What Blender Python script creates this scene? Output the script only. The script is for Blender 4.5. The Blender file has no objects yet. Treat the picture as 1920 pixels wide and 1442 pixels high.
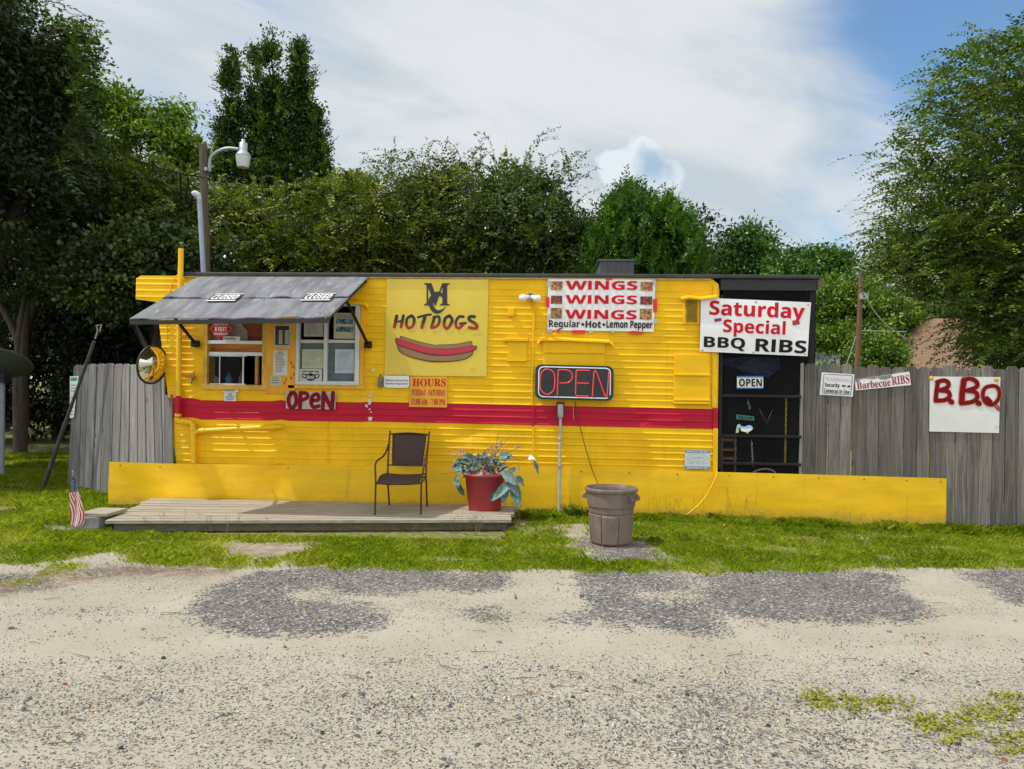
import bpy, math, random
import numpy as np
from mathutils import Vector, Matrix
random.seed(7); rng = np.random.default_rng(11)
R = math.radians
scene = bpy.context.scene
COL = scene.collection

# ------------------------------------------------------------------ camera, world, sun, exposure
YAW, PITCH, ROLL, FPX = R(2.9), math.atan(6/1400), 0.0125, 1400.0
CAM = Vector((0, 0, 1.6))
f_ = Vector((-math.sin(YAW)*math.cos(PITCH), math.cos(YAW)*math.cos(PITCH), math.sin(PITCH)))
r_ = Vector((math.cos(YAW), math.sin(YAW), 0)); u_ = r_.cross(f_)
rr = r_*math.cos(ROLL) + u_*math.sin(ROLL); uu = -r_*math.sin(ROLL) + u_*math.cos(ROLL)
cd = bpy.data.cameras.new('camera'); cam = bpy.data.objects.new('camera', cd); COL.objects.link(cam)
cd.sensor_fit = 'HORIZONTAL'; cd.sensor_width = 36; cd.lens = 36*FPX/1920; cd.clip_start = .05; cd.clip_end = 3000
m3 = Matrix((rr, uu, -f_)).transposed(); cam.matrix_world = Matrix.Translation(CAM) @ m3.to_4x4()
scene.camera = cam

SUN_TO = Vector((1.13, 0.29, -2.2)).normalized()          # direction the light travels
sl = bpy.data.lights.new('sun', 'SUN'); so = bpy.data.objects.new('sun', sl); COL.objects.link(so)
sl.energy = 3.7; sl.angle = R(0.9); sl.color = (1, .95, .86)
so.rotation_euler = SUN_TO.to_track_quat('-Z', 'Y').to_euler(); so.location = (-6, -2, 12)
scene.view_settings.view_transform = 'Standard'; scene.view_settings.look = 'None'
scene.view_settings.gamma = 1; scene.view_settings.exposure = 0.0
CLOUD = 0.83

def ray(px, py): return f_*FPX + rr*(px-960) + uu*(721-py)
def P(px, py, Y):
    d = ray(px, py); return CAM + d*((Y-CAM.y)/d.y)
def proj(x, y, z):
    dx, dy, dz = x-CAM.x, y-CAM.y, z-CAM.z
    w = dx*f_.x+dy*f_.y+dz*f_.z; w = np.where(np.abs(w) < .05, .05, w) if isinstance(w, np.ndarray) else w
    return 960+FPX*(dx*rr.x+dy*rr.y+dz*rr.z)/w, 721-FPX*(dx*uu.x+dy*uu.y+dz*uu.z)/w, w

w = bpy.data.worlds.new('World'); scene.world = w; w.use_nodes = True
nt = w.node_tree; nt.nodes.clear()
def N(tree, t, **k):
    n = tree.nodes.new(t)
    for a, v in k.items():
        if a.startswith('i_'): n.inputs[a[2:].replace('_', ' ')].default_value = v
        else: setattr(n, a, v)
    return n
def mth(tree, op, a, b=None, c=None, clamp=False):
    n = tree.nodes.new('ShaderNodeMath'); n.operation = op; n.use_clamp = clamp
    for i, v in enumerate((a, b, c)):
        if v is None: continue
        if isinstance(v, (int, float)): n.inputs[i].default_value = v
        else: tree.links.new(v, n.inputs[i])
    return n.outputs[0]
def vdot(tree, a, v):
    n = tree.nodes.new('ShaderNodeVectorMath'); n.operation = 'DOT_PRODUCT'; tree.links.new(a, n.inputs[0]); n.inputs[1].default_value = v
    return n.outputs['Value']
def sstep(tree, x, a, b):
    n = tree.nodes.new('ShaderNodeMapRange'); n.interpolation_type = 'SMOOTHSTEP'; tree.links.new(x, n.inputs['Value'])
    n.inputs['From Min'].default_value = a; n.inputs['From Max'].default_value = b; return n.outputs['Result']
L = nt.links.new
sky = N(nt, 'ShaderNodeTexSky', sky_type='NISHITA', sun_disc=False)
sky.sun_elevation = math.asin(-SUN_TO.z); sky.sun_rotation = math.atan2(-SUN_TO.x, -SUN_TO.y); sky.dust_density = .3; sky.ozone_density = 1.0
tc = N(nt, 'ShaderNodeTexCoord'); D = tc.outputs['Generated']
sep = N(nt, 'ShaderNodeSeparateXYZ'); L(D, sep.inputs[0]); dx, dy, dz = sep.outputs
den = mth(nt, 'ADD', mth(nt, 'MAXIMUM', dz, 0.0), .22)
cx = mth(nt, 'DIVIDE', dx, den); cy = mth(nt, 'DIVIDE', dy, den)
comb = N(nt, 'ShaderNodeCombineXYZ')
# cirrus streaks run up to the right
L(mth(nt, 'ADD', mth(nt, 'MULTIPLY', cx, .55), mth(nt, 'MULTIPLY', cy, .5)), comb.inputs[0])
L(mth(nt, 'SUBTRACT', mth(nt, 'MULTIPLY', cy, 1.1), mth(nt, 'MULTIPLY', cx, .9)), comb.inputs[1])
n1 = N(nt, 'ShaderNodeTexNoise', i_Scale=1.3, i_Detail=9.0, i_Roughness=.56, i_Distortion=.7); L(comb.outputs[0], n1.inputs['Vector'])
n2 = N(nt, 'ShaderNodeTexNoise', i_Scale=1.9, i_Detail=8.0, i_Roughness=.55, i_Distortion=.5); L(comb.outputs[0], n2.inputs['Vector'])
def dirpx(px, py): return tuple(ray(px, py).normalized())
b1 = sstep(nt, vdot(nt, D, dirpx(2010, -90)), .962, 1.004)
b2 = sstep(nt, vdot(nt, D, dirpx(1560, 290)), .955, 1.0)
b3 = sstep(nt, vdot(nt, D, dirpx(330, 40)), .95, 1.0)
b4 = sstep(nt, vdot(nt, D, dirpx(1150, 240)), .93, 1.0)
cov = mth(nt, 'ADD', mth(nt, 'MULTIPLY', mth(nt, 'SUBTRACT', n1.outputs['Fac'], .5), 2.4), 1.20)
cov = mth(nt, 'SUBTRACT', cov, mth(nt, 'MULTIPLY', b1, .9))
cov = mth(nt, 'SUBTRACT', cov, mth(nt, 'MULTIPLY', b2, .50))
cov = mth(nt, 'SUBTRACT', cov, mth(nt, 'MULTIPLY', b3, .42))
cov = mth(nt, 'ADD', cov, mth(nt, 'MULTIPLY', b4, .2))
cov = sstep(nt, cov, .0, 1.0)
# small cumulus above the trees, white on its crest
def cumulus(px, py, r, sx=1.0):
    v = N(nt, 'ShaderNodeVectorMath', operation='SUBTRACT'); L(D, v.inputs[0]); v.inputs[1].default_value = dirpx(px, py)
    n = N(nt, 'ShaderNodeTexNoise', i_Scale=26.0, i_Detail=5.0, i_Roughness=.55); L(D, n.inputs['Vector'])
    a = N(nt, 'ShaderNodeVectorMath', operation='LENGTH'); L(v.outputs[0], a.inputs[0])
    return mth(nt, 'SUBTRACT', a.outputs['Value'], mth(nt, 'MULTIPLY', mth(nt, 'SUBTRACT', n.outputs['Fac'], .5), r*1.1)), r
c1, rr1 = cumulus(1212, 292, .030); c2, _ = cumulus(1160, 318, .034); c3, _ = cumulus(1240, 325, .030)
core = mth(nt, 'MINIMUM', mth(nt, 'MINIMUM', c1, c2), c3)
m_c = mth(nt, 'MULTIPLY', .85, mth(nt, 'SUBTRACT', 1.0, sstep(nt, core, .0205, .0290)))
c4, _ = cumulus(1230, 310, .046)
m_sh = mth(nt, 'MULTIPLY', mth(nt, 'SUBTRACT', 1.0, sstep(nt, c4, .012, .036)), .85)
bgS = N(nt, 'ShaderNodeBackground', i_Strength=.15); tn = N(nt, 'ShaderNodeMix', data_type='RGBA', blend_type='MULTIPLY'); tn.inputs['Factor'].default_value = 1; L(sky.outputs[0], tn.inputs['A']); tn.inputs['B'].default_value = (.86, 1.06, 1.12, 1); L(tn.outputs['Result'], bgS.inputs['Color'])
shade = N(nt, 'ShaderNodeMix', data_type='RGBA'); L(sstep(nt, n2.outputs['Fac'], .30, .62), shade.inputs['Factor'])
shade.inputs['A'].default_value = (.66, .76, .84, 1); shade.inputs['B'].default_value = (.93, .965, .985, 1)
bgC = N(nt, 'ShaderNodeBackground'); L(shade.outputs['Result'], bgC.inputs['Color'])
# added fill: the cloud sheet is brightened behind the viewer to light the wall
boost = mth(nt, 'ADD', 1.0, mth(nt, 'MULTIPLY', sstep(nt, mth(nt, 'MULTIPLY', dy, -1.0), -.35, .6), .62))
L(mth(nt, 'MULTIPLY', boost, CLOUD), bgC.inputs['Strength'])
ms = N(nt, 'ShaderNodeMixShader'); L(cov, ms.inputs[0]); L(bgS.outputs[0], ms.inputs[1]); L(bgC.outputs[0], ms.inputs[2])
cumc = N(nt, 'ShaderNodeMix', data_type='RGBA'); L(m_sh, cumc.inputs['Factor'])
cumc.inputs['A'].default_value = (.84, .91, .96, 1); cumc.inputs['B'].default_value = (.30, .50, .68, 1)
bgK = N(nt, 'ShaderNodeBackground', i_Strength=.98); L(cumc.outputs['Result'], bgK.inputs['Color'])
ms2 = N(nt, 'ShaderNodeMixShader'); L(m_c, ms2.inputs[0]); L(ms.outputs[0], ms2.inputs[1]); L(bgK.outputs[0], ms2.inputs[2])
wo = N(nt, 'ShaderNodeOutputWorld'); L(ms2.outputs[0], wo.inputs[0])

# ------------------------------------------------------------------ helpers
def vnoise(x, y, seed=0):
    x = np.asarray(x, float); y = np.asarray(y, float)
    xi = np.floor(x).astype(np.int64); yi = np.floor(y).astype(np.int64); fx = x-xi; fy = y-yi
    fx = fx*fx*(3-2*fx); fy = fy*fy*(3-2*fy)
    def h(a, b):
        n = (a*374761393 + b*668265263 + seed*974711) & 0x7fffffff
        n = ((n ^ (n >> 13))*1274126177) & 0x7fffffff
        return ((n ^ (n >> 16)) & 0xffff)/65535.0
    return (h(xi, yi)*(1-fx)+h(xi+1, yi)*fx)*(1-fy) + (h(xi, yi+1)*(1-fx)+h(xi+1, yi+1)*fx)*fy
def fbm(x, y, seed=0, o=4):
    s = 0; a = .5; t = 0
    for k in range(o):
        s = s+a*vnoise(x*2**k, y*2**k, seed+k); t += a; a *= .5
    return s/t
def inpoly(px, py, poly):
    px = np.asarray(px, float); py = np.asarray(py, float); c = np.zeros(px.shape, bool); n = len(poly)
    for i in range(n):
        x0, y0 = poly[i]; x1, y1 = poly[(i+1) % n]
        c ^= ((y0 > py) != (y1 > py)) & (px < (x1-x0)*(py-y0)/((y1-y0) or 1e-9)+x0)
    return c

def tag(o, label=None, cat=None, group=None, kind=None):
    if label: o['label'] = label
    if cat: o['category'] = cat
    if group: o['group'] = group
    if kind: o['kind'] = kind
    return o
def thing(name, label, cat, loc=(0, 0, 0), group=None):
    o = bpy.data.objects.new(name, None); COL.objects.link(o); o.location = loc; o.empty_display_size = .1
    return tag(o, label, cat, group)
def rootloc(o):
    v = Vector((0, 0, 0))
    while o: v += o.location; o = o.parent
    return v
def link(name, me, parent):
    o = bpy.data.objects.new(name, me); COL.objects.link(o)
    if parent: o.parent = parent
    return o
def npmesh(name, V, F, mats, parent=None, k=4, attr=None, smooth=False, matidx=None):
    """V (n,3) world, F (m,k) faces -> object"""
    V = np.asarray(V, np.float32)
    if parent: V = V - np.array(rootloc(parent), np.float32)
    me = bpy.data.meshes.new(name); m = len(F)
    me.vertices.add(len(V)); me.vertices.foreach_set('co', V.ravel())
    me.loops.add(m*k); me.polygons.add(m)
    me.loops.foreach_set('vertex_index', np.asarray(F, np.int32).ravel())
    me.polygons.foreach_set('loop_start', np.arange(0, m*k, k, dtype=np.int32))
    if smooth: me.polygons.foreach_set('use_smooth', np.ones(m, bool))
    for a, (dom, typ, val) in (attr or {}).items():
        at = me.attributes.new(a, typ, dom)
        at.data.foreach_set('color' if 'COLOR' in typ else 'value', np.asarray(val, np.float32).ravel())
    for mm in (mats if isinstance(mats, (list, tuple)) else [mats]): me.materials.append(mm)
    if matidx is not None: me.polygons.foreach_set('material_index', np.asarray(matidx, np.int32))
    me.update(calc_edges=True); me.validate()
    return link(name, me, parent)

class MB:
    def __init__(s): s.v = []; s.f = []; s.m = []; s.sm = []
    def add(s, vs, fs, mi=0, sm=False):
        b = len(s.v); s.v += [Vector(v) for v in vs]
        for f in fs: s.f.append([b+i for i in f]); s.m.append(mi); s.sm.append(sm)
        return s
    def hexa(s, a, b, mi=0):          # two quads (lists of 4) joined
        return s.add(list(a)+list(b), [(0, 1, 2, 3), (7, 6, 5, 4), (0, 4, 5, 1), (1, 5, 6, 2), (2, 6, 7, 3), (3, 7, 4, 0)], mi)
    def box(s, x0, y0, z0, x1, y1, z1, mi=0):
        return s.hexa([(x0, y0, z0), (x1, y0, z0), (x1, y0, z1), (x0, y0, z1)], [(x0, y1, z0), (x1, y1, z0), (x1, y1, z1), (x0, y1, z1)], mi)
    def bevbox(s, x0, y0, z0, x1, y1, z1, b=.008, mi=0):
        import bmesh
        bm = bmesh.new(); bmesh.ops.create_cube(bm, size=1)
        for v in bm.verts: v.co = Vector(((x0+x1)/2+v.co.x*(x1-x0), (y0+y1)/2+v.co.y*(y1-y0), (z0+z1)/2+v.co.z*(z1-z0)))
        bmesh.ops.bevel(bm, geom=bm.edges[:], offset=b, segments=2, affect='EDGES', profile=.5)
        bm.verts.index_update(); s.add([v.co.copy() for v in bm.verts], [[v.index for v in f.verts] for f in bm.faces], mi, False); bm.free(); return s
    def tube(s, pts, r, n=8, mi=0, caps=True, sm=True):
        pts = [Vector(p) for p in pts]; k = len(pts); rs = r if isinstance(r, (list, tuple)) else [r]*k
        vs = []; prev = None
        for i, p in enumerate(pts):
            t = (pts[min(i+1, k-1)]-pts[max(i-1, 0)]); t = t.normalized() if t.length > 1e-9 else Vector((0, 0, 1))
            if prev is None: a = t.orthogonal().normalized()
            else:
                a = prev - t*prev.dot(t); a = a.normalized() if a.length > 1e-6 else t.orthogonal().normalized()
            prev = a; b = t.cross(a)
            for j in range(n):
                an = 2*math.pi*j/n; vs.append(p+(a*math.cos(an)+b*math.sin(an))*rs[i])
        fs = [(i*n+j, i*n+(j+1) % n, (i+1)*n+(j+1) % n, (i+1)*n+j) for i in range(k-1) for j in range(n)]
        s.add(vs, fs, mi, sm)
        if caps: s.add(vs[:n], [list(range(n))[::-1]], mi); s.add(vs[-n:], [list(range(n))], mi)
        return s
    def lathe(s, prof, c, n=24, mi=0, sm=True, M=None):
        vs = []; c = Vector(c)
        for r, z in prof:
            for j in range(n):
                a = 2*math.pi*j/n; q = Vector((r*math.cos(a), r*math.sin(a), z)); vs.append((M @ q if M else q)+c)
        s.add(vs, [(i*n+j, i*n+(j+1) % n, (i+1)*n+(j+1) % n, (i+1)*n+j) for i in range(len(prof)-1) for j in range(n)], mi, sm); return s
    def poly(s, pts, n, t, mi=0):     # flat polygon extruded t against n (n = facing)
        pts = [Vector(p) for p in pts]; k = len(pts); n = Vector(n)
        s.add(pts+[p-n*t for p in pts], [list(range(k)), list(range(2*k-1, k-1, -1))]+[(i, k+i, k+(i+1) % k, (i+1) % k) for i in range(k)], mi); return s
    def build(s, name, mats, parent=None, auto=False):
        off = rootloc(parent) if parent else Vector((0, 0, 0))
        me = bpy.data.meshes.new(name); me.from_pydata([v-off for v in s.v], [], s.f)
        for mm in (mats if isinstance(mats, (list, tuple)) else [mats]): me.materials.append(mm)
        me.polygons.foreach_set('material_index', s.m); me.polygons.foreach_set('use_smooth', s.sm); me.update()
        return link(name, me, parent)
def smooth_path(pts, n=6):
    pts = [Vector(p) for p in pts]; out = []
    for i in range(len(pts)-1):
        p0 = pts[max(i-1, 0)]; p1 = pts[i]; p2 = pts[i+1]; p3 = pts[min(i+2, len(pts)-1)]
        for k in range(n):
            t = k/n; out.append(.5*((2*p1)+(p2-p0)*t+(2*p0-5*p1+4*p2-p3)*t*t+(-p0+3*p1-3*p2+p3)*t**3))
    out.append(pts[-1]); return out
def elbow_path(pts, rad, n=4):
    pts = [Vector(p) for p in pts]; out = [pts[0]]
    for i in range(1, len(pts)-1):
        a = (pts[i-1]-pts[i]); b = (pts[i+1]-pts[i]); ra = min(rad, a.length*.45, b.length*.45)
        s = pts[i]+a.normalized()*ra; e = pts[i]+b.normalized()*ra
        for k in range(n+1):
            t = k/n; out.append(s*(1-t)**2+pts[i]*2*t*(1-t)+e*t*t)
    out.append(pts[-1]); return out

# ------------------------------------------------------------------ materials
MATS = {}
def pmat(name, base, rough=.6, var=.12, scale=6, bump=0., bscale=40, metallic=0., streak=(1, 1, 1), rand=0., spec=.5, emit=None, detail=5, col2=None, thr=None, coord='Object', grime=None):
    if name in MATS: return MATS[name]
    m = bpy.data.materials.new(name); m.use_nodes = True; t = m.node_tree; bs = t.nodes['Principled BSDF']; l = t.links.new
    bs.inputs['Roughness'].default_value = rough; bs.inputs['Metallic'].default_value = metallic; bs.inputs['Specular IOR Level'].default_value = spec
    tcn = t.nodes.new('ShaderNodeTexCoord'); mp = t.nodes.new('ShaderNodeMapping'); mp.inputs['Scale'].default_value = streak; l(tcn.outputs[coord], mp.inputs[0])
    oi = t.nodes.new('ShaderNodeObjectInfo')
    cm = t.nodes.new('ShaderNodeCombineXYZ'); l(mth(t, 'MULTIPLY', oi.outputs['Random'], 37.0), cm.inputs[0]); l(mth(t, 'MULTIPLY', oi.outputs['Random'], 91.0), cm.inputs[2])
    if rand: l(cm.outputs[0], mp.inputs['Location'])
    nz = N(t, 'ShaderNodeTexNoise', i_Scale=scale, i_Detail=float(detail), i_Roughness=.62); l(mp.outputs[0], nz.inputs['Vector'])
    mx = N(t, 'ShaderNodeMix', data_type='RGBA'); a = [c*(1-var) for c in base]; b = [min(1, c*(1+var)) for c in base]
    mx.inputs['A'].default_value = (*a, 1); mx.inputs['B'].default_value = (*b, 1); l(sstep(t, nz.outputs['Fac'], .3, .7), mx.inputs['Factor']); out = mx.outputs['Result']
    if col2:
        n3 = N(t, 'ShaderNodeTexNoise', i_Scale=scale*1.7, i_Detail=7.0, i_Roughness=.7); l(mp.outputs[0], n3.inputs['Vector'])
        m2 = N(t, 'ShaderNodeMix', data_type='RGBA'); m2.inputs['B'].default_value = (*col2, 1); l(out, m2.inputs['A'])
        l(sstep(t, n3.outputs['Fac'], thr, thr+.1), m2.inputs['Factor']); out = m2.outputs['Result']
    if grime:                                                     # thin vertical run marks, and mud splashed up from the ground
        gcol, gs, gzz = grime; mg = t.nodes.new('ShaderNodeMapping'); mg.inputs['Scale'].default_value = (7, 7, .45); l(tcn.outputs['Object'], mg.inputs[0])
        ng = N(t, 'ShaderNodeTexNoise', i_Scale=1.0, i_Detail=6.0, i_Roughness=.7); l(mg.outputs[0], ng.inputs['Vector']); fac = mth(t, 'MULTIPLY', sstep(t, ng.outputs['Fac'], .56, .80), gs)
        if gzz:
            ge = t.nodes.new('ShaderNodeNewGeometry'); sz = t.nodes.new('ShaderNodeSeparateXYZ'); l(ge.outputs['Position'], sz.inputs[0]); nm_ = N(t, 'ShaderNodeTexNoise', i_Scale=11.0, i_Detail=8.0, i_Roughness=.72); l(tcn.outputs['Object'], nm_.inputs['Vector'])
            fac = mth(t, 'MAXIMUM', fac, mth(t, 'MULTIPLY', sstep(t, mth(t, 'SUBTRACT', mth(t, 'MULTIPLY', nm_.outputs['Fac'], gzz*2.0), sz.outputs[2]), -.02, .16), .5))
        m4 = N(t, 'ShaderNodeMix', data_type='RGBA'); l(fac, m4.inputs['Factor']); l(out, m4.inputs['A']); m4.inputs['B'].default_value = (*gcol, 1); out = m4.outputs['Result']
    if rand:
        hs = t.nodes.new('ShaderNodeHueSaturation'); l(out, hs.inputs['Color'])
        l(mth(t, 'ADD', 1-rand, mth(t, 'MULTIPLY', oi.outputs['Random'], 2*rand)), hs.inputs['Value']); out = hs.outputs['Color']
    l(out, bs.inputs['Base Color'])
    if bump:
        nb = N(t, 'ShaderNodeTexNoise', i_Scale=float(bscale), i_Detail=4.0); l(mp.outputs[0], nb.inputs['Vector'])
        bp = N(t, 'ShaderNodeBump', i_Strength=bump, i_Distance=.01); l(nb.outputs['Fac'], bp.inputs['Height']); l(bp.outputs[0], bs.inputs['Normal'])
    if emit:
        bs.inputs['Emission Color'].default_value = (*emit[:3], 1); bs.inputs['Emission Strength'].default_value = emit[3]
    MATS[name] = m; return m

def leafmat(name, dark, light, warm, trans=.2, rough=.5, spec=.35):
    if name in MATS: return MATS[name]
    m = bpy.data.materials.new(name); m.use_nodes = True; t = m.node_tree; bs = t.nodes['Principled BSDF']; l = t.links.new
    at = N(t, 'ShaderNodeAttribute', attribute_name='tint'); cr = t.nodes.new('ShaderNodeValToRGB'); l(at.outputs['Fac'], cr.inputs[0])
    e = cr.color_ramp.elements; e[0].color = (*dark, 1); e[1].color = (*warm, 1); e[1].position = 1; x = cr.color_ramp.elements.new(.72); x.color = (*light, 1)
    l(cr.outputs[0], bs.inputs['Base Color']); bs.inputs['Roughness'].default_value = rough; bs.inputs['Specular IOR Level'].default_value = spec
    tr = t.nodes.new('ShaderNodeBsdfTranslucent')
    g = N(t, 'ShaderNodeMix', data_type='RGBA', blend_type='MULTIPLY'); g.inputs['Factor'].default_value = 1; l(cr.outputs[0], g.inputs['A']); g.inputs['B'].default_value = (1.5, 1.7, .7, 1)
    l(g.outputs['Result'], tr.inputs[0]); mx = t.nodes.new('ShaderNodeMixShader'); mx.inputs[0].default_value = trans
    l(bs.outputs[0], mx.inputs[1]); l(tr.outputs[0], mx.inputs[2]); l(mx.outputs[0], t.nodes['Material Output'].inputs[0])
    MATS[name] = m; return m

def woodmat(name, dark, light):
    m = bpy.data.materials.new(name); m.use_nodes = True; t = m.node_tree; bs = t.nodes['Principled BSDF']; l = t.links.new
    tcn = t.nodes.new('ShaderNodeTexCoord'); oi = t.nodes.new('ShaderNodeObjectInfo'); cm = t.nodes.new('ShaderNodeCombineXYZ')
    l(mth(t, 'MULTIPLY', oi.outputs['Random'], 37.0), cm.inputs[0]); l(mth(t, 'MULTIPLY', oi.outputs['Random'], 91.0), cm.inputs[2])
    def mp(sc):
        n = t.nodes.new('ShaderNodeMapping'); n.inputs['Scale'].default_value = sc; l(tcn.outputs['Object'], n.inputs[0]); l(cm.outputs[0], n.inputs['Location']); return n.outputs[0]
    wv = N(t, 'ShaderNodeTexNoise', i_Scale=1.0, i_Detail=6.0, i_Roughness=.65, i_Distortion=1.2); l(mp((26, 26, 1.0)), wv.inputs['Vector'])
    fn = N(t, 'ShaderNodeTexNoise', i_Scale=1.0, i_Detail=3.0, i_Roughness=.7); l(mp((130, 130, 3.0)), fn.inputs['Vector'])
    big = N(t, 'ShaderNodeTexNoise', i_Scale=1.0, i_Detail=3.0); l(mp((5, 5, 1.3)), big.inputs['Vector'])
    kn = N(t, 'ShaderNodeTexVoronoi', i_Scale=1.0); l(mp((5.0, 5.0, 1.9)), kn.inputs['Vector'])
    def mix(f, a, b):
        n = N(t, 'ShaderNodeMix', data_type='RGBA'); l(f, n.inputs['Factor'])
        for s, k in ((a, 'A'), (b, 'B')):
            if isinstance(s, tuple): n.inputs[k].default_value = (*s, 1)
            else: l(s, n.inputs[k])
        return n.outputs['Result']
    c = mix(sstep(t, wv.outputs['Fac'], .32, .68), dark, light)
    c = mix(mth(t, 'MULTIPLY', sstep(t, fn.outputs['Fac'], .52, .75), .75), c, tuple(x*.45 for x in dark))
    c = mix(mth(t, 'MULTIPLY', sstep(t, big.outputs['Fac'], .48, .75), .5), c, (.13, .105, .075))
    c = mix(mth(t, 'SUBTRACT', 1.0, sstep(t, kn.outputs['Distance'], .035, .10)), c, (.055, .032, .02))
    hs = t.nodes.new('ShaderNodeHueSaturation'); l(c, hs.inputs['Color']); l(mth(t, 'ADD', .66, mth(t, 'MULTIPLY', oi.outputs['Random'], .72)), hs.inputs['Value']); l(hs.outputs[0], bs.inputs['Base Color'])
    bs.inputs['Roughness'].default_value = .9; bs.inputs['Specular IOR Level'].default_value = .2
    bp = N(t, 'ShaderNodeBump', i_Strength=.5, i_Distance=.01); l(mth(t, 'ADD', wv.outputs['Fac'], fn.outputs['Fac']), bp.inputs['Height']); l(bp.outputs[0], bs.inputs['Normal']); MATS[name] = m; return m
YEL = (.88, .505, .006); RED = (.50, .004, .030)
M_yel = pmat('yellow_paint', YEL, .52, .09, 2.2, .12, 60, spec=.22, streak=(1, 1, 1.5), col2=(.66, .34, .005), thr=.66, grime=((.40, .20, .02), .45, 0))
M_yelg = pmat('yellow_sheet', (.88, .52, .010), .34, .09, 1.6, .05, 25, spec=.35, streak=(1, 1, 4), col2=(.90, .62, .10), thr=.62, grime=((.28, .19, .07), .5, .17))
M_red = pmat('red_paint', RED, .55, .14, 2.5, .1, 60, spec=.3, streak=(.6, 1, 3), col2=(.30, .006, .02), thr=.63)
M_blk = pmat('black_paint', (.012, .012, .013), .45, .3, 10)
M_blkm = pmat('black_metal', (.011, .011, .012), .55, .3, 14, spec=.25)
M_white = pmat('white_paint', (.78, .78, .77), .5, .05, 5)
M_vinyl = pmat('white_vinyl', (.80, .80, .79), .42, .05, 3, .5, 4)
M_paper = pmat('paper', (.66, .66, .62), .8, .06, 12)
M_paperg = pmat('stained_paper', (.52, .55, .42), .8, .12, 10)
M_ink = pmat('black_ink', (.010, .011, .013), .7, .1, 10, spec=.2)
M_inkr = pmat('red_ink', (.56, .006, .018), .65, .08, 10, spec=.2)
M_alu = pmat('aluminium', (.55, .56, .56), .38, .12, 8, metallic=.6)
M_cream = pmat('cream_trim', (.52, .48, .38), .6, .15, 9)
M_galv = pmat('grey_pipe', (.34, .37, .40), .45, .1, 9, metallic=.3)
M_wood = woodmat('weathered_wood', (.112, .099, .086), (.225, .210, .190)); M_woodl = woodmat('pale_weathered_wood', (.165, .157, .152), (.31, .298, .292))
M_deck = pmat('deck_wood', (.345, .305, .24), .85, .25, 3.0, .4, 14, streak=(.9, 14, 14), col2=(.17, .14, .10), thr=.60)
M_dkwood = pmat('dark_wood', (.11, .095, .08), .85, .3, 5, .3, 20, streak=(1, 6, 6))
M_conc = pmat('concrete', (.30, .29, .27), .9, .25, 9, .5, 60)
M_roofd = pmat('awning_sheet', (.170, .172, .185), .8, .28, 3.0, .25, 18, streak=(2.6, .6, .6), col2=(.28, .285, .30), thr=.56, spec=.15)
M_plas = pmat('can_plastic', (.19, .137, .112), .6, .2, 7, .2, 40, streak=(1, 1, .5), col2=(.30, .235, .205), thr=.58)
M_pot = pmat('pot_plastic', (.33, .026, .030), .40, .08, 6, col2=(.40, .09, .085), thr=.70)
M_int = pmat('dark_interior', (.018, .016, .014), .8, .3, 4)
M_tape = pmat('red_tape', (.70, .012, .02), .35, .06, 9)
M_duct = pmat('grey_tape', (.42, .44, .47), .4, .1, 9)
M_chain = pmat('chain_steel', (.55, .55, .55), .35, .1, 9, metallic=.8)
def glassm():
    m = bpy.data.materials.new('window_glass'); m.use_nodes = True; t = m.node_tree; l = t.links.new
    t.nodes.remove(t.nodes['Principled BSDF'])
    g = N(t, 'ShaderNodeBsdfGlossy', i_Roughness=.02); g.inputs['Color'].default_value = (.9, .92, .93, 1); tr = t.nodes.new('ShaderNodeBsdfTransparent'); tr.inputs[0].default_value = (.86, .89, .88, 1)
    fr = N(t, 'ShaderNodeFresnel', i_IOR=1.14); mx = t.nodes.new('ShaderNodeMixShader'); l(fr.outputs[0], mx.inputs[0]); l(tr.outputs[0], mx.inputs[1]); l(g.outputs[0], mx.inputs[2])
    l(mx.outputs[0], t.nodes['Material Output'].inputs[0]); return m
M_glass = glassm()

# ------------------------------------------------------------------ lettering
FB = {'b': (0x1D5D4, 0x1D5EE, 0x1D7EC), 'serif': (0x1D400, 0x1D41A, 0x1D7CE), 'bi': (0x1D63C, 0x1D656, None), 'mono': (0x1D670, 0x1D68A, 0x1D7F6)}
def styled(s, st):
    if st not in FB: return s
    U, l, d = FB[st]; o = ''
    for ch in s:
        if st == 'b' and ch == 'I': o += chr(l+11)
        elif 'A' <= ch <= 'Z': o += chr(U+ord(ch)-65)
        elif 'a' <= ch <= 'z': o += chr(l+ord(ch)-97)
        elif ch.isdigit() and d: o += chr(d+int(ch))
        else: o += ch
    return o
TXT = {}; OFS = {'b': .010, 'serif': .008}
def textmesh(s, st):
    if (s, st) in TXT: return TXT[(s, st)]
    c = bpy.data.curves.new('txt', 'FONT'); c.body = styled(s, st); c.offset = 0 if 'g' in s else OFS.get(st, 0); c.resolution_u = 3; c.fill_mode = 'FRONT'
    o = bpy.data.objects.new('txt', c); COL.objects.link(o); dg = bpy.context.evaluated_depsgraph_get(); dg.update()
    me = bpy.data.meshes.new_from_object(o.evaluated_get(dg)); v = np.array([p.co[:2] for p in me.vertices]); fs = [list(p.vertices) for p in me.polygons]
    bpy.data.objects.remove(o); bpy.data.meshes.remove(me)
    if st == 'b' and 'I' in s and s.isupper(): v[:, 1] = np.minimum(v[:, 1], .716+OFS['b'])
    v = (v-v.min(0))/np.maximum(v.max(0)-v.min(0), 1e-6); TXT[(s, st)] = (v, fs); return v, fs
def bil(q, u, v):   # q = TL,TR,BR,BL ; u right, v up
    return (q[3]*(1-u)+q[2]*u)*(1-v)+(q[0]*(1-u)+q[1]*u)*v
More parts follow.
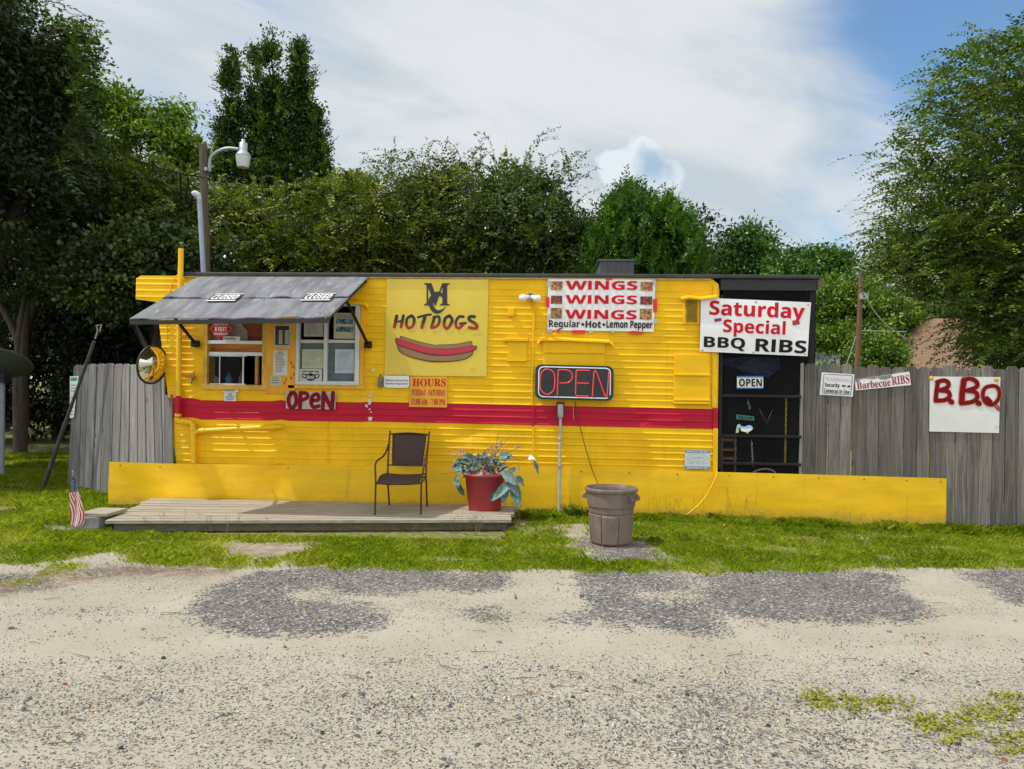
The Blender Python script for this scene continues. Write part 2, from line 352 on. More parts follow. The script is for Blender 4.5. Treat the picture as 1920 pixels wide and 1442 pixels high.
def nrm(q): return (q[2]-q[3]).cross(q[0]-q[3]).normalized()    # faces the viewer
def rectq(x0, y0, x1, y1, Y):
    xm, ym = (x0+x1)/2, (y0+y1)/2; X0 = P(x0, ym, Y).x; X1 = P(x1, ym, Y).x; Z1 = P(xm, y0, Y).z; Z0 = P(xm, y1, Y).z
    return [Vector((X0, Y, Z1)), Vector((X1, Y, Z1)), Vector((X1, Y, Z0)), Vector((X0, Y, Z0))]
def subq(q, a, b, c, d):     # sub-rectangle in unit coords: left, top, right, bottom measured from the top left
    return [bil(q, a, 1-b), bil(q, c, 1-b), bil(q, c, 1-d), bil(q, a, 1-d)]
def lettering(s, st, q, mat, parent, eps=.003, name='lettering', shear=0.):
    v, fs = textmesh(s, st); n = nrm(q); b = MB()
    b.add([bil(q, a+shear*(c-.5), c)+n*eps for a, c in v], fs, 0)
    return b.build(name, mat, parent)
def panel(q, t, mat, parent, name='panel', eps=0.):
    n = nrm(q); b = MB(); b.poly([p+n*eps for p in (q[3], q[2], q[1], q[0])], n, t); return b.build(name, mat, parent)
def stroke(b, pts, w, n, mi=0, taper=None, caps=True):
    """flat brush stroke through world points, half width w"""
    n = Vector(n); b.k = getattr(b, 'k', 0)+1; pts = [Vector(p)+n*.0006*b.k for p in pts]; k = len(pts); L_, Rr = [], []
    for i, p in enumerate(pts):
        t = (pts[min(i+1, k-1)]-pts[max(i-1, 0)]).normalized(); sd = n.cross(t); ww = w if taper is None else w*taper[min(i, len(taper)-1)]
        L_.append(p+sd*ww); Rr.append(p-sd*ww)
    b.add(L_+Rr, [(k+i, k+i+1, i+1, i) for i in range(k-1)], mi)
    if caps:
        for p, a in ((pts[0], pts[0]-pts[1]), (pts[-1], pts[-1]-pts[-2])):
            a = a.normalized(); sd = n.cross(a); p = p+n*.0002; ww = w if taper is None else w*taper[-1]
            b.add([p+sd*ww*math.cos(th)+a*ww*math.sin(th) for th in [math.pi*j/6 for j in range(7)]], [list(range(7))[::-1]], mi)
# ------------------------------------------------------------------ ground
YW = 9.40
def gz(x, y):
    x = np.asarray(x, float); y = np.asarray(y, float)
    return -0.022*np.maximum(0, x-1.5)*(x < 12)-0.231*(x >= 12) + .010*(fbm(x*1.3, y*1.3, 3)-.5)*np.clip((y-6.2)/.6, 0, 1)
def G(px, py, h=0.):
    d = ray(px, py); z = h
    for _ in range(4):
        p = CAM+d*((z-CAM.z)/d.z); z = h+float(gz(p.x, p.y))
    return p
GX = [-400, -700]
PATCHES = [[(350,1150),(380,1110),(470,1070),(560,1062),(700,1064),(720,1082),(600,1112),(650,1130),(760,1160),(700,1180),(560,1192),(450,1194),(370,1170)],
 [(560,1060),(960,1066),(960,1102),(880,1112),(820,1092),(740,1118),(650,1112),(560,1092)],
 [(1080,1068),(1260,1068),(1290,1112),(1340,1160),(1350,1192),(1240,1186),(1150,1172),(1110,1140),(1090,1100)],
 [(1300,1072),(1500,1068),(1680,1073),(1700,1110),(1770,1150),(1760,1162),(1640,1172),(1500,1166),(1390,1178),(1330,1132)],
 [(1800,1066),(2000,1066),(2000,1150),(1860,1122)], [(-60,1085),(60,1072),(105,1088),(95,1112),(-60,1118)], [(110,1060),(400,1062),(420,1072),(180,1082)],
 [(1385,1160),(1450,1158),(1460,1172),(1395,1178)], [(1040,1150),(1100,1145),(1110,1180),(1050,1182)], [(850,1130),(960,1150),(960,1172),(860,1162)]]
HOLES = [[(1190,1105),(1250,1106),(1260,1130),(1190,1128)], [(540,1108),(600,1105),(620,1128),(560,1140)], [(840,1070),(868,1070),(866,1086),(842,1085)]]
CANP = [(1040,986),(1100,982),(1110,1000),(1190,1012),(1235,1028),(1292,1048),(1288,1057),(1240,1057),(1170,1055),(1100,1058),(1090,1048),(1098,1036),(1072,1018),(1040,1003)]
BARE = [[(395,1022),(440,1014),(560,1015),(610,1028),(565,1046),(470,1052),(425,1040)], [(60,985),(180,990),(160,999),(75,994)], [(640,1016),(700,1016),(705,1024),(640,1024)], [(770,1024),(800,1023),(805,1030),(775,1031)], [(1740,1022),(1800,1024),(1800,1032),(1745,1031)], [(215,996),(950,994),(965,960),(1000,978),(975,992),(955,996)], [(300,1046),(345,1044),(350,1050),(305,1052)], [(900,1030),(950,1032),(945,1040),(905,1038)], [(1480,1040),(1540,1041),(1540,1048),(1485,1047)], [(1600,1012),(1640,1013),(1640,1019),(1600,1018)]]  # bare soil under the deck also darkens it as contact shade
FBX = [-900, -100, 0, 60, 110, 167, 200, 214, 236, 262, 333, 450, 470, 540, 560, 700, 850, 1000, 1100, 1110, 1300, 1330, 1450, 1560, 1600, 1750, 1920, 2900]
FBY = [1054, 1054, 1054, 1058, 1054, 1038, 1028, 1028, 1042, 1056, 1060, 1067, 1050, 1050, 1064, 1065, 1071, 1068, 1071, 1070, 1072, 1074, 1072, 1070, 1065, 1066, 1066, 1066]
def masks(x, y):
    x = np.asarray(x, float); y = np.asarray(y, float)
    px, py, ww = proj(x, y, gz(x, y))
    jx = (fbm(x*5, y*5, 21)-.5)*46; jy = (fbm(x*5, y*5, 31)-.5)*22
    jj = (fbm(x*2.2, y*2.2, 41)-.5)*24
    jx = jx+(fbm(x*17, y*17, 23)-.5)*26; jy = jy+(fbm(x*17, y*17, 33)-.5)*13; qx, qy = px+jx, py+jy
    grass = (py+jy*.8 < np.interp(px, FBX, FBY)) | (ww < .2)
    tuft = ((qx-498)/20)**2+((qy-1055)/7)**2 < 1; grass |= tuft
    for c in ((35, 1090, 45, 7), (105, 1078, 40, 6)): grass |= ((qx-c[0])/c[2])**2+((qy+.13*(px-70)-c[1])/c[3])**2 < 1
    grass &= ~inpoly(qx, qy, CANP)
    for b in BARE: grass &= ~inpoly(qx, qy+jj*.3, b)
    grass = grass & (y > 5.5)
    grey = np.zeros(x.shape)
    for p in PATCHES: grey = np.maximum(grey, inpoly(px+jx*1.3, py+jy*1.2, p)*1.0)
    for p in HOLES: grey *= 1-inpoly(px+jx, py+jy, p)*.85
    grey = np.maximum(grey, inpoly(qx, qy, CANP)*np.clip((py-992)/25, 0, .9))
    grey = np.maximum(grey, .42*np.clip((py-1215)/90, 0, 1)*np.clip(fbm(x*1.1+3, y*2.2, 51)*2.4-.62+np.clip((px-1000)/900, -.2, .45), 0, 1))
    dirt = np.exp(-((py-(1108-.17*px+np.clip(px-200, 0, 500)*.145))/13)**2)*(px < 440)
    for b in BARE: dirt = np.maximum(dirt, inpoly(qx, qy, b)*.75)
    dirt = np.maximum(dirt, (y > 12.2)*(y < 24)*1.0); dirt = np.maximum(dirt, inpoly(qx, qy, CANP)*np.clip((1006-py)/12, 0, .55))
    dirt = np.maximum(dirt, .5*np.exp(-((py-1200)/9)**2)*np.clip((px-1480)/90, 0, 1)*np.clip((1920-px)/60, 0, 1)*fbm(x*3, y*9, 61))
    return px, py, ww, grass, grey, dirt
xs = np.concatenate([[-900, -300, -120, -60, -30, -18, -12, -9], np.arange(-7.6, 7.6, .045), [9, 12, 18, 30, 60, 120, 300, 900]])
ys = np.concatenate([[-900, -200, -60, -20, -8, -3, 0, 1.2, 2.0], np.arange(2.4, 12.0, .04), [12.3, 13, 14, 15.5, 17, 20, 25, 32, 45, 70, 120, 300, 1200]])
XX, YY = np.meshgrid(xs, ys); px_, py_, ww_, gr_, gy_, di_ = masks(XX, YY)
ZZ = gz(XX, YY)-.0 + .012*(fbm(XX*7, YY*7, 77)-.5)*((YY > 2)*(YY < 12))
def blur(a):
    b = a.astype(float).copy(); b[1:-1, 1:-1] = (a[1:-1, 1:-1]*2.0+a[:-2, 1:-1]+a[2:, 1:-1]+a[1:-1, :-2]+a[1:-1, 2:])/6; return b
def blurn(a, k):
    for _ in range(k): a = blur(a)
    return a
colr = np.stack([blurn(gy_, 22), blurn(gr_*1.0, 3), blurn(di_, 5), np.clip((.15+.95*np.clip((py_-1200)/70, 0, 1)+.5*np.clip((1185-py_)/40, 0, 1))*(.15+1.5*fbm(XX*1.3, YY*2.4, 55)), 0, 1)*(ww_ > .3)], -1)
nx, ny = len(xs), len(ys); ii = np.arange(nx*ny).reshape(ny, nx)
FG = np.stack([ii[:-1, :-1], ii[:-1, 1:], ii[1:, 1:], ii[1:, :-1]], -1).reshape(-1, 4)
def groundmat():
    m = bpy.data.materials.new('ground'); m.use_nodes = True; t = m.node_tree; bs = t.nodes['Principled BSDF']; l = t.links.new
    at = N(t, 'ShaderNodeAttribute', attribute_name='mask'); sp = t.nodes.new('ShaderNodeSeparateColor'); l(at.outputs['Color'], sp.inputs[0])
    tcn = t.nodes.new('ShaderNodeTexCoord'); ob = tcn.outputs['Object']
    def noise(s, d=5, r=.6):
        n = N(t, 'ShaderNodeTexNoise', i_Scale=float(s), i_Detail=float(d), i_Roughness=r); l(ob, n.inputs['Vector']); return n.outputs['Fac']
    def mix(f, a, b):
        n = N(t, 'ShaderNodeMix', data_type='RGBA')
        for s, k in ((a, 'A'), (b, 'B')):
            if isinstance(s, tuple): n.inputs[k].default_value = (*s, 1)
            else: l(s, n.inputs[k])
        if isinstance(f, float): n.inputs['Factor'].default_value = f
        else: l(f, n.inputs['Factor'])
        return n.outputs['Result']
    sand = mix(sstep(t, noise(1.6), .3, .7), (.34, .305, .245), (.405, .37, .305))
    sand = mix(sstep(t, noise(24, 3), .35, .7), sand, mix(.5, sand, (.33, .305, .245)))
    sand = mix(sstep(t, noise(190, 2, .8), .52, .74), sand, (.27, .245, .20))
    # chips of stone, each cell its own colour
    vo = N(t, 'ShaderNodeTexVoronoi', i_Scale=62.0); l(ob, vo.inputs['Vector']); vs = t.nodes.new('ShaderNodeSeparateColor'); l(vo.outputs['Color'], vs.inputs[0])
    cr = t.nodes.new('ShaderNodeValToRGB'); l(vs.outputs[0], cr.inputs[0]); e = cr.color_ramp.elements
    e[0].color = (.045, .044, .043, 1); e[1].color = (.46, .45, .42, 1)
    for p, c in ((.25, (.095, .093, .092)), (.55, (.15, .147, .145)), (.86, (.21, .205, .20)), (.9, (.30, .21, .15))): x = e.new(p); x.color = (*c, 1)
    dn = sstep(t, vo.outputs['Distance'], .0, .012)
    k = mth(t, 'ADD', mth(t, 'MULTIPLY', vs.outputs[1], .75), mth(t, 'ADD', mth(t, 'MULTIPLY', noise(5, 8, .72), 1.5), mth(t, 'SUBTRACT', mth(t, 'MULTIPLY', noise(1.9, 4), 1.7), 1.22)))
    gate = sstep(t, mth(t, 'SUBTRACT', mth(t, 'MULTIPLY', sp.outputs[0], 1.36), k), -.06, .08)
    col = mix(gate, sand, cr.outputs[0])
    spk = N(t, 'ShaderNodeTexVoronoi', i_Scale=105.0); l(ob, spk.inputs['Vector']); s2 = t.nodes.new('ShaderNodeSeparateColor'); l(spk.outputs['Color'], s2.inputs[0])
    c2r = t.nodes.new('ShaderNodeValToRGB'); l(s2.outputs[1], c2r.inputs[0]); e = c2r.color_ramp.elements; e[0].color = (.045, .043, .04, 1); e[1].color = (.50, .48, .43, 1)
    for p, c in ((.3, (.11, .105, .095)), (.55, (.17, .16, .14)), (.72, (.24, .21, .15)), (.82, (.22, .14, .08))): x = e.new(p); x.color = (*c, 1)
    col = mix(sstep(t, mth(t, 'ADD', s2.outputs[0], mth(t, 'MULTIPLY', mth(t, 'SUBTRACT', at.outputs['Alpha'], .5), .50)), .93, .96), col, c2r.outputs[0])
    sk3 = N(t, 'ShaderNodeTexVoronoi', i_Scale=48.0); l(ob, sk3.inputs['Vector']); s3 = t.nodes.new('ShaderNodeSeparateColor'); l(sk3.outputs['Color'], s3.inputs[0])
    col = mix(mth(t, 'MULTIPLY', sstep(t, mth(t, 'ADD', s3.outputs[0], mth(t, 'MULTIPLY', mth(t, 'SUBTRACT', at.outputs['Alpha'], .5), .30)), .97, .99), mth(t, 'SUBTRACT', 1.0, sstep(t, sk3.outputs['Distance'], .006, .009))), col, mix(.35, c2r.outputs[0], (.06, .058, .055)))
    col = mix(mth(t, 'MULTIPLY', sp.outputs[2], sstep(t, noise(7, 6), .25, .7)), col, (.17, .115, .07))
    soil = mix(sstep(t, noise(14, 5), .4, .65), (.11, .135, .025), (.24, .22, .10))
    col = mix(sstep(t, mth(t, 'ADD', sp.outputs[1], mth(t, 'MULTIPLY', mth(t, 'SUBTRACT', noise(30, 4), .5), .7)), .45, .6), col, soil)
    l(col, bs.inputs['Base Color']); bs.inputs['Roughness'].default_value = .95; bs.inputs['Specular IOR Level'].default_value = .2
    bp = N(t, 'ShaderNodeBump', i_Strength=.55, i_Distance=.012)
    l(mth(t, 'ADD', mth(t, 'MULTIPLY', noise(70, 4), .8), mth(t, 'MULTIPLY', gate, mth(t, 'MULTIPLY', vs.outputs[2], .5))), bp.inputs['Height']); l(bp.outputs[0], bs.inputs['Normal'])
    return m
g = npmesh('ground', np.stack([XX, YY, ZZ], -1).reshape(-1, 3), FG, groundmat(), k=4, attr={'mask': ('POINT', 'FLOAT_COLOR', colr.reshape(-1, 4))}, smooth=True)
tag(g, 'sandy gravel lot with patches of grey stone and a strip of lawn', 'ground', kind='structure')

# ------------------------------------------------------------------ food trailer
Zt = P(900, 520, YW).z; Zb = .42                                # top of the siding, bottom of the siding
XR_ = P(1347, 700, YW).x
def XL(z):                                                       # raked left end with an overhanging step at the top
    zz = [P(255, 515, YW).z, P(255, 569, YW).z]
    xa = P(255, 540, YW).x; x1 = P(297, 600, YW); x2 = P(330, 868, YW)
    if z > zz[1]: return xa + .06*max(0, (z-(Zt-.06))/.06)**2
    return x1.x+(x2.x-x1.x)*(x1.z-z)/(x1.z-x2.z)
ZSTEP = P(255, 570, YW).z
def XRf(z): return XR_ - .10*max(0, (z-(Zt-.10))/.10)**2
def sag(x): return -.0072*(x+1.2)                                # the ribs run down slightly to the right
SW = rectq(388, 560, 496, 722, YW); OW = rectq(558, 568, 673, 719, YW)     # serving window, order window
OPN = [(q[0].x, q[1].x, q[3].z, q[0].z) for q in (SW, OW)]
RS = (P(860, 757, YW).z, P(860, 794, YW).z)                      # red stripe
trailer = thing('food_trailer', 'yellow ribbed metal food trailer with a red stripe along its side', 'food trailer', (-1.2, YW, 0))
prof = []; z = Zb; rs = random.Random(3)
zl = [Zb]
while z < Zt-.1: z += .081; zl.append(z)
keys = sorted(set([o[2] for o in OPN]+[o[3] for o in OPN]+[RS[0], RS[1], ZSTEP]))
rows = [(Zb, 0.)]
for i, zc in enumerate(zl[1:]):
    d = .0070 if i % 2 else .0048
    rows += [(zc-.013, 0), (zc-.006, -d), (zc+.006, -d), (zc+.014, 0)]
rows.append((Zt, 0.))
for kz in keys:
    zz_ = [r0[0] for r0 in rows]; j = min(range(len(rows)), key=lambda q: abs(zz_[q]-kz))
    if abs(zz_[j]-kz) < .006: rows[j] = (kz, rows[j][1])
    else: rows.append((kz, float(np.interp(kz, zz_, [r0[1] for r0 in rows])))); rows.sort()
xcols = sorted(set([round(o[0], 4) for o in OPN]+[round(o[1], 4) for o in OPN]+[round(v, 3) for v in np.arange(-4.7, 2.0, .115)]))
b = MB(); isop = lambda xm, zm: any(o[0]-1e-4 < xm < o[1]+1e-4 and o[2]-1e-4 < zm < o[3]+1e-4 for o in OPN)
def dent(x, z):
    d = .010*(float(fbm(x*1.7, z*2.6, 5))-.5)
    for cxp, czp, ra, dp in ((-.95, 1.06, .20, .022), (-1.05, .98, .12, .02), (1.15, 1.22, .09, .016), (.5, .92, .16, .012), (-2.6, .8, .3, .012)):
        d += dp*math.exp(-(((x-cxp)**2+(1.8*(z-czp))**2)/ra**2))
    return d
for i in range(len(rows)-1):
    (z0, d0), (z1, d1) = rows[i], rows[i+1]
    if z1-z0 < 1e-5: continue
    zm = (z0+z1)/2
    a0, a1 = (XL(z0 if z0 >= ZSTEP-1e-6 and zm > ZSTEP else min(z0, ZSTEP-.001) if zm < ZSTEP else z0+.001), XL(z1 if zm > ZSTEP else min(z1, ZSTEP-.001)))
    if zm > ZSTEP: a0 = XL(max(z0, ZSTEP+.001))
    e0, e1 = XRf(z0), XRf(z1)
    cols = [None]+[c for c in xcols if max(a0, a1)+.01 < c < min(e0, e1)-.01]+['E']
    def pt(c, zz2, dd, aa, ee):
        x = aa if c is None else ee if c == 'E' else c
        fade = min(1, (Zt-zz2)/.12)
        return (x, YW+dd+dent(x, zz2), zz2+sag(x)*max(0, min(1, fade))*(0 if any(abs(x-o[0]) < .12 or abs(x-o[1]) < .12 or (o[0] < x < o[1]) for o in OPN) else 1))
    mi = 1 if RS[1] < zm < RS[0] else 0
    for c0, c1 in zip(cols, cols[1:]):
        xm = ((a0 if c0 is None else c0)+(e0 if c1 == 'E' else c1))/2
        if isop(xm, zm): continue
        b.add([pt(c0, z0, d0, a0, e0), pt(c1, z0, d0, a0, e0), pt(c1, z1, d1, a1, e1), pt(c0, z1, d1, a1, e1)], [(0, 1, 2, 3)], mi)
b.build('siding', [M_yel, M_red], trailer)
# the rest of the body: ends, back, inner room
b = MB(); DY = 2.35; zb = [(XL(Zb), Zb), (XL(ZSTEP-.002), ZSTEP), (XL(ZSTEP+.002), ZSTEP), (XL(Zt), Zt)]
for (xa, za), (xb, zb_) in zip(zb, zb[1:]):
    b.add([(xa, YW+.012, za), (xb, YW+.012, zb_), (xb, YW+DY, zb_), (xa, YW+DY, za)], [(0, 1, 2, 3)])
b.add([(XRf(Zb), YW+.012, Zb), (XRf(Zb), YW+DY, Zb), (XRf(Zt-.1), YW+DY, Zt-.1), (XRf(Zt-.1), YW+.012, Zt-.1)], [(0, 1, 2, 3)])
b.add([(XL(Zb), YW+DY, Zb), (XL(ZSTEP-.002), YW+DY, ZSTEP), (XL(ZSTEP+.002), YW+DY, ZSTEP), (XL(Zt), YW+DY, Zt), (XRf(Zt-.1), YW+DY, Zt), (XRf(Zb), YW+DY, Zb)], [(0, 1, 2, 3, 4, 5)])
b.build('end_wall', M_yel, trailer)
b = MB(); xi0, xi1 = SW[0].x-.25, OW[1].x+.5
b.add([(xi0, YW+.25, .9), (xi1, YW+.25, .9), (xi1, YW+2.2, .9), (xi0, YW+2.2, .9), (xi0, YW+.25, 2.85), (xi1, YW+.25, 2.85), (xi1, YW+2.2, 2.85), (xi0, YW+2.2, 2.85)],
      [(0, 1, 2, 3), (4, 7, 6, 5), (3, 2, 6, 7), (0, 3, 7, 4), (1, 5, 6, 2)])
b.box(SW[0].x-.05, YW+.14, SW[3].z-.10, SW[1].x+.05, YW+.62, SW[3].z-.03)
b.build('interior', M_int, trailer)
# roof slab with a dark rolled edge
Xe = P(1534, 518, YW).x; b = MB(); b.bevbox(P(343, 520, YW).x, YW-.045, Zt-.004, Xe, YW+2.5, Zt+.045, .012)
b.build('roof', pmat('roof_edge', (.03, .03, .032), .6, .35, 6, .2, 30), trailer)
b = MB(); b.box(P(343, 520, YW).x, YW-.03, Zt-.022, XR_-.12, YW-.0135, Zt-.004); b.build('drip_edge', pmat('drip_edge', (.45, .34, .10), .5, .2, 8), trailer)
b = MB(); q = rectq(1124, 487, 1189, 513, YW+.7); b.bevbox(q[0].x, YW+.7, Zt+.04, q[1].x, YW+1.4, q[0].z, .012)
b.box(q[0].x-.02, YW+.68, q[0].z-.02, q[1].x+.02, YW+1.42, q[0].z+.006)
rv = b.build('roof_vent', pmat('roof_vent', (.075, .075, .08), .7, .25, 7, .2, 30, streak=(6, 1, .6)), trailer)
b = MB(); c = P(1160, 505, YW+.5); b.lathe([(0, .05), (.05, .045), (.075, .02), (.07, .005), (.03, 0), (.03, -.1)], (c.x, c.y, Zt+.07), 14); b.build('vent_cap', pmat('vent_cap', (.22, .21, .2), .6, .3, 9), trailer)
# seams and trim strips
def strip(px, y0, y1, w=.022, d=.02, mat=None):
    b = MB(); p0 = P(px, y0, YW-.012); p1 = P(px, y1, YW-.012); b.bevbox(p0.x-w/2, YW-.012-d, p1.z, p0.x+w/2, YW-.009, p0.z, .004); return b
for ya, yb_, mm_s in ((560, 760.5, M_yel), (760.5, 799.5, M_red), (799.5, 868, M_yel)): strip(1000, ya, yb_, .026, .004).build('trim_strip', mm_s, trailer)
strip(616, 791, 868, .008, .0005).build('trim_strip', M_yel, trailer)
for ya, yb_, mm_s in ((532, 764.5, M_yel), (764.5, 803, M_red), (803, 884, M_yel)):
    b = MB(); p0 = P(1341.5, ya, YW); p1 = P(1341.5, yb_, YW); b.box(p0.x-.03, YW-.015, p1.z, p0.x+.028, YW-.009, p0.z); b.build('corner_trim', mm_s, trailer)
# hatches, drip caps, vents
def flat(x0, y0, x1, y1, d=.022, name='access_hatch', rails=()):
    q = rectq(x0, y0, x1, y1, YW-.012); b = MB(); b.bevbox(q[0].x, YW-.012-d, q[3].z, q[1].x, YW-.006, q[0].z, .006)
    for ry in rails:
        z = P((x0+x1)/2, ry, YW).z; b.bevbox(q[0].x, YW-.03-d, z-.012, q[1].x, YW-.012-d+.003, z+.012, .005)
    return b.build(name, M_yel, trailer)
h = flat(951, 641, 988, 678); b = MB(); q = rectq(946, 634, 991, 641, YW); b.bevbox(q[0].x, YW-.06, q[3].z, q[1].x, YW-.008, q[0].z, .01); b.build('hatch_hood', M_yel, h)
flat(1018, 640, 1134, 686, .012, 'window_cover', (661,)); flat(1263, 664, 1331, 757, .016, 'window_cover', (703, 750, 756))
def cap(pts, name='drip_cap', dp=.07, th=.022):
    b = MB(); top = [P(x, y, YW-.01) for x, y in pts]
    for a, c in zip(top, top[1:]):
        o1 = Vector((0, -dp, -.03)); t1 = Vector((0, 0, -th))
        b.hexa([a+o1+t1, c+o1+t1, c+o1, a+o1], [a+t1, c+t1, c, a])
    return b.build(name, M_yel, trailer)
cap([(1008, 640), (1014, 632), (1060, 632), (1100, 634), (1142, 636), (1150, 643)])
cap([(657, 562), (685, 565), (692, 572)]); 
hv = cap([(1276, 556), (1290, 553), (1312, 556), (1343, 552)], 'vent_hood', .09)
q = rectq(1280, 559, 1312, 608, YW-.012); b = MB(); b.bevbox(q[0].x, YW-.02, q[3].z, q[1].x, YW-.006, q[0].z, .004); lv = b.build('wall_vent', M_yel, trailer)
q = rectq(1285, 563, 1307, 604, YW-.012); b = MB(); z = q[3].z
while z < q[0].z-.008:
    b.add([(q[0].x, YW-.034, z), (q[1].x, YW-.034, z), (q[1].x, YW-.021, z+.013), (q[0].x, YW-.021, z+.013)], [(0, 1, 2, 3)]); z += .0145
b.build('louvre', pmat('louvre', (.36, .24, .03), .6, .2, 9), lv)
q = rectq(953, 577, 965, 594, YW-.012); b = MB(); b.bevbox(q[0].x, YW-.06, q[3].z, q[1].x, YW-.008, q[0].z, .014); b.build('outlet_box', M_yel, trailer)
# twin flood lamp and its conduit
c = P(994, 557, YW-.05); lp = thing('flood_lamp', 'twin white flood lamp with two round bulbs beside the wings banner', 'lamp', c)
b = MB(); b.lathe([(0, -.05), (.045, -.045), (.05, 0), (.05, .04)], c, 14, M=Matrix.Rotation(R(90), 3, 'X')); b.build('base', M_white, lp)
bulb = pmat('bulb_glass', (.82, .82, .80), .15, .02, 4, spec=.7)
for sx, px, py in ((-1, 979, 559), (1, 1009, 560)):
    e = P(px, py, YW-.16); s0 = c+Vector((.02*sx, -.03, 0)); d = (e-s0).normalized(); M = d.to_track_quat('Z', 'Y').to_matrix()
    b = MB(); b.tube([s0, s0+d*(e-s0).length*.55], [.022, .03], 12); h_ = b.build('lamp_holder', M_white, lp)
    b = MB(); b.lathe([(.02, -.04), (.03, -.02), (.046, .03), (.044, .06), (.02, .075), (0, .078)], s0+d*(e-s0).length*.6, 16, M=M); b.build('bulb', bulb, lp)
b = MB(); b.tube([P(1000, 566, YW-.02), P(1002, 600, YW-.02), P(1000, 622, YW-.02), P(1001, 640, YW-.02)], .009, 6); b.build('lamp_conduit', M_yel, trailer)
# plumbing
def pipe(pts, r=.034, name='vent_pipe', m=M_yelg, rad=.06, red=None):
    b = MB(); path = elbow_path(pts, rad, 5); b.tube(path, r, 12)
    for i in range(1, len(pts)-1):                                # sockets at the elbows
        for j in (i-1, i+1):
            d = (Vector(pts[j])-Vector(pts[i])).normalized(); s = Vector(pts[i])+d*rad*1.05; b.tube([s, s+d*.035], r*1.22, 12)
    return b.build(name, m, trailer)
YP = YW-.075
pv = pipe([P(339.5, 466, YP), P(337, 600, YP), P(334.5, 742, YP)])
b = MB(); b.tube([P(334.5, 742, YP), P(333.5, 783, YP)], .0345, 12); b.build('painted_pipe', M_red, trailer)
pipe([P(333.5, 783, YP), P(333, 790, YP), P(362, 792, YP), P(363, 868, YP)], .034, 'drain_pipe')
pipe([P(365, 812, YP), P(372, 808, YP), P(524, 800, YP), (P(526, 800, YP).x, YW, P(526, 800, YP).z)], .03, 'drain_pipe', rad=.045)
b = MB(); q = P(357, 705, YW-.03); b.box(q.x-.05, YW-.06, q.z-.03, q.x+.05, YW-.01, q.z+.012); b.tube([q+Vector((.03, -.03, -.03)), q+Vector((.03, -.05, -.09))], .02, 8); b.tube([q+Vector((.06, -.03, .06)), q+Vector((.06, -.03, -.06))], .008, 6)
b.build('tap', pmat('old_brass', (.32, .20, .06), .5, .3, 20, metallic=.4), trailer)
b = MB(); b.tube(smooth_path([P(312, 640, YW-.02), P(316, 560, YW-.02), P(328, 520, YW-.03), P(345, 516, YW-.03), P(360, 516, YW-.03)], 5), .008, 6); b.build('cable', M_yel, trailer)

# serving window
def bx(q, m, name, parent, y0, y1, bev=.004):
    b = MB(); b.bevbox(q[0].x, y0, q[3].z, q[1].x, y1, q[0].z, bev); return b.build(name, m, parent)
fr = MB(); x0, x1, z0, z1 = SW[0].x, SW[1].x, SW[3].z, SW[0].z
fr.bevbox(x0-.035, YW-.03, z0-.03, x0+.02, YW+.2, z1, .004); fr.bevbox(x1-.02, YW-.03, z0-.03, x1+.035, YW+.2, z1, .004); fr.bevbox(x0-.05, YW-.04, z0-.06, x1+.05, YW-.008, z0-.003, .005); fr.box(x0+.02, YW-.006, z0-.002, x1-.02, YW+.22, z0+.006)
sv = fr.build('serving_window', pmat('window_jamb', (.60, .36, .05), .6, .25, 8), trailer)
q = rectq(391, 562, 494, 658, YW+.10); b = MB(); b.box(q[0].x, YW+.10, q[3].z, q[1].x, YW+.115, q[0].z); b.build('back_board', pmat('red_brown_board', (.20, .035, .012), .7, .25, 5, streak=(1, 1, 4)), sv)
b = MB(); b.poly([P(391, 641, YW+.09), P(464, 641, YW+.09), P(464, 622, YW+.09), P(436, 585, YW+.09), P(391, 585, YW+.09)], (0, -1, 0), .012); b.build('grey_board', pmat('grey_plywood', (.34, .29, .26), .8, .2, 8, streak=(1, 1, 5)), sv)
q = rectq(391, 645, 494, 661, YW+.08); b = MB(); b.box(q[0].x, YW+.08, q[3].z, q[1].x, YW+.095, q[0].z); b.build('header_board', pmat('orange_wood', (.48, .17, .02), .7, .35, 4, streak=(.6, 1, 5)), sv)
for nm, a in (('shelf', (388, 639, 496, 645, YW-.02, YW+.1)), ('rail', (390, 660, 495, 667, YW+.0, YW+.1)), ('rail', (391, 719, 458, 722, YW+.01, YW+.05))):
    q = rectq(*a[:4], YW); bx(q, M_alu if nm == 'rail' else M_white, nm, sv, a[4], a[5], .003)
for a in ((411.5, 667, 413, 720), (455, 667, 457.5, 720), (391, 666, 462, 668.5)): bx(rectq(*a, YW+.03), M_alu, 'sash_bar', sv, YW+.02, YW+.04, .001)
bx(rectq(479, 667, 484.5, 721, YW+.05), pmat('tan_wood', (.45, .25, .07), .7, .2, 8, streak=(4, 4, 1)), 'post', sv, YW+.03, YW+.09, .003)
q = rectq(390, 667, 456, 720, YW+.03); b = MB(); b.poly([q[3], q[2], q[1], q[0]], (0, -1, 0), .004); b.build('pane', M_glass, sv)
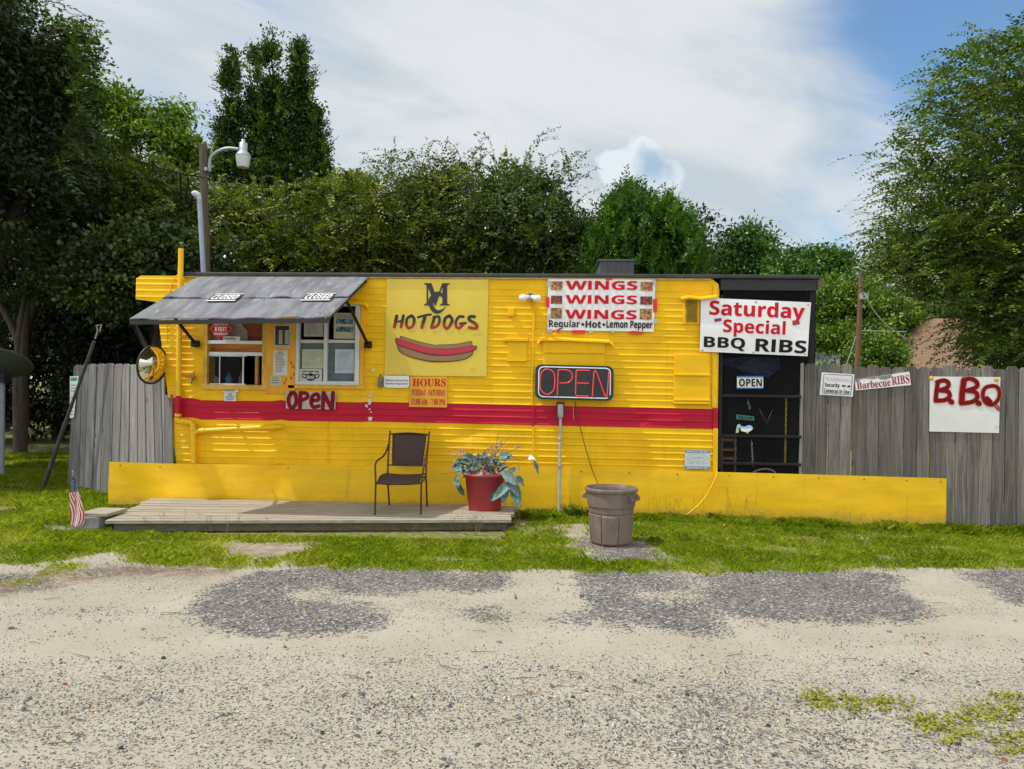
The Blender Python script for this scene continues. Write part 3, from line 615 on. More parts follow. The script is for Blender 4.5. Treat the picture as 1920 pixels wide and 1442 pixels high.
# order window
x0, x1, z0, z1 = OW[0].x, OW[1].x, OW[3].z, OW[0].z
M_fr = pmat('pale_alu', (.60, .62, .60), .45, .1, 8, metallic=.25)
fr = MB()
for a in ((x0-.015, z0-.02, x0+.03, z1), (x1-.045, z0-.02, x1+.015, z1), (x0+.03, z0-.02, x1-.045, z0+.03), (x0+.03, z1-.04, x1-.045, z1)): fr.bevbox(a[0], YW-.035, a[1], a[2], YW+.06, a[3], .004)
ow = fr.build('order_window', M_fr, trailer)
bx(rectq(608, 570, 614.5, 716, YW), M_fr, 'mullion', ow, YW-.025, YW+.055, .004)
for a in ((560, 637, 608, 643), (615, 637, 668, 643)): bx(rectq(*a, YW), M_fr, 'sash_rail', ow, YW+.01, YW+.05, .003)
for a in ((560, 638, 608, 716), (615, 638, 668, 716)):
    q = rectq(*a, YW+.07); b = MB(); b.box(q[0].x, YW+.07, q[3].z, q[1].x, YW+.078, q[0].z); b.build('blind', pmat('blue_grey_blind', (.26, .30, .33), .7, .12, 5, streak=(.4, 1, 3)), ow)
q = rectq(560, 570, 668, 716, YW+.03); b = MB(); b.poly([q[3], q[2], q[1], q[0]], (0, -1, 0), .004); b.build('pane', M_glass, ow)
fr = MB(); fr.bevbox(x0-.11, YW-.03, z0-.07, x1+.1, YW-.009, z0-.022, .005); fr.bevbox(x0-.40, YW-.03, z0-.14, x0-.02, YW-.0095, z1+.02, .005); fr.bevbox(x1+.018, YW-.028, z0-.02, x1+.075, YW-.009, z1+.02, .005); fr.build('surround', pmat('orange_paint', (.80, .37, .006), .5, .12, 3, streak=(3, 3, 1), col2=(.50, .16, .006), thr=.68), ow)

# awning
YF = 7.97
AT = [P(371, 521, YW-.03), P(691, 521, YW-.03)]; AF = [P(243, 597, YF), P(617, 594, YF)]
def awp(u, v, lift=0):                                            # u along, v down the slope
    p = (AT[0]*(1-u)+AT[1]*u)*(1-v)+(AF[0]*(1-u)+AF[1]*u)*v
    p.z += lift+.008*(float(fbm(u*7, v*3, 9))-.5); return p
b = MB()
for v0, v1, lf, wob in ((0, .56, .016, .012), (.53, 1, 0, 0)):
    nu, nv = 46, 8; vs = []
    for side in (0, -.012):
        for j in range(nv+1):
            for i in range(nu+1):
                u = i/nu; v = v0+(v1-v0)*j/nv; e = (wob*math.sin(u*17)*math.sin(u*5+1)+.008*math.sin(u*41)) if j == nv and wob else .006*math.sin(u*33)*(j == nv)
                vs.append(awp(u, v, lf+side+e))
    S = (nu+1)*(nv+1); fs = []
    for j in range(nv):
        for i in range(nu):
            a = j*(nu+1)+i; fs += [(a, a+nu+1, a+nu+2, a+1), (S+a+1, S+a+nu+2, S+a+nu+1, S+a)]
    for i in range(nu): a = nv*(nu+1)+i; fs.append((a, S+a, S+a+1, a+1)); fs.append((i, i+1, S+i+1, S+i))
    for j in range(nv): a = j*(nu+1); fs.append((a, S+a, S+a+nu+1, a+nu+1)); a += nu; fs.append((a, a+nu+1, S+a+nu+1, S+a))
    b.add(vs, fs, 0)
aw = b.build('awning', M_roofd, trailer)
b = MB(); lip = [awp(u/20, 1, -.02) for u in range(21)]
for a, c in zip(lip, lip[1:]): b.hexa([a+Vector((0, 0, -.045)), c+Vector((0, 0, -.045)), c, a], [a+Vector((0, .03, -.045)), c+Vector((0, .03, -.045)), c+Vector((0, .03, 0)), a+Vector((0, .03, 0))])
for u in (.01, .33, .66, .99): b.tube([awp(u, .02, -.035), awp(u, .98, -.035)], .018, 6)
b.build('frame', M_blk, aw)
for px, py, u in ((366, 644, .012), (690, 646, .988)):
    w0 = P(px, py, YW-.05); t0 = awp(u, .585, -.04); t0.x = t0.x*.6+w0.x*.4
    b = MB(); b.tube([w0, t0], .02, 8); br = b.build('brace', M_blkm, aw)
    b = MB(); b.bevbox(w0.x-.045, YW-.085, w0.z-.045, w0.x+.045, YW-.012, w0.z+.04, .008); b.build('bracket', M_blkm, aw)

# skirt of sheet metal along the bottom
sk_top = lambda px: float(np.interp(px, [205, 300, 360, 505, 1000, 1345, 1500, 1775], [866, 869, 870, 872, 876, 885, 889, 897]))
def skirt(x0, x1, name, Y, pk, par):
    b = MB(); n = max(8, int((x1-x0)/11)); nz = 7; vs = []
    for side in (0, .006):
        for i in range(n+1):
            px = x0+(x1-x0)*i/n; t = P(px, sk_top(px), Y)
            for j in range(nz+1):
                z = t.z+( -.16 - t.z)*j/nz; amp = pk*min(1, j/2.5)
                yy = Y+amp*(float(fbm(t.x*1.9+4, z*2.2, 15, 3))-.5)
                if Y < YW-.08: yy += .0655*min(1, max(0, (px-350)/208))
                if px < 520: yy -= .05*math.exp(-((t.x+4.45)/.09)**2)*(j/nz-.2)*.6; yy += .035*math.sin(t.x*7+z*3)*min(1, j/3)*.6
                vs.append((t.x, yy+side, z))
    S = (n+1)*(nz+1); fs = []
    for i in range(n):
        for j in range(nz): a = i*(nz+1)+j; fs += [(a, a+1, a+nz+2, a+nz+1), (S+a+nz+1, S+a+nz+2, S+a+1, S+a)]
    for i in range(n): a = i*(nz+1); fs.append((a, a+nz+1, S+a+nz+1, S+a))
    for j in range(nz):
        fs.append((j, S+j, S+j+1, j+1)); a = n*(nz+1)+j; fs.append((a, a+1, S+a+1, S+a))
    nf = n*nz*2; fr0 = [f for f in fs[:nf] if max(f) < S]; b.add(vs[:S], fr0, 0, True); b.add(vs, [f for f in fs if max(f) >= S], 0, False); return b.build(name, M_yelg, par)
skirt(205, 560, 'skirt_panel', YW-.088, .05, trailer); skirt(560, 1002, 'skirt_panel', YW-.0225, .014, trailer); skirt(1002, 1346, 'skirt_panel', YW-.022, .014, trailer); skirt(1346, 1775, 'skirt_panel', YW-.030, .03, trailer)
for px in (225, 300, 372, 455, 540, 1090, 1180, 1270, 1368, 1450, 1535, 1620, 1700, 1764):
    b = MB(); c = P(px, sk_top(px)+6, YW-(.092 if px < 350 else .046 if px < 500 else .031)); b.lathe([(.009, .012), (.009, 0), (.006, -.004), (0, -.005)], c, 8, M=Matrix.Rotation(R(-90), 3, 'X')); b.build('screw', pmat('rusty_screw', (.16, .07, .03), .7, .3, 30), trailer)

# peeled paint flakes
rf = random.Random(4)
for px, py, s in ((694, 744, 4), (690, 752, 6), (695, 757, 5), (686, 762, 4), (693, 770, 3), (692, 786, 6), (701, 694, 5), (695, 736, 3)):
    for k in range(2):
        b = MB(); c = P(px+rf.uniform(-3, 3), py+rf.uniform(-3, 3), YW-.017); b.add([c+Vector((math.cos(a)*s*.006*rf.uniform(.4, 1), -.001*k, math.sin(a)*s*.004*rf.uniform(.4, 1))) for a in [j*math.pi/4 for j in range(8)]], [list(range(8))]); b.build('bare_patch', pmat('bare_metal', (.66, .62, .58), .6, .1, 20), trailer)

for px, py in ((546, 680), (549, 688), (553, 690), (551, 702), (536, 712), (533, 718), (546, 709), (372, 600)):
    c = P(px, py, YW-.034); b = MB(); b.add([c+Vector((math.cos(a)*.012*rf.uniform(.3, 1), 0, math.sin(a)*.03*rf.uniform(.4, 1))) for a in [j*math.pi/3 for j in range(6)]], [list(range(6))]); b.build('rust_spot', pmat('rust', (.28, .03, .015), .8, .2, 30), trailer)

# ------------------------------------------------------------------ screened porch at the right end
x0, x1 = XR_+.012, P(1531, 600, YW).x; zt = Zt-.006
porch = thing('screened_porch', 'black screened porch cage of steel mesh at the right end of the trailer', 'porch', (x0, YW, 0))
b = MB(); D1 = 2.3
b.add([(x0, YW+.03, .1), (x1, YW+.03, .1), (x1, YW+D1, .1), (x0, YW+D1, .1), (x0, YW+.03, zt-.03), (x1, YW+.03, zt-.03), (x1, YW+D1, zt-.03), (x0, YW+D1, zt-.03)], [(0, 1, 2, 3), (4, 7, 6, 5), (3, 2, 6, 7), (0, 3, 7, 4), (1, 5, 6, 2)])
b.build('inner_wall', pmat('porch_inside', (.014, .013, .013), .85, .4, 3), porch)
b = MB(); b.bevbox(x0, YW-.012, P(1430, 545, YW).z, x1, YW+.02, zt, .006); b.build('fascia', pmat('black_board', (.018, .018, .02), .6, .4, 5, streak=(1, 1, 6)), porch)
b = MB(); b.bevbox(x1-.075, YW+.03, .0, x1-.005, YW+.10, zt-.004, .006); b.build('post', M_blkm, porch)
b = MB(); b.bevbox(x0, YW-.018, P(1350, 880, YW).z, x0+.035, YW+.02, zt-.2, .006); b.build('post', M_blkm, porch)
for py in (743, 818, 870):
    z = P(1425, py, YW).z; b = MB(); b.bevbox(x0+.036, YW-.018, z-.018, P(1502, py, YW).x, YW+.02, z+.018, .006); b.build('rail', M_blkm, porch)
# expanded metal mesh: two families of slanted strands
b = MB(); za, zc = .25, P(1430, 545, YW).z; W = x1-.08-(x0+.036); xa = x0+.036; sp = .036; sl_ = 1.9
def clip(x, sgn):
    pts = []
    # line: X = x + sgn*(z-za)/sl_
    zA, zB = za, zc
    for X_ in (xa, xa+W):
        zz3 = za+(X_-x)*sl_*sgn
        if sgn > 0: (zA, zB) = (max(zA, zz3), zB) if X_ == xa else (zA, min(zB, zz3))
        else: (zA, zB) = (zA, min(zB, zz3)) if X_ == xa else (max(zA, zz3), zB)
    return zA, zB
k = -60
for sgn in (1, -1):
    for i in range(-60, 110):
        x = xa+i*sp; zA, zB = clip(x, sgn)
        if zB-zA < .02: continue
        A = Vector((x+sgn*(zA-za)/sl_, YW+.0125+.0016*sgn, zA)); B = Vector((x+sgn*(zB-za)/sl_, YW+.0125+.0016*sgn, zB)); s = .0020
        b.hexa([A+Vector((-s, 0, 0)), A+Vector((s, 0, 0)), B+Vector((s, 0, 0)), B+Vector((-s, 0, 0))], [A+Vector((-s, .003, 0)), A+Vector((s, .003, 0)), B+Vector((s, .003, 0)), B+Vector((-s, .003, 0))])
b.build('mesh_screen', pmat('screen_wire', (.030, .030, .033), .6, .2, 9, spec=.3), porch)
b = MB(); e = Vector((x1+.005, YW-.02, Zt-.02)); b.hexa([e+Vector((0, 0, -.12)), e+Vector((.06, 0, -.05)), e+Vector((.07, 0, .03)), e], [e+Vector((0, .5, -.12)), e+Vector((.06, .5, -.05)), e+Vector((.07, .5, .03)), e+Vector((0, .5, 0))]); b.build('eave_end', M_dkwood, porch)
# ------------------------------------------------------------------ signs
def sign(name, label, q, t, mat, cat='sign', group=None, pname='panel'):
    c = (q[2]+q[3])/2; o = thing(name, label, cat, c, group); panel(q, t, mat, o, pname); return o
def qpx(Y, *pts): return [P(x, y, Y) for x, y in pts]            # TL, TR, BR, BL given where they stand on a plane
YS = YW-.022
def shapepoly(name, pts, n, mat, parent, eps):
    b = MB(); b.add([p+n*eps for p in pts], [list(range(len(pts)))]); return b.build(name, mat, parent)

# hot dog board
q = qpx(YS, (725, 523), (916, 524), (912, 706), (721, 704)); n = nrm(q)
hd = sign('menu_board', 'large yellow board painted with a hot dog and the words HOTDOGS', q, .008, pmat('board_yellow', (.72, .53, .05), .4, .06, 2, .05, 12, col2=(.66, .47, .012), thr=.6))
PX = lambda x, y, e=.004: P(x, y, YS)+n*e
def rq(x0, y0, x1, y1): return [PX(x0, y0, 0), PX(x1, y0, 0), PX(x1, y1, 0), PX(x0, y1, 0)]
M_bk = pmat('sign_black', (.022, .024, .026), .5, .1, 10)
lettering('M', 'serif', rq(795, 531, 843, 573), M_bk, hd, .003)
b = MB(); stroke(b, smooth_path([PX(831, 557), PX(826, 552), PX(818, 552), PX(810, 560), PX(808, 570), PX(813, 581), PX(821, 585), PX(829, 582), PX(836, 576)], 5), .028, n, taper=[.35, .5, .6, .7, .8, .9, 1, 1.05, 1.1, 1.15, 1.2, 1.2, 1.2, 1.2, 1.2, 1.2, 1.2, 1.2, 1.15, 1.1, 1.1, 1.05, 1, 1, 1, 1, 1, .95, .9, .85, .8, .75, .7, .65, .6, .5, .4, .3, .25, .2, .15], caps=False); b.build('lettering', M_bk, hd)
def twotone():
    m = bpy.data.materials.new('black_to_red_brush'); m.use_nodes = True; t = m.node_tree; bs = t.nodes['Principled BSDF']; l = t.links.new
    tcn = t.nodes.new('ShaderNodeTexCoord'); sp = t.nodes.new('ShaderNodeSeparateXYZ'); l(tcn.outputs['Generated'], sp.inputs[0])
    nz = N(t, 'ShaderNodeTexNoise', i_Scale=14.0); l(tcn.outputs['Object'], nz.inputs['Vector'])
    mx = N(t, 'ShaderNodeMix', data_type='RGBA'); mx.inputs['B'].default_value = (.018, .017, .017, 1); mx.inputs['A'].default_value = (.34, .016, .012, 1)
    l(sstep(t, mth(t, 'ADD', sp.outputs[2], mth(t, 'MULTIPLY', mth(t, 'SUBTRACT', nz.outputs['Fac'], .5), .5)), .2, .55), mx.inputs['Factor']); l(mx.outputs['Result'], bs.inputs['Base Color']); bs.inputs['Roughness'].default_value = .5; return m
M_tt = twotone(); b = MB()
def br(pts, w=.028, tp=None): stroke(b, smooth_path([PX(*p) for p in pts], 4), w, n, taper=tp)
br([(744, 592.5), (739.5, 613)], .021); br([(756.5, 592), (752, 613)], .019); br([(742, 604), (754, 601.5)], .012)
br([(772, 592), (764, 597), (762, 609), (767, 615), (774, 611), (777, 599), (772, 592)], .018)
br([(784, 595), (798, 591), (808, 590)], .014); br([(797, 594), (791, 614)], .021)
br([(815, 595), (809, 614)], .019); br([(813, 595), (823, 594), (824, 603), (820, 611), (810, 615)], .016)
br([(843, 592), (835, 597), (833, 609), (837, 616), (843, 612), (848, 600), (843, 592)], .019)
br([(869, 594), (861, 594), (855, 603), (856, 613), (862, 615), (868, 609)], .017); br([(863, 607), (873, 606)], .017)
br([(890, 594), (881, 594), (880, 600), (890, 606), (895, 613), (889, 616), (880, 614)], .019)
b.build('lettering', M_tt, hd)
def arc(pts, k=6): return smooth_path([PX(x, y, 0) for x, y in pts], k)
bun = pmat('painted_bun', (.30, .155, .06), .5, .06, 5); dog = pmat('painted_sausage', (.52, .018, .045), .45, .06, 5)
def band(name, top, bot, e, m):
    T = arc(top); B = arc(bot); p = T+B[::-1]; c = sum(p, Vector())/len(p); grow = [v+(v-c).normalized()*.009+Vector((0, 0, .008 if i < len(T) else -.008)) for i, v in enumerate(p)]
    o = MB(); k = len(T)
    o.add([v+n*(e) for v in grow], [(i, i+1, 2*k-2-i, 2*k-1-i) for i in range(k-1)]); o.build('outline', M_bk, hd)
    o = MB(); o.add([v+n*(e+.002) for v in p], [(i, i+1, 2*k-2-i, 2*k-1-i) for i in range(k-1)]); o.build(name, m, hd)
band('bun', [(751, 635), (754, 631.5), (775, 638), (810, 646), (850, 646), (880, 641), (884, 643)], [(752, 638), (760, 642), (780, 649), (815, 656), (850, 655), (880, 650), (885, 647)], .003, bun)
band('bun', [(745, 645), (752, 650), (780, 657), (815, 663), (850, 661), (883, 655), (886, 660)], [(746, 650), (752, 660), (775, 670), (805, 676), (840, 677), (870, 673), (885, 664)], .003, bun)
band('sausage', [(742.5, 637), (746, 635), (765, 642), (800, 652), (840, 655), (880, 650), (893, 649.5)], [(743, 641), (748, 646), (770, 654), (805, 663), (840, 665), (880, 659), (893, 653)], .0065, dog)
b = MB()
for px, py in ((733, 528), (820, 527), (910, 529), (724, 650), (912, 650), (758, 700), (782, 701), (905, 703)): c = PX(px, py, .002); b.lathe([(.006, 0), (.004, .004), (0, .005)], c, 8, M=Matrix.Rotation(R(90), 3, 'X'))
b.build('screw', M_galv, hd)

q = qpx(YS, (769, 706), (839, 706), (838, 764), (767, 763)); hs = sign('opening_hours_sign', 'orange sign with red HOURS lettering below the hot dog board', q, .006, pmat('sign_orange', (.74, .36, .02), .5, .06, 4))
lettering('HOURS', 'serif', subq(q, .07, .07, .96, .32), M_inkr, hs); b = MB()
lettering('TUESDAY - SATURDAY', 'serif', subq(q, .05, .42, .95, .62), M_inkr, hs); lettering('11:00 AM - 7:00 PM', 'serif', subq(q, .05, .72, .95, .92), M_inkr, hs)
q = rectq(720, 703, 767, 727, YS); b = MB(); n2 = nrm(q)
def rrect(q, r, k=5):
    X = (q[2]-q[3]); Z = (q[0]-q[3]); w_, h_ = X.length, Z.length; X, Z = X.normalized(), Z.normalized(); out = []
    for cx_, cz_, a0 in ((w_-r, r, -90), (w_-r, h_-r, 0), (r, h_-r, 90), (r, r, 180)):
        for i in range(k+1): a = R(a0+90*i/k); out.append(q[3]+X*(cx_+r*math.cos(a))+Z*(cz_+r*math.sin(a)))
    return out
pl = thing('proverb_plaque', 'small white plaque with rounded corners beside the orange hours sign', 'plaque', (q[2]+q[3])/2); b.poly(rrect(q, .035), n2, .006); b.build('panel', M_white, pl)
lettering('Obedience Brings Purity', 'serif', subq(q, .05, .34, .96, .53), pmat('maroon_ink', (.22, .05, .10), .6), pl); lettering('Disobedience Brings Impurity', 'serif', subq(q, .05, .60, .96, .78), MATS['maroon_ink'], pl)
b = MB(); c = P(714, 711, YS); b.bevbox(c.x-.03, YW-.06, c.z-.10, c.x+.03, YW-.012, c.z+.02, .006); b.tube([c+Vector((0, -.02, .02)), c+Vector((0, -.02, .06))], .012, 8)
tag(b.build('small_lock_box', pmat('dull_metal', (.16, .15, .10), .5, .3, 20, metallic=.4)), 'small dull metal lock box left of the white plaque', 'lock box')

# wings banner
q = qpx(YS-.01, (1028, 522), (1229, 523), (1226, 622), (1026, 619)); n = nrm(q)
wb = thing('wings_banner', 'white vinyl banner reading WINGS three times, taped to the trailer', 'banner', (q[2]+q[3])/2)
b = MB(); nu, nv = 40, 16; vs = []
for j in range(nv+1):
    for i in range(nu+1):
        u, v = i/nu, j/nv; vs.append(bil(q, u, v)+n*(.006*math.sin(math.pi*u)*math.sin(math.pi*v)-.004+.004*(float(fbm(u*6, v*4, 12))-.5)))
b.add(vs, [(j*(nu+1)+i, j*(nu+1)+i+1, (j+1)*(nu+1)+i+1, (j+1)*(nu+1)+i) for j in range(nv) for i in range(nu)], 0, True); b.build('sheet', M_vinyl, wb)
for v0, v1 in ((.045, .215), (.32, .485), (.60, .775)): lettering('WINGS', 'b', subq(q, .165, v0, .835, v1), M_inkr, wb, .011)
for t_, a, c in (('Regular', .015, .305), ('Hot', .36, .505), ('Lemon Pepper', .555, .985)): lettering(t_, 'b', subq(q, a, .80 if t_ != 'Hot' else .81, c, .985 if t_ != 'Hot' else .945), M_ink, wb, .011)
b = MB()
for u in (.333, .53): c = bil(q, u, .12)+n*.011; b.add([c+Vector((math.cos(k*math.pi/5)*.018, 0, math.sin(k*math.pi/5)*.018)) for k in range(10)], [list(range(10))])
b.build('bullet', M_ink, wb)
def foodpic(nm, a, b_, c_):
    m = bpy.data.materials.new(nm); m.use_nodes = True; t = m.node_tree; bs = t.nodes['Principled BSDF']; l = t.links.new; tcn = t.nodes.new('ShaderNodeTexCoord')
    v = N(t, 'ShaderNodeTexVoronoi', i_Scale=26.0); l(tcn.outputs['Object'], v.inputs['Vector']); cr = t.nodes.new('ShaderNodeValToRGB'); l(v.outputs['Distance'], cr.inputs[0])
    e = cr.color_ramp.elements; e[0].color = (*a, 1); e[1].color = (*c_, 1); e[1].position = .75; x = e.new(.35); x.color = (*b_, 1); l(cr.outputs[0], bs.inputs['Base Color']); return m
fm = [foodpic('fried_wings_print', (.62, .33, .12), (.48, .19, .06), (.16, .05, .02)), foodpic('hot_wings_print', (.50, .12, .05), (.30, .045, .02), (.06, .015, .01)), foodpic('lemon_wings_print', (.62, .40, .12), (.42, .22, .05), (.10, .06, .02))]
for k, (v0, v1) in enumerate(((.06, .225), (.335, .49), (.57, .77))):
    for u0, u1 in ((.03, .135), (.865, .975)): s = subq(q, u0, v0, u1, v1); shapepoly('food_picture', [s[3], s[2], s[1], s[0]], n, fm[k], wb, .011)
def tapes(items, m, nm):
    for a in items: s = qpx(YS-.012, *a); b = MB(); b.poly([s[3], s[2], s[1], s[0]], n, .002); b.build(nm, m, wb)
tapes([[(1023, 557), (1030, 557), (1030, 577), (1024, 577)], [(1136, 518), (1149, 519), (1148, 525), (1136, 526)], [(1224, 561), (1232, 560), (1232, 585), (1225, 585)], [(1074, 619), (1098, 619), (1097, 625), (1073, 625)], [(1044, 617), (1050, 617), (1049, 623), (1044, 623)], [(1184, 620), (1209, 622), (1206, 626), (1178, 626)]], M_tape, 'red_tape')
tapes([[(1025, 528), (1032, 526), (1032, 536), (1026, 538)], [(1222, 525), (1230, 526), (1231, 534), (1223, 533)], [(1025, 618), (1036, 617), (1034, 624), (1027, 624)], [(1104, 619), (1113, 620), (1111, 624), (1104, 624)], [(1146, 619), (1153, 620), (1151, 625), (1146, 624)], [(1226, 599), (1232, 598), (1231, 607), (1226, 606)], [(1028, 588), (1031, 588), (1030, 603), (1026, 602)]], M_duct, 'grey_tape')

# Saturday special banner, hangs across the trailer corner and the porch
q = qpx(YS-.03, (1314, 558), (1521, 567), (1514, 668), (1312, 659)); n = nrm(q)
sb = thing('special_banner', 'white vinyl banner reading Saturday Special BBQ RIBS hung over the porch mesh', 'banner', (q[2]+q[3])/2)
b = MB(); vs = []
wave = lambda u, v: .010*math.sin(u*9+v*3)*(.3+v*(1-v)*2)+.012*math.sin(math.pi*u)*math.sin(math.pi*v)
for j in range(nv+1):
    for i in range(nu+1): u, v = i/nu, j/nv; vs.append(bil(q, u, v)+n*wave(u, v))
b.add(vs, [(j*(nu+1)+i, j*(nu+1)+i+1, (j+1)*(nu+1)+i+1, (j+1)*(nu+1)+i) for j in range(nv) for i in range(nu)], 0, True); b.build('sheet', M_vinyl, sb)
def bl(s, st, a, m):
    v, fs = textmesh(s, st); b = MB(); out = []
    for x, y in v: u = a[0]+(a[2]-a[0])*x; w_ = 1-(a[3]+(a[1]-a[3])*y); out.append(bil(q, u, w_)+n*(wave(u, w_)+.003))
    b.add(out, fs); b.build('lettering', m, sb)
bl('Saturday', 'b', (.08, .03, .95, .40), M_inkr); bl('Special', 'b', (.21, .37, .78, .70), M_inkr); bl('BBQ', 'b', (.035, .715, .42, .96), M_ink); bl('RIBS', 'b', (.515, .715, .985, .955), M_ink)
b = MB()
for u, v in ((.025, .97), (.5, .96), (.975, .96), (.025, .03), (.5, .03), (.975, .04)): c = bil(q, u, v)+n*(wave(u, v)+.002); b.lathe([(.005, .003), (.012, .003), (.013, 0)], c, 10, M=Matrix.Rotation(R(90), 3, 'X'))
b.build('grommet', M_galv, sb)
for a in (.125, .84):
    c = [bil(q, a, .615), bil(q, a+.065, .64), bil(q, a+.07, .585), bil(q, a+.005, .555)]; shapepoly('red_mark', [x+n*.004 for x in (c[3], c[2], c[1], c[0])], n, pmat('dark_red_ink', (.32, .03, .05), .6), sb, wave(a+.03, .6)+.002)

# neon open sign
q = qpx(YW-.125, (1004, 683), (1153, 687), (1150, 752), (1003, 748)); n = nrm(q)
ns = thing('neon_open_sign', 'black box sign with red OPEN tubes and a pale blue tube border', 'neon sign', (q[2]+q[3])/2)
b = MB(); b.poly(rrect(q, .075), n, .10); b.build('housing', pmat('sign_housing', (.016, .02, .022), .35, .2, 8), ns)
s = subq(q, .045, .07, .955, .93); b = MB(); pr = [p+n*.022 for p in rrect(s, .06)]; k0 = 4; pr = pr[k0:]+pr[:k0-1]; b.tube(pr, .0065, 8); b.build('border_tube', pmat('blue_tube', (.62, .74, .80), .25, .05, 8, emit=(.50, .8, 1, .22)), ns)
def lp(u, v): return bil(q, u, v)+n*.028
letters = [[(.14, .87), (.10, .82), (.065, .68), (.065, .34), (.10, .2), (.155, .14), (.21, .2), (.245, .34), (.245, .68), (.21, .82), (.14, .87)],
  [(.285, .12), (.288, .83), (.305, .86), (.40, .86), (.455, .8), (.475, .68), (.45, .54), (.40, .48), (.31, .48)],
  [(.685, .86), (.53, .86), (.515, .83), (.515, .16), (.53, .12), (.685, .12)], [(.53, .49), (.68, .49)],
  [(.73, .12), (.738, .82), (.755, .86), (.775, .80), (.885, .16), (.90, .12), (.915, .16), (.925, .84)]]
for k, a in enumerate(letters):
    b = MB(); pts = [lp(*p) for p in a]; pts = smooth_path(pts, 5) if k == 0 else elbow_path(pts, .035, 4); b.tube(pts, .0068, 8)
    b.build('letter_tube', pmat('red_tube', (.60, .05, .05), .25, .05, 8, emit=(1, .05, .05, .42)), ns)
s = subq(q, .40, .2, .66, .8); shapepoly('back_plate', [s[3], s[2], s[1], s[0]], n, pmat('dark_plate', (.022, .022, .024), .25, .1, 5), ns, .004)

# hand painted wooden OPEN board
q = qpx(YS-.03, (537, 733), (630, 735), (628, 768), (536, 766)); n = nrm(q)
wo_ = sign('painted_open_board', 'narrow board painted with big dark red OPEN letters under the order window', q, .025, pmat('board_white_grey', (.50, .47, .43), .7, .2, 9, col2=(.16, .16, .16), thr=.56))
def hl(b, pts, w): stroke(b, smooth_path([bil(q, u, v)+n*.004 for u, v in pts], 4), w, n)
b = MB(); hl(b, [(.10, .88), (.05, .55), (.08, .14), (.15, .08), (.21, .4), (.18, .85), (.10, .90)], .026)
hl(b, [(.29, .06), (.29, .92)], .026); hl(b, [(.29, .90), (.41, .88), (.43, .65), (.31, .48)], .024)
hl(b, [(.52, .48), (.66, .55), (.63, .85), (.54, .75), (.51, .4), (.56, .12), (.67, .18)], .024)
hl(b, [(.755, .04), (.755, .94)], .026); hl(b, [(.755, .92), (.93, .06)], .026); hl(b, [(.945, .04), (.945, .95)], .026)
b.build('lettering', pmat('dark_red_brush', (.22, .006, .012), .7, .12, 9, spec=.2), wo_)

# closed signs on the awning
def awq(u0, v0, u1, v1, sk=0): return [awp(u0, v0, .03), awp(u1, v0, .03), awp(u1-sk, v1, .022), awp(u0-sk, v1, .022)]
for k, (u0, u1, lab) in enumerate(((.268, .425, 'black and white CLOSED sign on the awning roof nearer the yellow pipe'), (.768, .925, 'black and white CLOSED sign on the awning roof nearer the hot dog board'))):
    q = awq(u0, .50, u1, .66); o = sign('closed_sign', lab, q, .004, pmat('closed_black', (.03, .03, .032), .5), group='closed signs on the awning')
    lettering('CLOSED', 'bi', subq(q, .07, .15, .94, .77), pmat('letter_white', (.82, .82, .82), .5), o, .002); s = subq(q, .0, .90, 1, 1); shapepoly('edge', [s[3], s[2], s[1], s[0]], nrm(q), M_white, o, .0015)
    s = subq(q, 0, 0, 1, .06); shapepoly('edge', [s[3], s[2], s[1], s[0]], nrm(q), M_white, o, .0015)

# papers and notices round the windows
def paper(name, label, q, mat, lines=0, ink=None, cat='notice', title=None, x=(.12, .88), y=(.12, .9), grp=None):
    o = sign(name, label, q, .003, mat, cat, grp, 'sheet'); n = nrm(q); rp = random.Random(len(label))
    if lines:
        b = MB(); y0 = y[0]
        for i in range(lines):
            v = y0+(y[1]-y0)*i/lines; s = subq(q, x[0]+rp.uniform(0, .06), v, x[1]-rp.uniform(0, .25), v+(y[1]-y0)/lines*.42); b.add([p+n*.0015 for p in (s[3], s[2], s[1], s[0])], [(0, 1, 2, 3)])
        b.build('print', ink or pmat('grey_print', (.22, .22, .21), .8), o)
    if title: lettering(title[0], title[1], subq(q, *title[2]), title[3], o, .002)
    return o
YB = YW-.036
q = rectq(512, 657, 539, 704, YB); menu = paper('menu_sheet', 'worn white menu sheet taped on the orange post between the windows', q, M_paper, 13, title=('MENU', 'b', (.33, .05, .66, .10), M_ink))
q = rectq(507, 706, 528, 723, YB); paper('paper_note', 'small pale note below the worn white menu sheet', q, M_paperg, 3)
q = rectq(514, 609, 544, 652, YB-.02); mb_ = sign('price_board', 'small black letter board in a cream frame between the windows', q, .03, M_cream, 'letter board', pname='frame'); n = nrm(q)
s = subq(q, .07, .05, .94, .88); shapepoly('face', [s[3], s[2], s[1], s[0]], n, pmat('board_black', (.025, .02, .02), .4), mb_, .003); b = MB()
for i in range(7):
    for u0, u1 in ((.30, .53), (.68, .92)): a = subq(q, u0, .24+i*.088, u1, .24+i*.088+.062); b.add([p+n*.005 for p in (a[3], a[2], a[1], a[0])], [(0, 1, 2, 3)])
b.build('price_strip', pmat('strip_cream', (.50, .47, .34), .6), mb_)
c = P(414, 616, YW-.01); q = [c+Vector((-.155, 0, 0)), c+Vector((0, 0, .165)), c+Vector((.155, 0, 0)), c+Vector((0, 0, -.165))]
dm = thing('distance_sign', 'red diamond sign reading 6 FEET in the serving window', 'sign', c); b = MB(); b.poly([q[0], q[3], q[2], q[1]], (0, -1, 0), .004); b.build('panel', pmat('diamond_red', (.56, .012, .03), .4, .05, 6), dm)
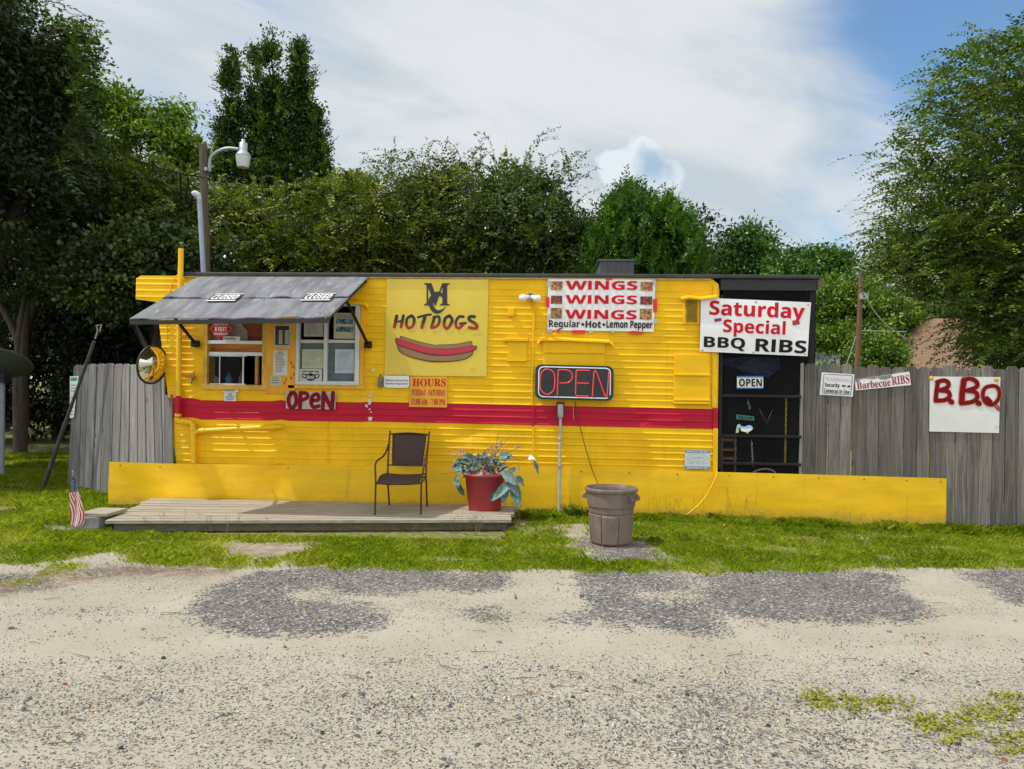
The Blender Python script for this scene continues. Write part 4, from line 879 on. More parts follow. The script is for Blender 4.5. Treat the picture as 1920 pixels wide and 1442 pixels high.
for t_, x0, y0, x1, y1 in (('6 FEET', 403, 613, 425, 621), ('PLEASE MAINTAIN', 401, 605, 427, 609), ('SOCIAL DISTANCING', 401, 624, 427, 628)): lettering(t_, 'b', rectq(x0, y0, x1, y1, YW-.012), M_white, dm, .002)
b = MB()
for x, y in ((400, 617), (428, 617), (414, 634)): c = P(x, y, YW-.013); b.add([c+Vector((math.cos(a)*.014, 0, math.sin(a)*.014)) for a in [j*math.pi/4 for j in range(8)]], [list(range(8))])
b.build('mark', M_ink, dm)
q = rectq(419, 631, 450, 639, YW-.03); paper('no_smoking_sticker', 'white No Smoking strip on the shelf of the serving window', q, M_paper, title=('No Smoking', 'b', (.04, .2, .72, .85), M_ink), cat='sticker')
q = rectq(417, 728, 447, 735, YS); paper('no_smoking_sticker', 'white No Smoking strip below the serving window, above the blue print', q, M_paper, title=('No Smoking', 'b', (.04, .2, .72, .85), M_ink), cat='sticker')
q = rectq(420, 735.5, 443, 752, YS); paper('blue_notice', 'small white notice with blue print on the red stripe', q, M_paper, title=('NO', 'b', (.38, .10, .64, .38), pmat('blue_ink', (.05, .16, .42), .6)), cat='notice', lines=3, ink=MATS['blue_ink'] if 'blue_ink' in MATS else pmat('blue_ink', (.05, .16, .42), .6), y=(.45, .95))
YG = YW+.024
q = rectq(570, 597, 606, 631, YG); paper('window_notice', 'grey printed notice in the upper left pane of the order window', q, pmat('shade_paper', (.42, .43, .40), .8), 11, cat='notice')
q = rectq(566, 655, 608, 691, YG); paper('window_notice', 'pale green yellowed certificate in the lower left pane', q, M_paperg, 8, pmat('faint_print', (.38, .40, .33), .8), cat='certificate')
q = rectq(628, 655, 664, 700, YG); paper('window_notice', 'bluish white typed page in the lower right pane', q, pmat('blue_paper', (.50, .56, .62), .8), 12, pmat('faint_blue', (.36, .40, .45), .8))
q = rectq(626, 587, 665, 635, YG); po = sign('menu_poster', 'cream poster with two blue picture strips behind the upper right pane', q, .004, pmat('poster_cream', (.50, .46, .33), .7), 'poster'); n = nrm(q)
for v0, v1 in ((.23, .43), (.53, .74)):
    s = subq(q, .1, v0, .92, v1); shapepoly('picture', [s[3], s[2], s[1], s[0]], n, foodpic('poster_print', (.30, .42, .48), (.10, .24, .34), (.03, .03, .04)), po, .002)
b = MB()
for i in range(5): s = subq(q, .08, .05+.035*i, .94, .07+.035*i); b.add([p+n*.002 for p in (s[3], s[2], s[1], s[0])], [(0, 1, 2, 3)])
b.build('print', MATS['grey_print'], po)
q = rectq(561, 692, 604, 716, YG-.006); mk = sign('mask_notice', 'white notice with a black face mask drawing at the window bottom', q, .003, M_paper, 'notice', pname='sheet'); n = nrm(q)
lettering("DON'T FORGET YOUR", 'b', subq(q, .14, .12, .86, .27), M_ink, mk); b = MB()
b.add([bil(q, u, v)+n*.002 for u, v in ((.28, .55), (.36, .62), (.46, .66), (.5, .7), (.54, .66), (.64, .62), (.72, .55), (.72, .30), (.64, .15), (.5, .06), (.36, .15), (.28, .30))], [list(range(12))[::-1]])
for sx in (-1, 1): stroke(b, smooth_path([bil(q, .5+sx*u, v)+n*.0022 for u, v in ((.22, .55), (.32, .62), (.37, .5), (.32, .34), (.22, .28))], 4), .006, n)
b.build('mask_drawing', M_ink, mk); lettering('Mask', 'bi', subq(q, .33, .46, .67, .78), M_white, mk, .004)
q = rectq(1284, 844, 1331, 880, YS); al = sign('alarm_sign', 'small faded alarm company sign low on the siding beside the porch', q, .005, pmat('faded_white', (.62, .65, .66), .6, .05, 6)); n = nrm(q)
for v0, v1, t_ in ((0, .14, 'PROTECTED BY'), (.84, 1, 'MONITORED BY ADT')):
    s = subq(q, .01, v0, .99, v1); shapepoly('band', [s[3], s[2], s[1], s[0]], n, pmat('faded_blue', (.13, .25, .38), .6), al, .002); lettering(t_, 'b', subq(q, .08, v0+.02, .92, v1-.02), MATS['faded_white'], al, .004)
lettering('CALLOWAY', 'serif', subq(q, .2, .34, .8, .46), pmat('faded_grey', (.34, .39, .42), .6), al); lettering('(706) 722-7777', 'serif', subq(q, .10, .63, .92, .74), MATS['faded_grey'], al)
b = MB(); el = [bil(q, .5+.44*math.cos(a), .595+.18*math.sin(a))+n*.003 for a in [2*math.pi*i/32 for i in range(33)]]; stroke(b, el, .003, n, caps=False); b.build('oval', MATS['faded_grey'], al)

# things hung in the porch cage
YC = YW-.022
q = qpx(YC, (1382, 705), (1431, 705), (1431, 729), (1382, 729)); os_ = sign('open_placard', 'white OPEN placard with blue edges on the black porch mesh', q, .005, pmat('placard_white', (.70, .68, .58), .5)); n = nrm(q)
for v0, v1 in ((0, .12), (.9, 1)): s = subq(q, 0, v0, 1, v1); shapepoly('edge', [s[3], s[2], s[1], s[0]], n, pmat('edge_blue', (.02, .14, .42), .5), os_, .002)
lettering('OPEN', 'b', subq(q, .07, .21, .95, .82), M_ink, os_)
q = qpx(YC, (1381, 777), (1414, 781), (1414, 789), (1381, 786)); wl = sign('welcome_sign', 'small green WELCOME sign hanging above the fish', q, .012, pmat('welcome_green', (.03, .17, .13), .6)); lettering('WELCOME', 'serif', subq(q, .08, .15, .93, .88), M_ink, wl)
fo = thing('fish_ornament', 'pale blue wooden fish hanging under the green welcome sign', 'fish ornament', P(1397, 803, YC)); b = MB()
def cp(pts, m, nm, y=YC, t=.02): b = MB(); b.poly([P(x, yy, y) for x, yy in pts][::-1], (0, -1, 0), t); return b.build(nm, m, fo)
cp([(1381, 806), (1383, 797), (1387, 795), (1390, 799), (1397, 800), (1405, 797), (1410, 799), (1412, 804), (1408, 808), (1400, 809), (1392, 808), (1387, 802)], pmat('fish_blue', (.30, .52, .60), .5, .15, 20), 'body')
cp([(1389, 804), (1400, 804), (1411, 804), (1406, 809), (1397, 810), (1390, 808)], M_white, 'belly', YC-.004); cp([(1381, 806), (1386, 804), (1385, 811), (1380, 812)], pmat('fin_yellow', (.50, .48, .22), .6), 'fin', YC-.003); cp([(1400, 809), (1404, 809), (1403, 813), (1399, 812)], MATS['fin_yellow'], 'fin', YC-.003)
def chain(pts, label):
    o = thing('chain', label, 'chain', P(*pts[-1], YC+.05)); A = [P(x, y, YC+.05) for x, y in pts]; b = MB(); L_ = (A[-1]-A[0]).length; k = int(L_/.026)
    for i in range(k):
        c = A[0].lerp(A[-1], (i+.5)/k); a = Vector((.009, 0, 0)) if i % 2 else Vector((.003, .008, 0)); b.tube([c+a*math.cos(t)+Vector((0, 0, .019*math.sin(t))) for t in [2*math.pi*j/10 for j in range(11)]], .0035, 5, caps=False)
    b.build('links', M_chain, o)
chain([(1402, 749), (1406, 767)], 'short steel chain between the two upper porch rails'); chain([(1409, 826), (1412, 874)], 'long steel chain hanging in the lowest porch bay')
b = MB(); b.tube([P(1474, 745, YW+.06), P(1473, 820, YW+.06)], .012, 8); b.tube([P(1473, 820, YW+.06), P(1472, 868, YW+.06)], .012, 8)
tag(b.build('broom_handle', pmat('yellow_stick', (.34, .23, .03), .6, .2, 9)), 'thin yellow stick standing upright behind the porch mesh', 'stick')
b = MB(); b.tube([P(1424, 767, YW+.05), P(1437, 795, YW+.05), P(1449, 767, YW+.05)], .005, 6)
tag(b.build('wire_hanger', pmat('bronze_wire', (.28, .19, .09), .5, .2, 9, metallic=.3)), 'bent V shaped bronze wire behind the porch mesh', 'wire')
tp = MB(); T = [P(x, y, YW+.5) for x, y in ((1352, 672), (1420, 668), (1462, 672), (1468, 692), (1440, 708), (1405, 704), (1380, 690), (1360, 684))]
vs = [p+Vector((0, .12*(i % 2), 0)) for i, p in enumerate(T)]; tp.add(vs, [(0, 1, 6, 7), (1, 2, 3, 6), (3, 4, 5, 6)]); tag(tp.build('tarp', pmat('dark_blue_tarp', (.05, .065, .16), .5, .4, 12)), 'bunched dark blue tarp in the top of the porch cage', 'tarp')
rk = thing('storage_rack', 'rack with rust orange shelves low in the porch corner', 'rack', (XR_+.2, YW+.35, .1))
for py in (822, 840, 856): p0 = P(1352, py, YW+.3); p1 = P(1378, py, YW+.3); b = MB(); b.bevbox(p0.x, YW+.2, p0.z-.03, p1.x, YW+.5, p0.z, .004); b.build('shelf', pmat('rust_orange', (.26, .10, .04), .7, .3, 15), rk)
for px in (1353, 1378): b = MB(); p0 = P(px, 815, YW+.2); b.bevbox(p0.x-.012, YW+.17, .1, p0.x+.012, YW+.197, p0.z, .003); b.build('upright', MATS['rust_orange'], rk)
b = MB(); b.tube(smooth_path([P(1412, 886, YW+.05), P(1420, 882, YW+.05), P(1435, 879, YW+.05), P(1448, 882, YW+.05), P(1454, 887, YW+.05)], 4), .012, 8); tag(b.build('hose', pmat('pale_hose', (.34, .30, .30), .5, .1, 9)), 'loop of pale hose at the bottom of the porch cage', 'hose')

# ------------------------------------------------------------------ fences
def picket(b, bl_, br_, tr, tl, n, t=.018, dog=True):
    c = .22
    pts = [bl_, br_, tr.lerp(br_, .016), tr.lerp(tl, c), tl.lerp(tr, c), tl.lerp(bl_, .016)] if dog else [bl_, br_, tr, tl]
    b.poly(pts, n, t)
rf = random.Random(8)
q0 = P(1500, 690, YW)
fr_ = thing('board_fence', 'weathered grey board fence with dog-eared tops right of the trailer', 'fence', (q0.x, YW+.05, -.1)); X = P(1501, 690, YW).x; i = 0
while X < 9.0:
    w_ = .151+rf.uniform(-.008, .010); top = 1.93-.004*(X-3.6)+rf.uniform(-.022, .020); lean = rf.uniform(-.012, .012); yy = YW-.010+rf.uniform(-.004, .004); gap = rf.choice([.003, .005, .006, .012])
    if i == 4: gap = .020
    bt = -.14-.022*max(0, X-1.5); b = MB()
    x0_, x1_ = X, X+w_-gap
    if i == 0: x1_ = X+.04; w_ = .052
    picket(b, Vector((x0_-lean-.02, yy, bt)), Vector((x1_-lean-.02, yy, bt)), Vector((x1_, yy, top)), Vector((x0_, yy, top)), (0, -1, 0), dog=i > 0)
    b.build('picket', M_wood, fr_); X += w_; i += 1
for z in (.35, 1.05, 1.65): b = MB(); b.box(x1+.03, YW+.016, z-.045, 9.0, YW+.055, z+.045); b.build('rail', M_dkwood, fr_)
# left fence runs back from the trailer's front end
A = G(126, 913); Bq = Vector((P(322, 800, YW-.05).x, YW-.05, 0)); dv = (Bq-A); dv.z = 0; nF = Vector((dv.y, -dv.x, 0)).normalized()
def PF(px, py, e=0.):                                             # on the left fence's plane
    d = ray(px, py); t = (A+nF*e-CAM).dot(nF)/d.dot(nF); return CAM+d*t
fl = thing('board_fence', 'weathered grey board fence left of the trailer with leaning boards', 'fence', A)
tops = [138, 154, 166, 181, 196, 214, 230, 243, 257, 271, 286, 300, 308, 322]; bots = [126, 148, 157, 172, 188, 207, 222, 240, 258, 275, 292, 306, 309, 325]
ty = [684, 683, 682, 682, 681, 682, 682, 683, 684, 684, 684, 690, 740]
for i in range(13):
    b = MB(); e = rf.uniform(-.012, .012); gp = 1.2 if i in (5, 8, 9) else .5
    def bt(px): p = PF(px, 900, e); p.z = -.06; return p
    def colx(xt, xb, yt):
        t = PF(xt, yt, e); k = PF(xb, 912, e); dr = (k-t); return t, t+dr*((t.z+.06)/(t.z-k.z))
    tl, bl_ = colx(tops[i]+gp, bots[i]+gp, ty[i]); tr, br_ = colx(tops[i+1]-gp, bots[i+1]-gp, ty[i]+rf.uniform(-.5, 1))
    picket(b, bl_, br_, tr, tl, nF, .02, dog=i < 11); b.build('picket', M_woodl, fl)
for z in (.4, 1.6):
    a = A+dv*.04+Vector((0, 0, z))-nF*.036; c = Bq-dv*.10+Vector((0, 0, z))-nF*.03; u = Vector((0, 0, .04)); b = MB(); b.hexa([a-u, c-u, c+u, a+u], [a-u-nF*.04, c-u-nF*.04, c+u-nF*.04, a+u-nF*.04]); b.build('rail', M_dkwood, fl)
q = [PF(131, 706, .03), PF(147, 705, .03), PF(138, 783, .03), PF(131, 784, .03)]; n = nrm(q)
gs = sign('price_notice', 'warped white notice with a green head on the left fence', q, .004, M_white, 'notice'); s = subq(q, .1, .03, .9, .11); shapepoly('head', [s[3], s[2], s[1], s[0]], n, pmat('notice_green', (.04, .30, .18), .6), gs, .003)
b = MB()
for v in (.2, .27, .34, .5, .58, .66, .74, .82, .9): s = subq(q, .2, v, .8, v+.028); b.add([p+n*.003 for p in (s[3], s[2], s[1], s[0])], [(0, 1, 2, 3)])
b.build('print', pmat('green_grey_print', (.25, .33, .30), .8), gs)
# signs on the right fence
YFs = YW-.026
q = qpx(YFs, (1541, 698), (1602, 702), (1599, 744), (1537, 740)); n = nrm(q); se = sign('security_sign', 'white sign reading Security Cameras In Use on the right fence', q, .004, pmat('sign_white', (.72, .74, .74), .5, .04, 6))
b = MB(); fr2 = rrect(subq(q, .07, .07, .93, .93), .012); stroke(b, [p+n*.002 for p in fr2+[fr2[0]]], .004, n, caps=False); b.build('border', pmat('border_grey', (.12, .15, .16), .6), se)
lettering('Security', 'b', subq(q, .12, .44, .58, .68), M_ink, se); lettering('Cameras In Use', 'b', subq(q, .11, .70, .89, .89), M_ink, se); lettering('WARNING', 'serif', subq(q, .12, .20, .90, .36), pmat('faded_pink', (.62, .42, .50), .6), se)
b = MB(); cm_ = lambda u, v: bil(q, u, v)+n*.003
b.add([cm_(u, 1-v) for u, v in ((.80, .53), (.89, .49), (.90, .58), (.82, .60))], [(3, 2, 1, 0)]); stroke(b, [cm_(.66, .46), cm_(.70, .44), cm_(.74, .47)], .009, n)
b.add([cm_(.70+.05*math.cos(a), .45+.045*math.sin(a)) for a in [j*math.pi/4 for j in range(8)]], [list(range(8))]); b.build('camera_mark', M_ink, se)
q = qpx(YFs, (1603, 712), (1705, 697), (1708, 722), (1605, 732)); n = nrm(q); rb = sign('ribs_board', 'tilted white board hand lettered Barbecue RIBS with peeling paint', q, .02, M_white)
lettering('Barbecue', 'serif', subq(q, .02, .28, .64, .92), pmat('maroon_brush', (.33, .02, .05), .6, .1, 9), rb); lettering('RIBS', 'serif', subq(q, .66, .18, .985, .86), MATS['maroon_brush'], rb)
b = MB(); b.add([bil(q, u, v)+n*.002 for u, v in ((0, 1), (.0, .82), (.06, .74), (.09, .92), (.16, .97), (.26, .9), (.34, .82), (.42, .88), (.46, .7), (.56, .64), (.66, .74), (.68, .99))], [list(range(12))]); b.build('bare_patch', pmat('bare_board', (.20, .22, .22), .8, .3, 30), rb)
q = qpx(YFs, (1744, 706), (1876, 707), (1873, 812), (1743, 809)); n = nrm(q); bb = sign('bbq_board', 'square white board sprayed with red B.B.Q letters on the right fence', q, .008, pmat('spray_board', (.72, .71, .68), .6, .06, 2.5, col2=(.60, .585, .54), thr=.6))
def sp(pts, w=.025): 
    global b
    P_ = smooth_path([bil(q, u, v)+n*.004 for u, v in pts], 5); stroke(b, P_, w, n); stroke(b2, [p-n*.0015 for p in P_], w*1.28, n)
b, b2 = MB(), MB()
sp([(.11, .90), (.09, .72), (.08, .56)]); sp([(.10, .90), (.20, .93), (.26, .88), (.24, .80), (.14, .75)]); sp([(.14, .75), (.25, .73), (.28, .65), (.22, .58), (.08, .56)]); sp([(.29, .56), (.31, .54)], .03)
sp([(.48, .94), (.46, .74), (.45, .53)], .033); sp([(.46, .92), (.55, .97), (.65, .92), (.66, .82), (.52, .75)]); sp([(.52, .75), (.65, .72), (.67, .62), (.60, .55), (.46, .52)]); sp([(.68, .54), (.70, .52)], .03)
sp([(.88, .84), (.79, .81), (.75, .70), (.78, .56), (.88, .50), (.97, .60), (.985, .74), (.94, .83), (.87, .84)], .022); sp([(.81, .62), (.86, .56)], .024)
b.build('lettering', pmat('spray_red', (.20, .004, .006), .8, .15, 12, spec=.15), bb); b2.build('overspray', pmat('overspray', (.56, .25, .20), .7, .3, 18), bb)
b = MB(); stroke(b, [bil(q, .90, .51)+n*.006, bil(q, .99, .40)+n*.006], .010, n); stroke(b, [bil(q, .93, .55)+n*.006, bil(q, .995, .44)+n*.006], .010, n); b.build('thin_stroke', MATS['maroon_brush'], bb)
for u, v in ((.015, .97), (.94, .955)): b = MB(); c = bil(q, u, v)+n*.006; b.lathe([(0, .008), (.014, .007), (.030, 0)], c, 8, M=Matrix.Rotation(R(90), 3, 'X')); b.build('foam_blob', pmat('yellow_foam', (.62, .38, .02), .8, .3, 30), bb)

# ------------------------------------------------------------------ deck, chair, pot, can and the rest in front
HD = .137
F0, F1 = G(200, 976, HD), G(955, 974, HD); dz0 = float(gz(-1, 8)); HD = F0.z
dk = thing('wooden_deck', 'low weathered wooden deck on the lawn in front of the serving window', 'deck', (F0.x, F0.y, 0))
b = MB(); nb = 11; yb = YW-.125; B0 = Vector((P(283, 942, YW-.125).x, yb, HD)); B1 = Vector((F1.x+.04, yb, HD))
for i in range(nb):
    t0, t1 = i/nb, (i+1)/nb-.006; wv = .003*((i*7) % 3-1); 
    a, c = F0.lerp(B0, t0), F1.lerp(B1, t0); d_, e = F0.lerp(B0, t1), F1.lerp(B1, t1); h = Vector((0, 0, wv)); lo = Vector((0, 0, -.035)); j = Vector((.012*((i*5) % 4-1.5), 0, 0))
    b.hexa([a+lo+j, c+lo-j, c+h-j, a+h+j], [d_+lo+j, e+lo-j, e+h-j, d_+h+j])
b.build('deck_boards', M_deck, dk)
b = MB(); off = Vector((0, .05, 0)); a, c = F0+off, F1+off-Vector((.09, 0, 0)); b.hexa([a+Vector((.05, 0, -.125)), c+Vector((0, 0, -.125)), c+Vector((0, 0, -.037)), a+Vector((.05, 0, -.037))], [a+Vector((.05, .04, -.125)), c+Vector((0, .04, -.125)), c+Vector((0, .04, -.037)), a+Vector((.05, .04, -.037))]); b.build('fascia', pmat('shaded_fascia_wood', (.13, .105, .075), .85, .3, 4, .3, 20, streak=(1, 9, 9)), dk)  # fascia wood darkened to stand for shade under the overhanging boards
b = MB(); a, c = F1+Vector((-.085, .04, 0)), B1+Vector((-.085, 0, 0)); w_ = Vector((.045, 0, 0)); b.hexa([a+Vector((0, 0, -.21)), a+w_+Vector((0, 0, -.21)), a+w_+Vector((0, 0, -.037)), a+Vector((0, 0, -.037))], [c+Vector((0, 0, -.21)), c+w_+Vector((0, 0, -.21)), c+w_+Vector((0, 0, -.037)), c+Vector((0, 0, -.037))])
b.box(F1.x-.26, F1.y+.10, -.03, F1.x-.09, F1.y+.24, HD-.137); b.build('joist', MATS['shaded_fascia_wood'], dk)
b = MB(); b.box(F0.x+.3, F0.y+.9, -.03, F0.x+.5, F0.y+1.1, HD-.036); b.build('footing', M_conc, dk)

# patio chair
f1, f2, k1, k2 = [G(x, y, HD) for x, y in ((703, 966), (789, 965), (730, 948), (801, 950))]
ch = thing('patio_chair', 'brown mesh patio armchair with thin metal frame on the deck', 'chair', (f1+k2)/2)
M_cf = pmat('chair_frame', (.075, .042, .022), .4, .2, 15, metallic=.4); 
def meshm():
    m = pmat('chair_mesh', (.052, .026, .021), .75, .3, 60); return m
M_cm = meshm(); SH = HD+.40
def at(sx, sy, z):                                                # chair coordinates: -1..1 across, 0 front .. 1 back
    p = (f1*(1-sx)/2+f2*(1+sx)/2)*(1-sy)+(k1*(1-sx)/2+k2*(1+sx)/2)*sy; return Vector((p.x, p.y, z))
for sx in (-1, 1):
    b = MB(); b.tube(smooth_path([at(sx, 0, HD), at(sx, .02, SH-.08), at(sx*1.02, .04, SH+.02), at(sx*1.08, .10, SH+.15), at(sx*1.06, .2, SH+.205), at(sx*1.04, .55, SH+.23), at(sx*1.03, .80, SH+.29), at(sx*1.02, .90, SH+.36)], 6), .011, 8); b.build('leg', M_cf, ch, )
    b = MB(); b.tube(smooth_path([at(sx, 1.0, HD), at(sx*.985, .84, SH-.10), at(sx*.97, .80, SH), at(sx, .88, SH+.25), at(sx*1.05, 1.06, SH+.515)], 6), .011, 8); b.build('leg', M_cf, ch)
b = MB(); b.tube([at(-1, .03, SH-.04), at(-.4, .0, SH-.05), at(.4, .0, SH-.05), at(1, .03, SH-.04)], .011, 8); b.tube([at(-.99, .83, SH-.03), at(.99, .83, SH-.03)], .01, 8)
for sx in (-.99, .99): b.tube([at(sx, .03, SH-.04), at(sx, .83, SH-.03)], .01, 8)
b.tube(smooth_path([at(-.98, .84, SH+.11), at(0, .855, SH+.105), at(.98, .84, SH+.11)], 4), .009, 8); b.tube(smooth_path([at(-1.04, 1.05, SH+.475), at(0, 1.075, SH+.49), at(1.04, 1.05, SH+.475)], 4), .009, 8); b.build('frame', M_cf, ch)
def sheet(f, nu, nv, nm, t=.008):
    b = MB(); vs = [f(i/nu, j/nv)+Vector((0, 0, s)) for s in (0, -t) for j in range(nv+1) for i in range(nu+1)]; S = (nu+1)*(nv+1); fs = []
    for j in range(nv):
        for i in range(nu): a = j*(nu+1)+i; fs += [(a, a+1, a+nu+2, a+nu+1), (S+a, S+a+nu+1, S+a+nu+2, S+a+1)]
    for i in range(nu): fs.append((i, S+i, S+i+1, i+1)); a = nv*(nu+1)+i; fs.append((a, a+1, S+a+1, S+a))
    for j in range(nv): a = j*(nu+1); fs.append((a, a+nu+1, S+a+nu+1, S+a)); a += nu; fs.append((a, S+a, S+a+nu+1, a+nu+1))
    b.add(vs, fs, 0, True); return b.build(nm, M_cm, ch)
sheet(lambda u, v: at((u*2-1)*.93, -.02+v*.86, SH-.045*max(0, 1-v*5)+.025*math.sin(v*math.pi)+.012-.012*math.sin(u*math.pi)), 12, 10, 'seat', .012)
sheet(lambda u, v: at((u*2-1)*(.78+.14*v), .855+.20*v**1.3, SH+.112+.37*v+.010*math.sin(u*math.pi)*v)+Vector((0, .02*math.sin(u*math.pi), 0)), 10, 10, 'backrest', .004)

# flower pot with faded cloth leaves
pc = G(909, 955, HD); pp = thing('potted_plant', 'red plastic pot of faded teal cloth leaves and dried flowers on the deck', 'potted plant', pc)
b = MB(); b.lathe([(0, .004), (.185, .004), (.192, 0), (.196, .02), (.200, .09), (.206, .10), (.243, .395), (.262, .40), (.266, .425), (.262, .44), (.248, .44), (.236, .40), (.23, .39), (0, .385)], pc, 40); b.build('pot', M_pot, pp)
b = MB(); b.lathe([(0, .41), (.238, .388)], pc, 24); b.build('soil', pmat('dry_soil', (.05, .04, .03), .95, .4, 30, .5, 60), pp)
M_lt = pmat('teal_leaf', (.12, .21, .185), .7, .35, 14, col2=(.36, .42, .40), thr=.55); M_lg = pmat('grey_leaf', (.20, .235, .215), .7, .4, 16, col2=(.06, .11, .11), thr=.52); M_ld = pmat('dark_teal_leaf', (.025, .12, .075), .6, .3, 14)
lf = random.Random(21)
def bigleaf(p, d, L, W, up, m, droop=.25):
    d = Vector(d).normalized(); sd = d.cross(Vector(up)); sd = sd.normalized() if sd.length > .01 else d.orthogonal().normalized(); nn = sd.cross(d).normalized(); b = MB(); vs = []; K = 7
    for i in range(K+1):
        t = i/K; w_ = W*math.sin(math.pi*min(1, t*.93+.07))**.8*(1-.25*t); c = Vector(p)+d*L*t-Vector((0, 0, 1))*droop*L*t*t
        for s in (-1, -.5, 0, .5, 1): vs.append(c+sd*w_*s*.5+nn*(abs(s)*w_*.22+.01*math.sin(t*9+s*2)))
    b.add(vs, [(i*5+j, i*5+j+1, i*5+j+6, i*5+j+5) for i in range(K) for j in range(4)], 0, True); return b.build('leaf', m, pp)
top = pc+Vector((0, 0, .42))
def PD(px, py, dy=0.): return P(px, py, pc.y+dy)
for px, py, dx_, dz_, L_, W_, mk_ in ((868, 876, -.9, .25, .16, .11, 1), (880, 873, -.5, .8, .17, .10, 1), (893, 868, -.3, 1, .18, .11, 1), (900, 880, -.2, .3, .15, .10, 1), (912, 878, .2, .9, .19, .12, 1), (925, 872, .5, .9, .19, .11, 1), (938, 862, .8, .8, .20, .11, 0), (935, 876, .9, .5, .17, .10, 1), (905, 870, .1, 1, .22, .11, 1), (884, 864, -.5, .7, .20, .10, 0), (876, 869, -1, .5, .19, .09, 0), (930, 884, .9, .1, .16, .10, 1), (918, 884, .4, .0, .14, .11, 1), (888, 882, -.4, .1, .14, .10, 1), (872, 880, -.7, 0, .13, .09, 0), (897, 886, -.1, -.1, .12, .10, 1), (909, 866, .0, 1.0, .16, .09, 1), (922, 866, .3, 1., .17, .09, 1)):
    for r2 in range(5):
        p = PD(px+lf.uniform(-5, 5), py+lf.uniform(-3, 5), lf.uniform(-.16, .1)); bigleaf(p, (dx_+lf.uniform(-.35, .35), lf.uniform(-.8, .3), dz_+lf.uniform(-.25, .2)), L_*lf.uniform(.65, 1.0), W_*lf.uniform(.65, .95), (lf.uniform(-.4, .4), -.7, .7), (M_lt, M_lg)[mk_ if lf.random() < .85 else 0], lf.uniform(.1, .5))
for px, py, d, L_, W_, m, dp in ((941, 884, (.75, -.4, -.35), .23, .13, M_lt, .3), (955, 893, (.5, -.3, -.8), .22, .13, M_lt, .3), (963, 905, (.25, -.2, -1), .27, .15, M_lt, .1), (958, 905, (-.85, -.5, -.55), .28, .12, M_lt, .25), (950, 912, (-.2, -.5, -1), .20, .11, M_lt, .1), (968, 892, (.6, 0, -.6), .13, .08, M_lt, .2), (956, 884, (.6, -.2, .3), .13, .08, M_lg, .2), (928, 926, (-.5, -.3, -.6), .09, .08, M_ld, .2)):
    bigleaf(PD(px, py, -.28), d, L_, W_, (0, -1, .3), m, dp)
bigleaf(PD(857, 893, -.12), (.15, -.2, -.9), .13, .11, (-.6, -1, .2), M_lt, .1); bigleaf(PD(858, 906, -.12), (.5, 0, -.8), .16, .09, (-.5, -1, .2), M_ld, .1)
bigleaf(PD(990, 860, -.1), (.8, -.2, .25), .10, .09, (0, -.6, .8), pmat('white_leaf', (.58, .60, .52), .7), .4); bigleaf(PD(1002, 864, -.1), (.3, -.1, -.9), .15, .06, (.4, -1, 0), M_lt, .1)
b = MB(); st = [[(905, 885), (900, 868), (880, 850), (866, 846), (855, 853)], [(915, 885), (925, 862), (940, 836), (958, 817)], [(912, 885), (922, 850), (930, 836)], [(920, 885), (945, 852), (962, 845), (972, 838)], [(930, 880), (952, 862), (975, 862), (990, 859), (1003, 865)], [(925, 882), (942, 868), (956, 880), (962, 890)], [(918, 884), (930, 845), (932, 826), (936, 808)], [(900, 884), (890, 860), (884, 848)], [(880, 884), (850, 886), (826, 888)], [(915, 886), (912, 858), (919, 840)], [(872, 884), (858, 882), (855, 894)], [(924, 884), (936, 848), (926, 838)], [(945, 878), (966, 868), (975, 880)]]
for s in st: b.tube(smooth_path([PD(x, y, -.04) for x, y in s], 4), .0032, 5)
b.build('stem', pmat('dry_stem', (.16, .11, .06), .8, .3, 20), pp)
M_fl = pmat('dried_flower', (.44, .27, .27), .8, .35, 40, col2=(.20, .08, .09), thr=.5)
for cx_, cy_, nn_, sp_ in ((858, 851, 46, 9), (868, 846, 26, 7), (930, 838, 34, 8), (938, 831, 24, 6), (971, 838, 22, 6), (919, 842, 24, 8), (946, 847, 26, 9), (925, 852, 30, 10), (905, 872, 40, 14), (920, 868, 36, 12), (915, 880, 40, 13)):
    b = MB()
    for _ in range(nn_):
        c = PD(lf.gauss(cx_, sp_*.5), lf.gauss(cy_, sp_*.4), lf.uniform(-.18, .06)); a = Vector((lf.gauss(0, 1), lf.gauss(0, 1), lf.gauss(0, 1))).normalized(); t = a.orthogonal(); s = lf.uniform(.006, .013)
        b.add([c-t*s, c+a*s*.5, c+t*s, c-a*s*.5+t.cross(a)*s*.6], [(0, 1, 2), (0, 2, 3)])
    b.build('flower_head', M_fl, pp)

# rubbish can
tc_ = G(1145, 1019); can = thing('trash_can', 'dusty brown ribbed plastic trash can without a lid on the lawn', 'trash can', tc_); b = MB(); seg = 180; HC = .585
def canr(z): return .205+.045*z/HC
vs = []; prof2 = [(0, .0), (.006, -.02), (.03, 0), (.10, 0), (.30, 0), (.312, 0), (.322, -.008), (.335, 0), (.385, 0), (.392, -.004), (.398, .010), (.47, .010), (.53, .010), (.545, .012), (.55, .026), (.572, .028), (HC, .022), (HC, .004), (.55, -.006), (.02, -.012)]
for z, dr in prof2:
    for j in range(seg):
        a = 2*math.pi*j/seg; r = canr(z)+dr
        for pa in (-97, -8, 80, 170):                            # raised panels round the body
            df = abs((math.degrees(a)-pa+180) % 360-180)
            if 23 <= df < 24.6 and .02 < z < .335: r -= .012
            elif df < 23 and .02 < z < .31: r += .006
        vs.append(tc_+Vector((r*math.cos(a), r*math.sin(a), z)))
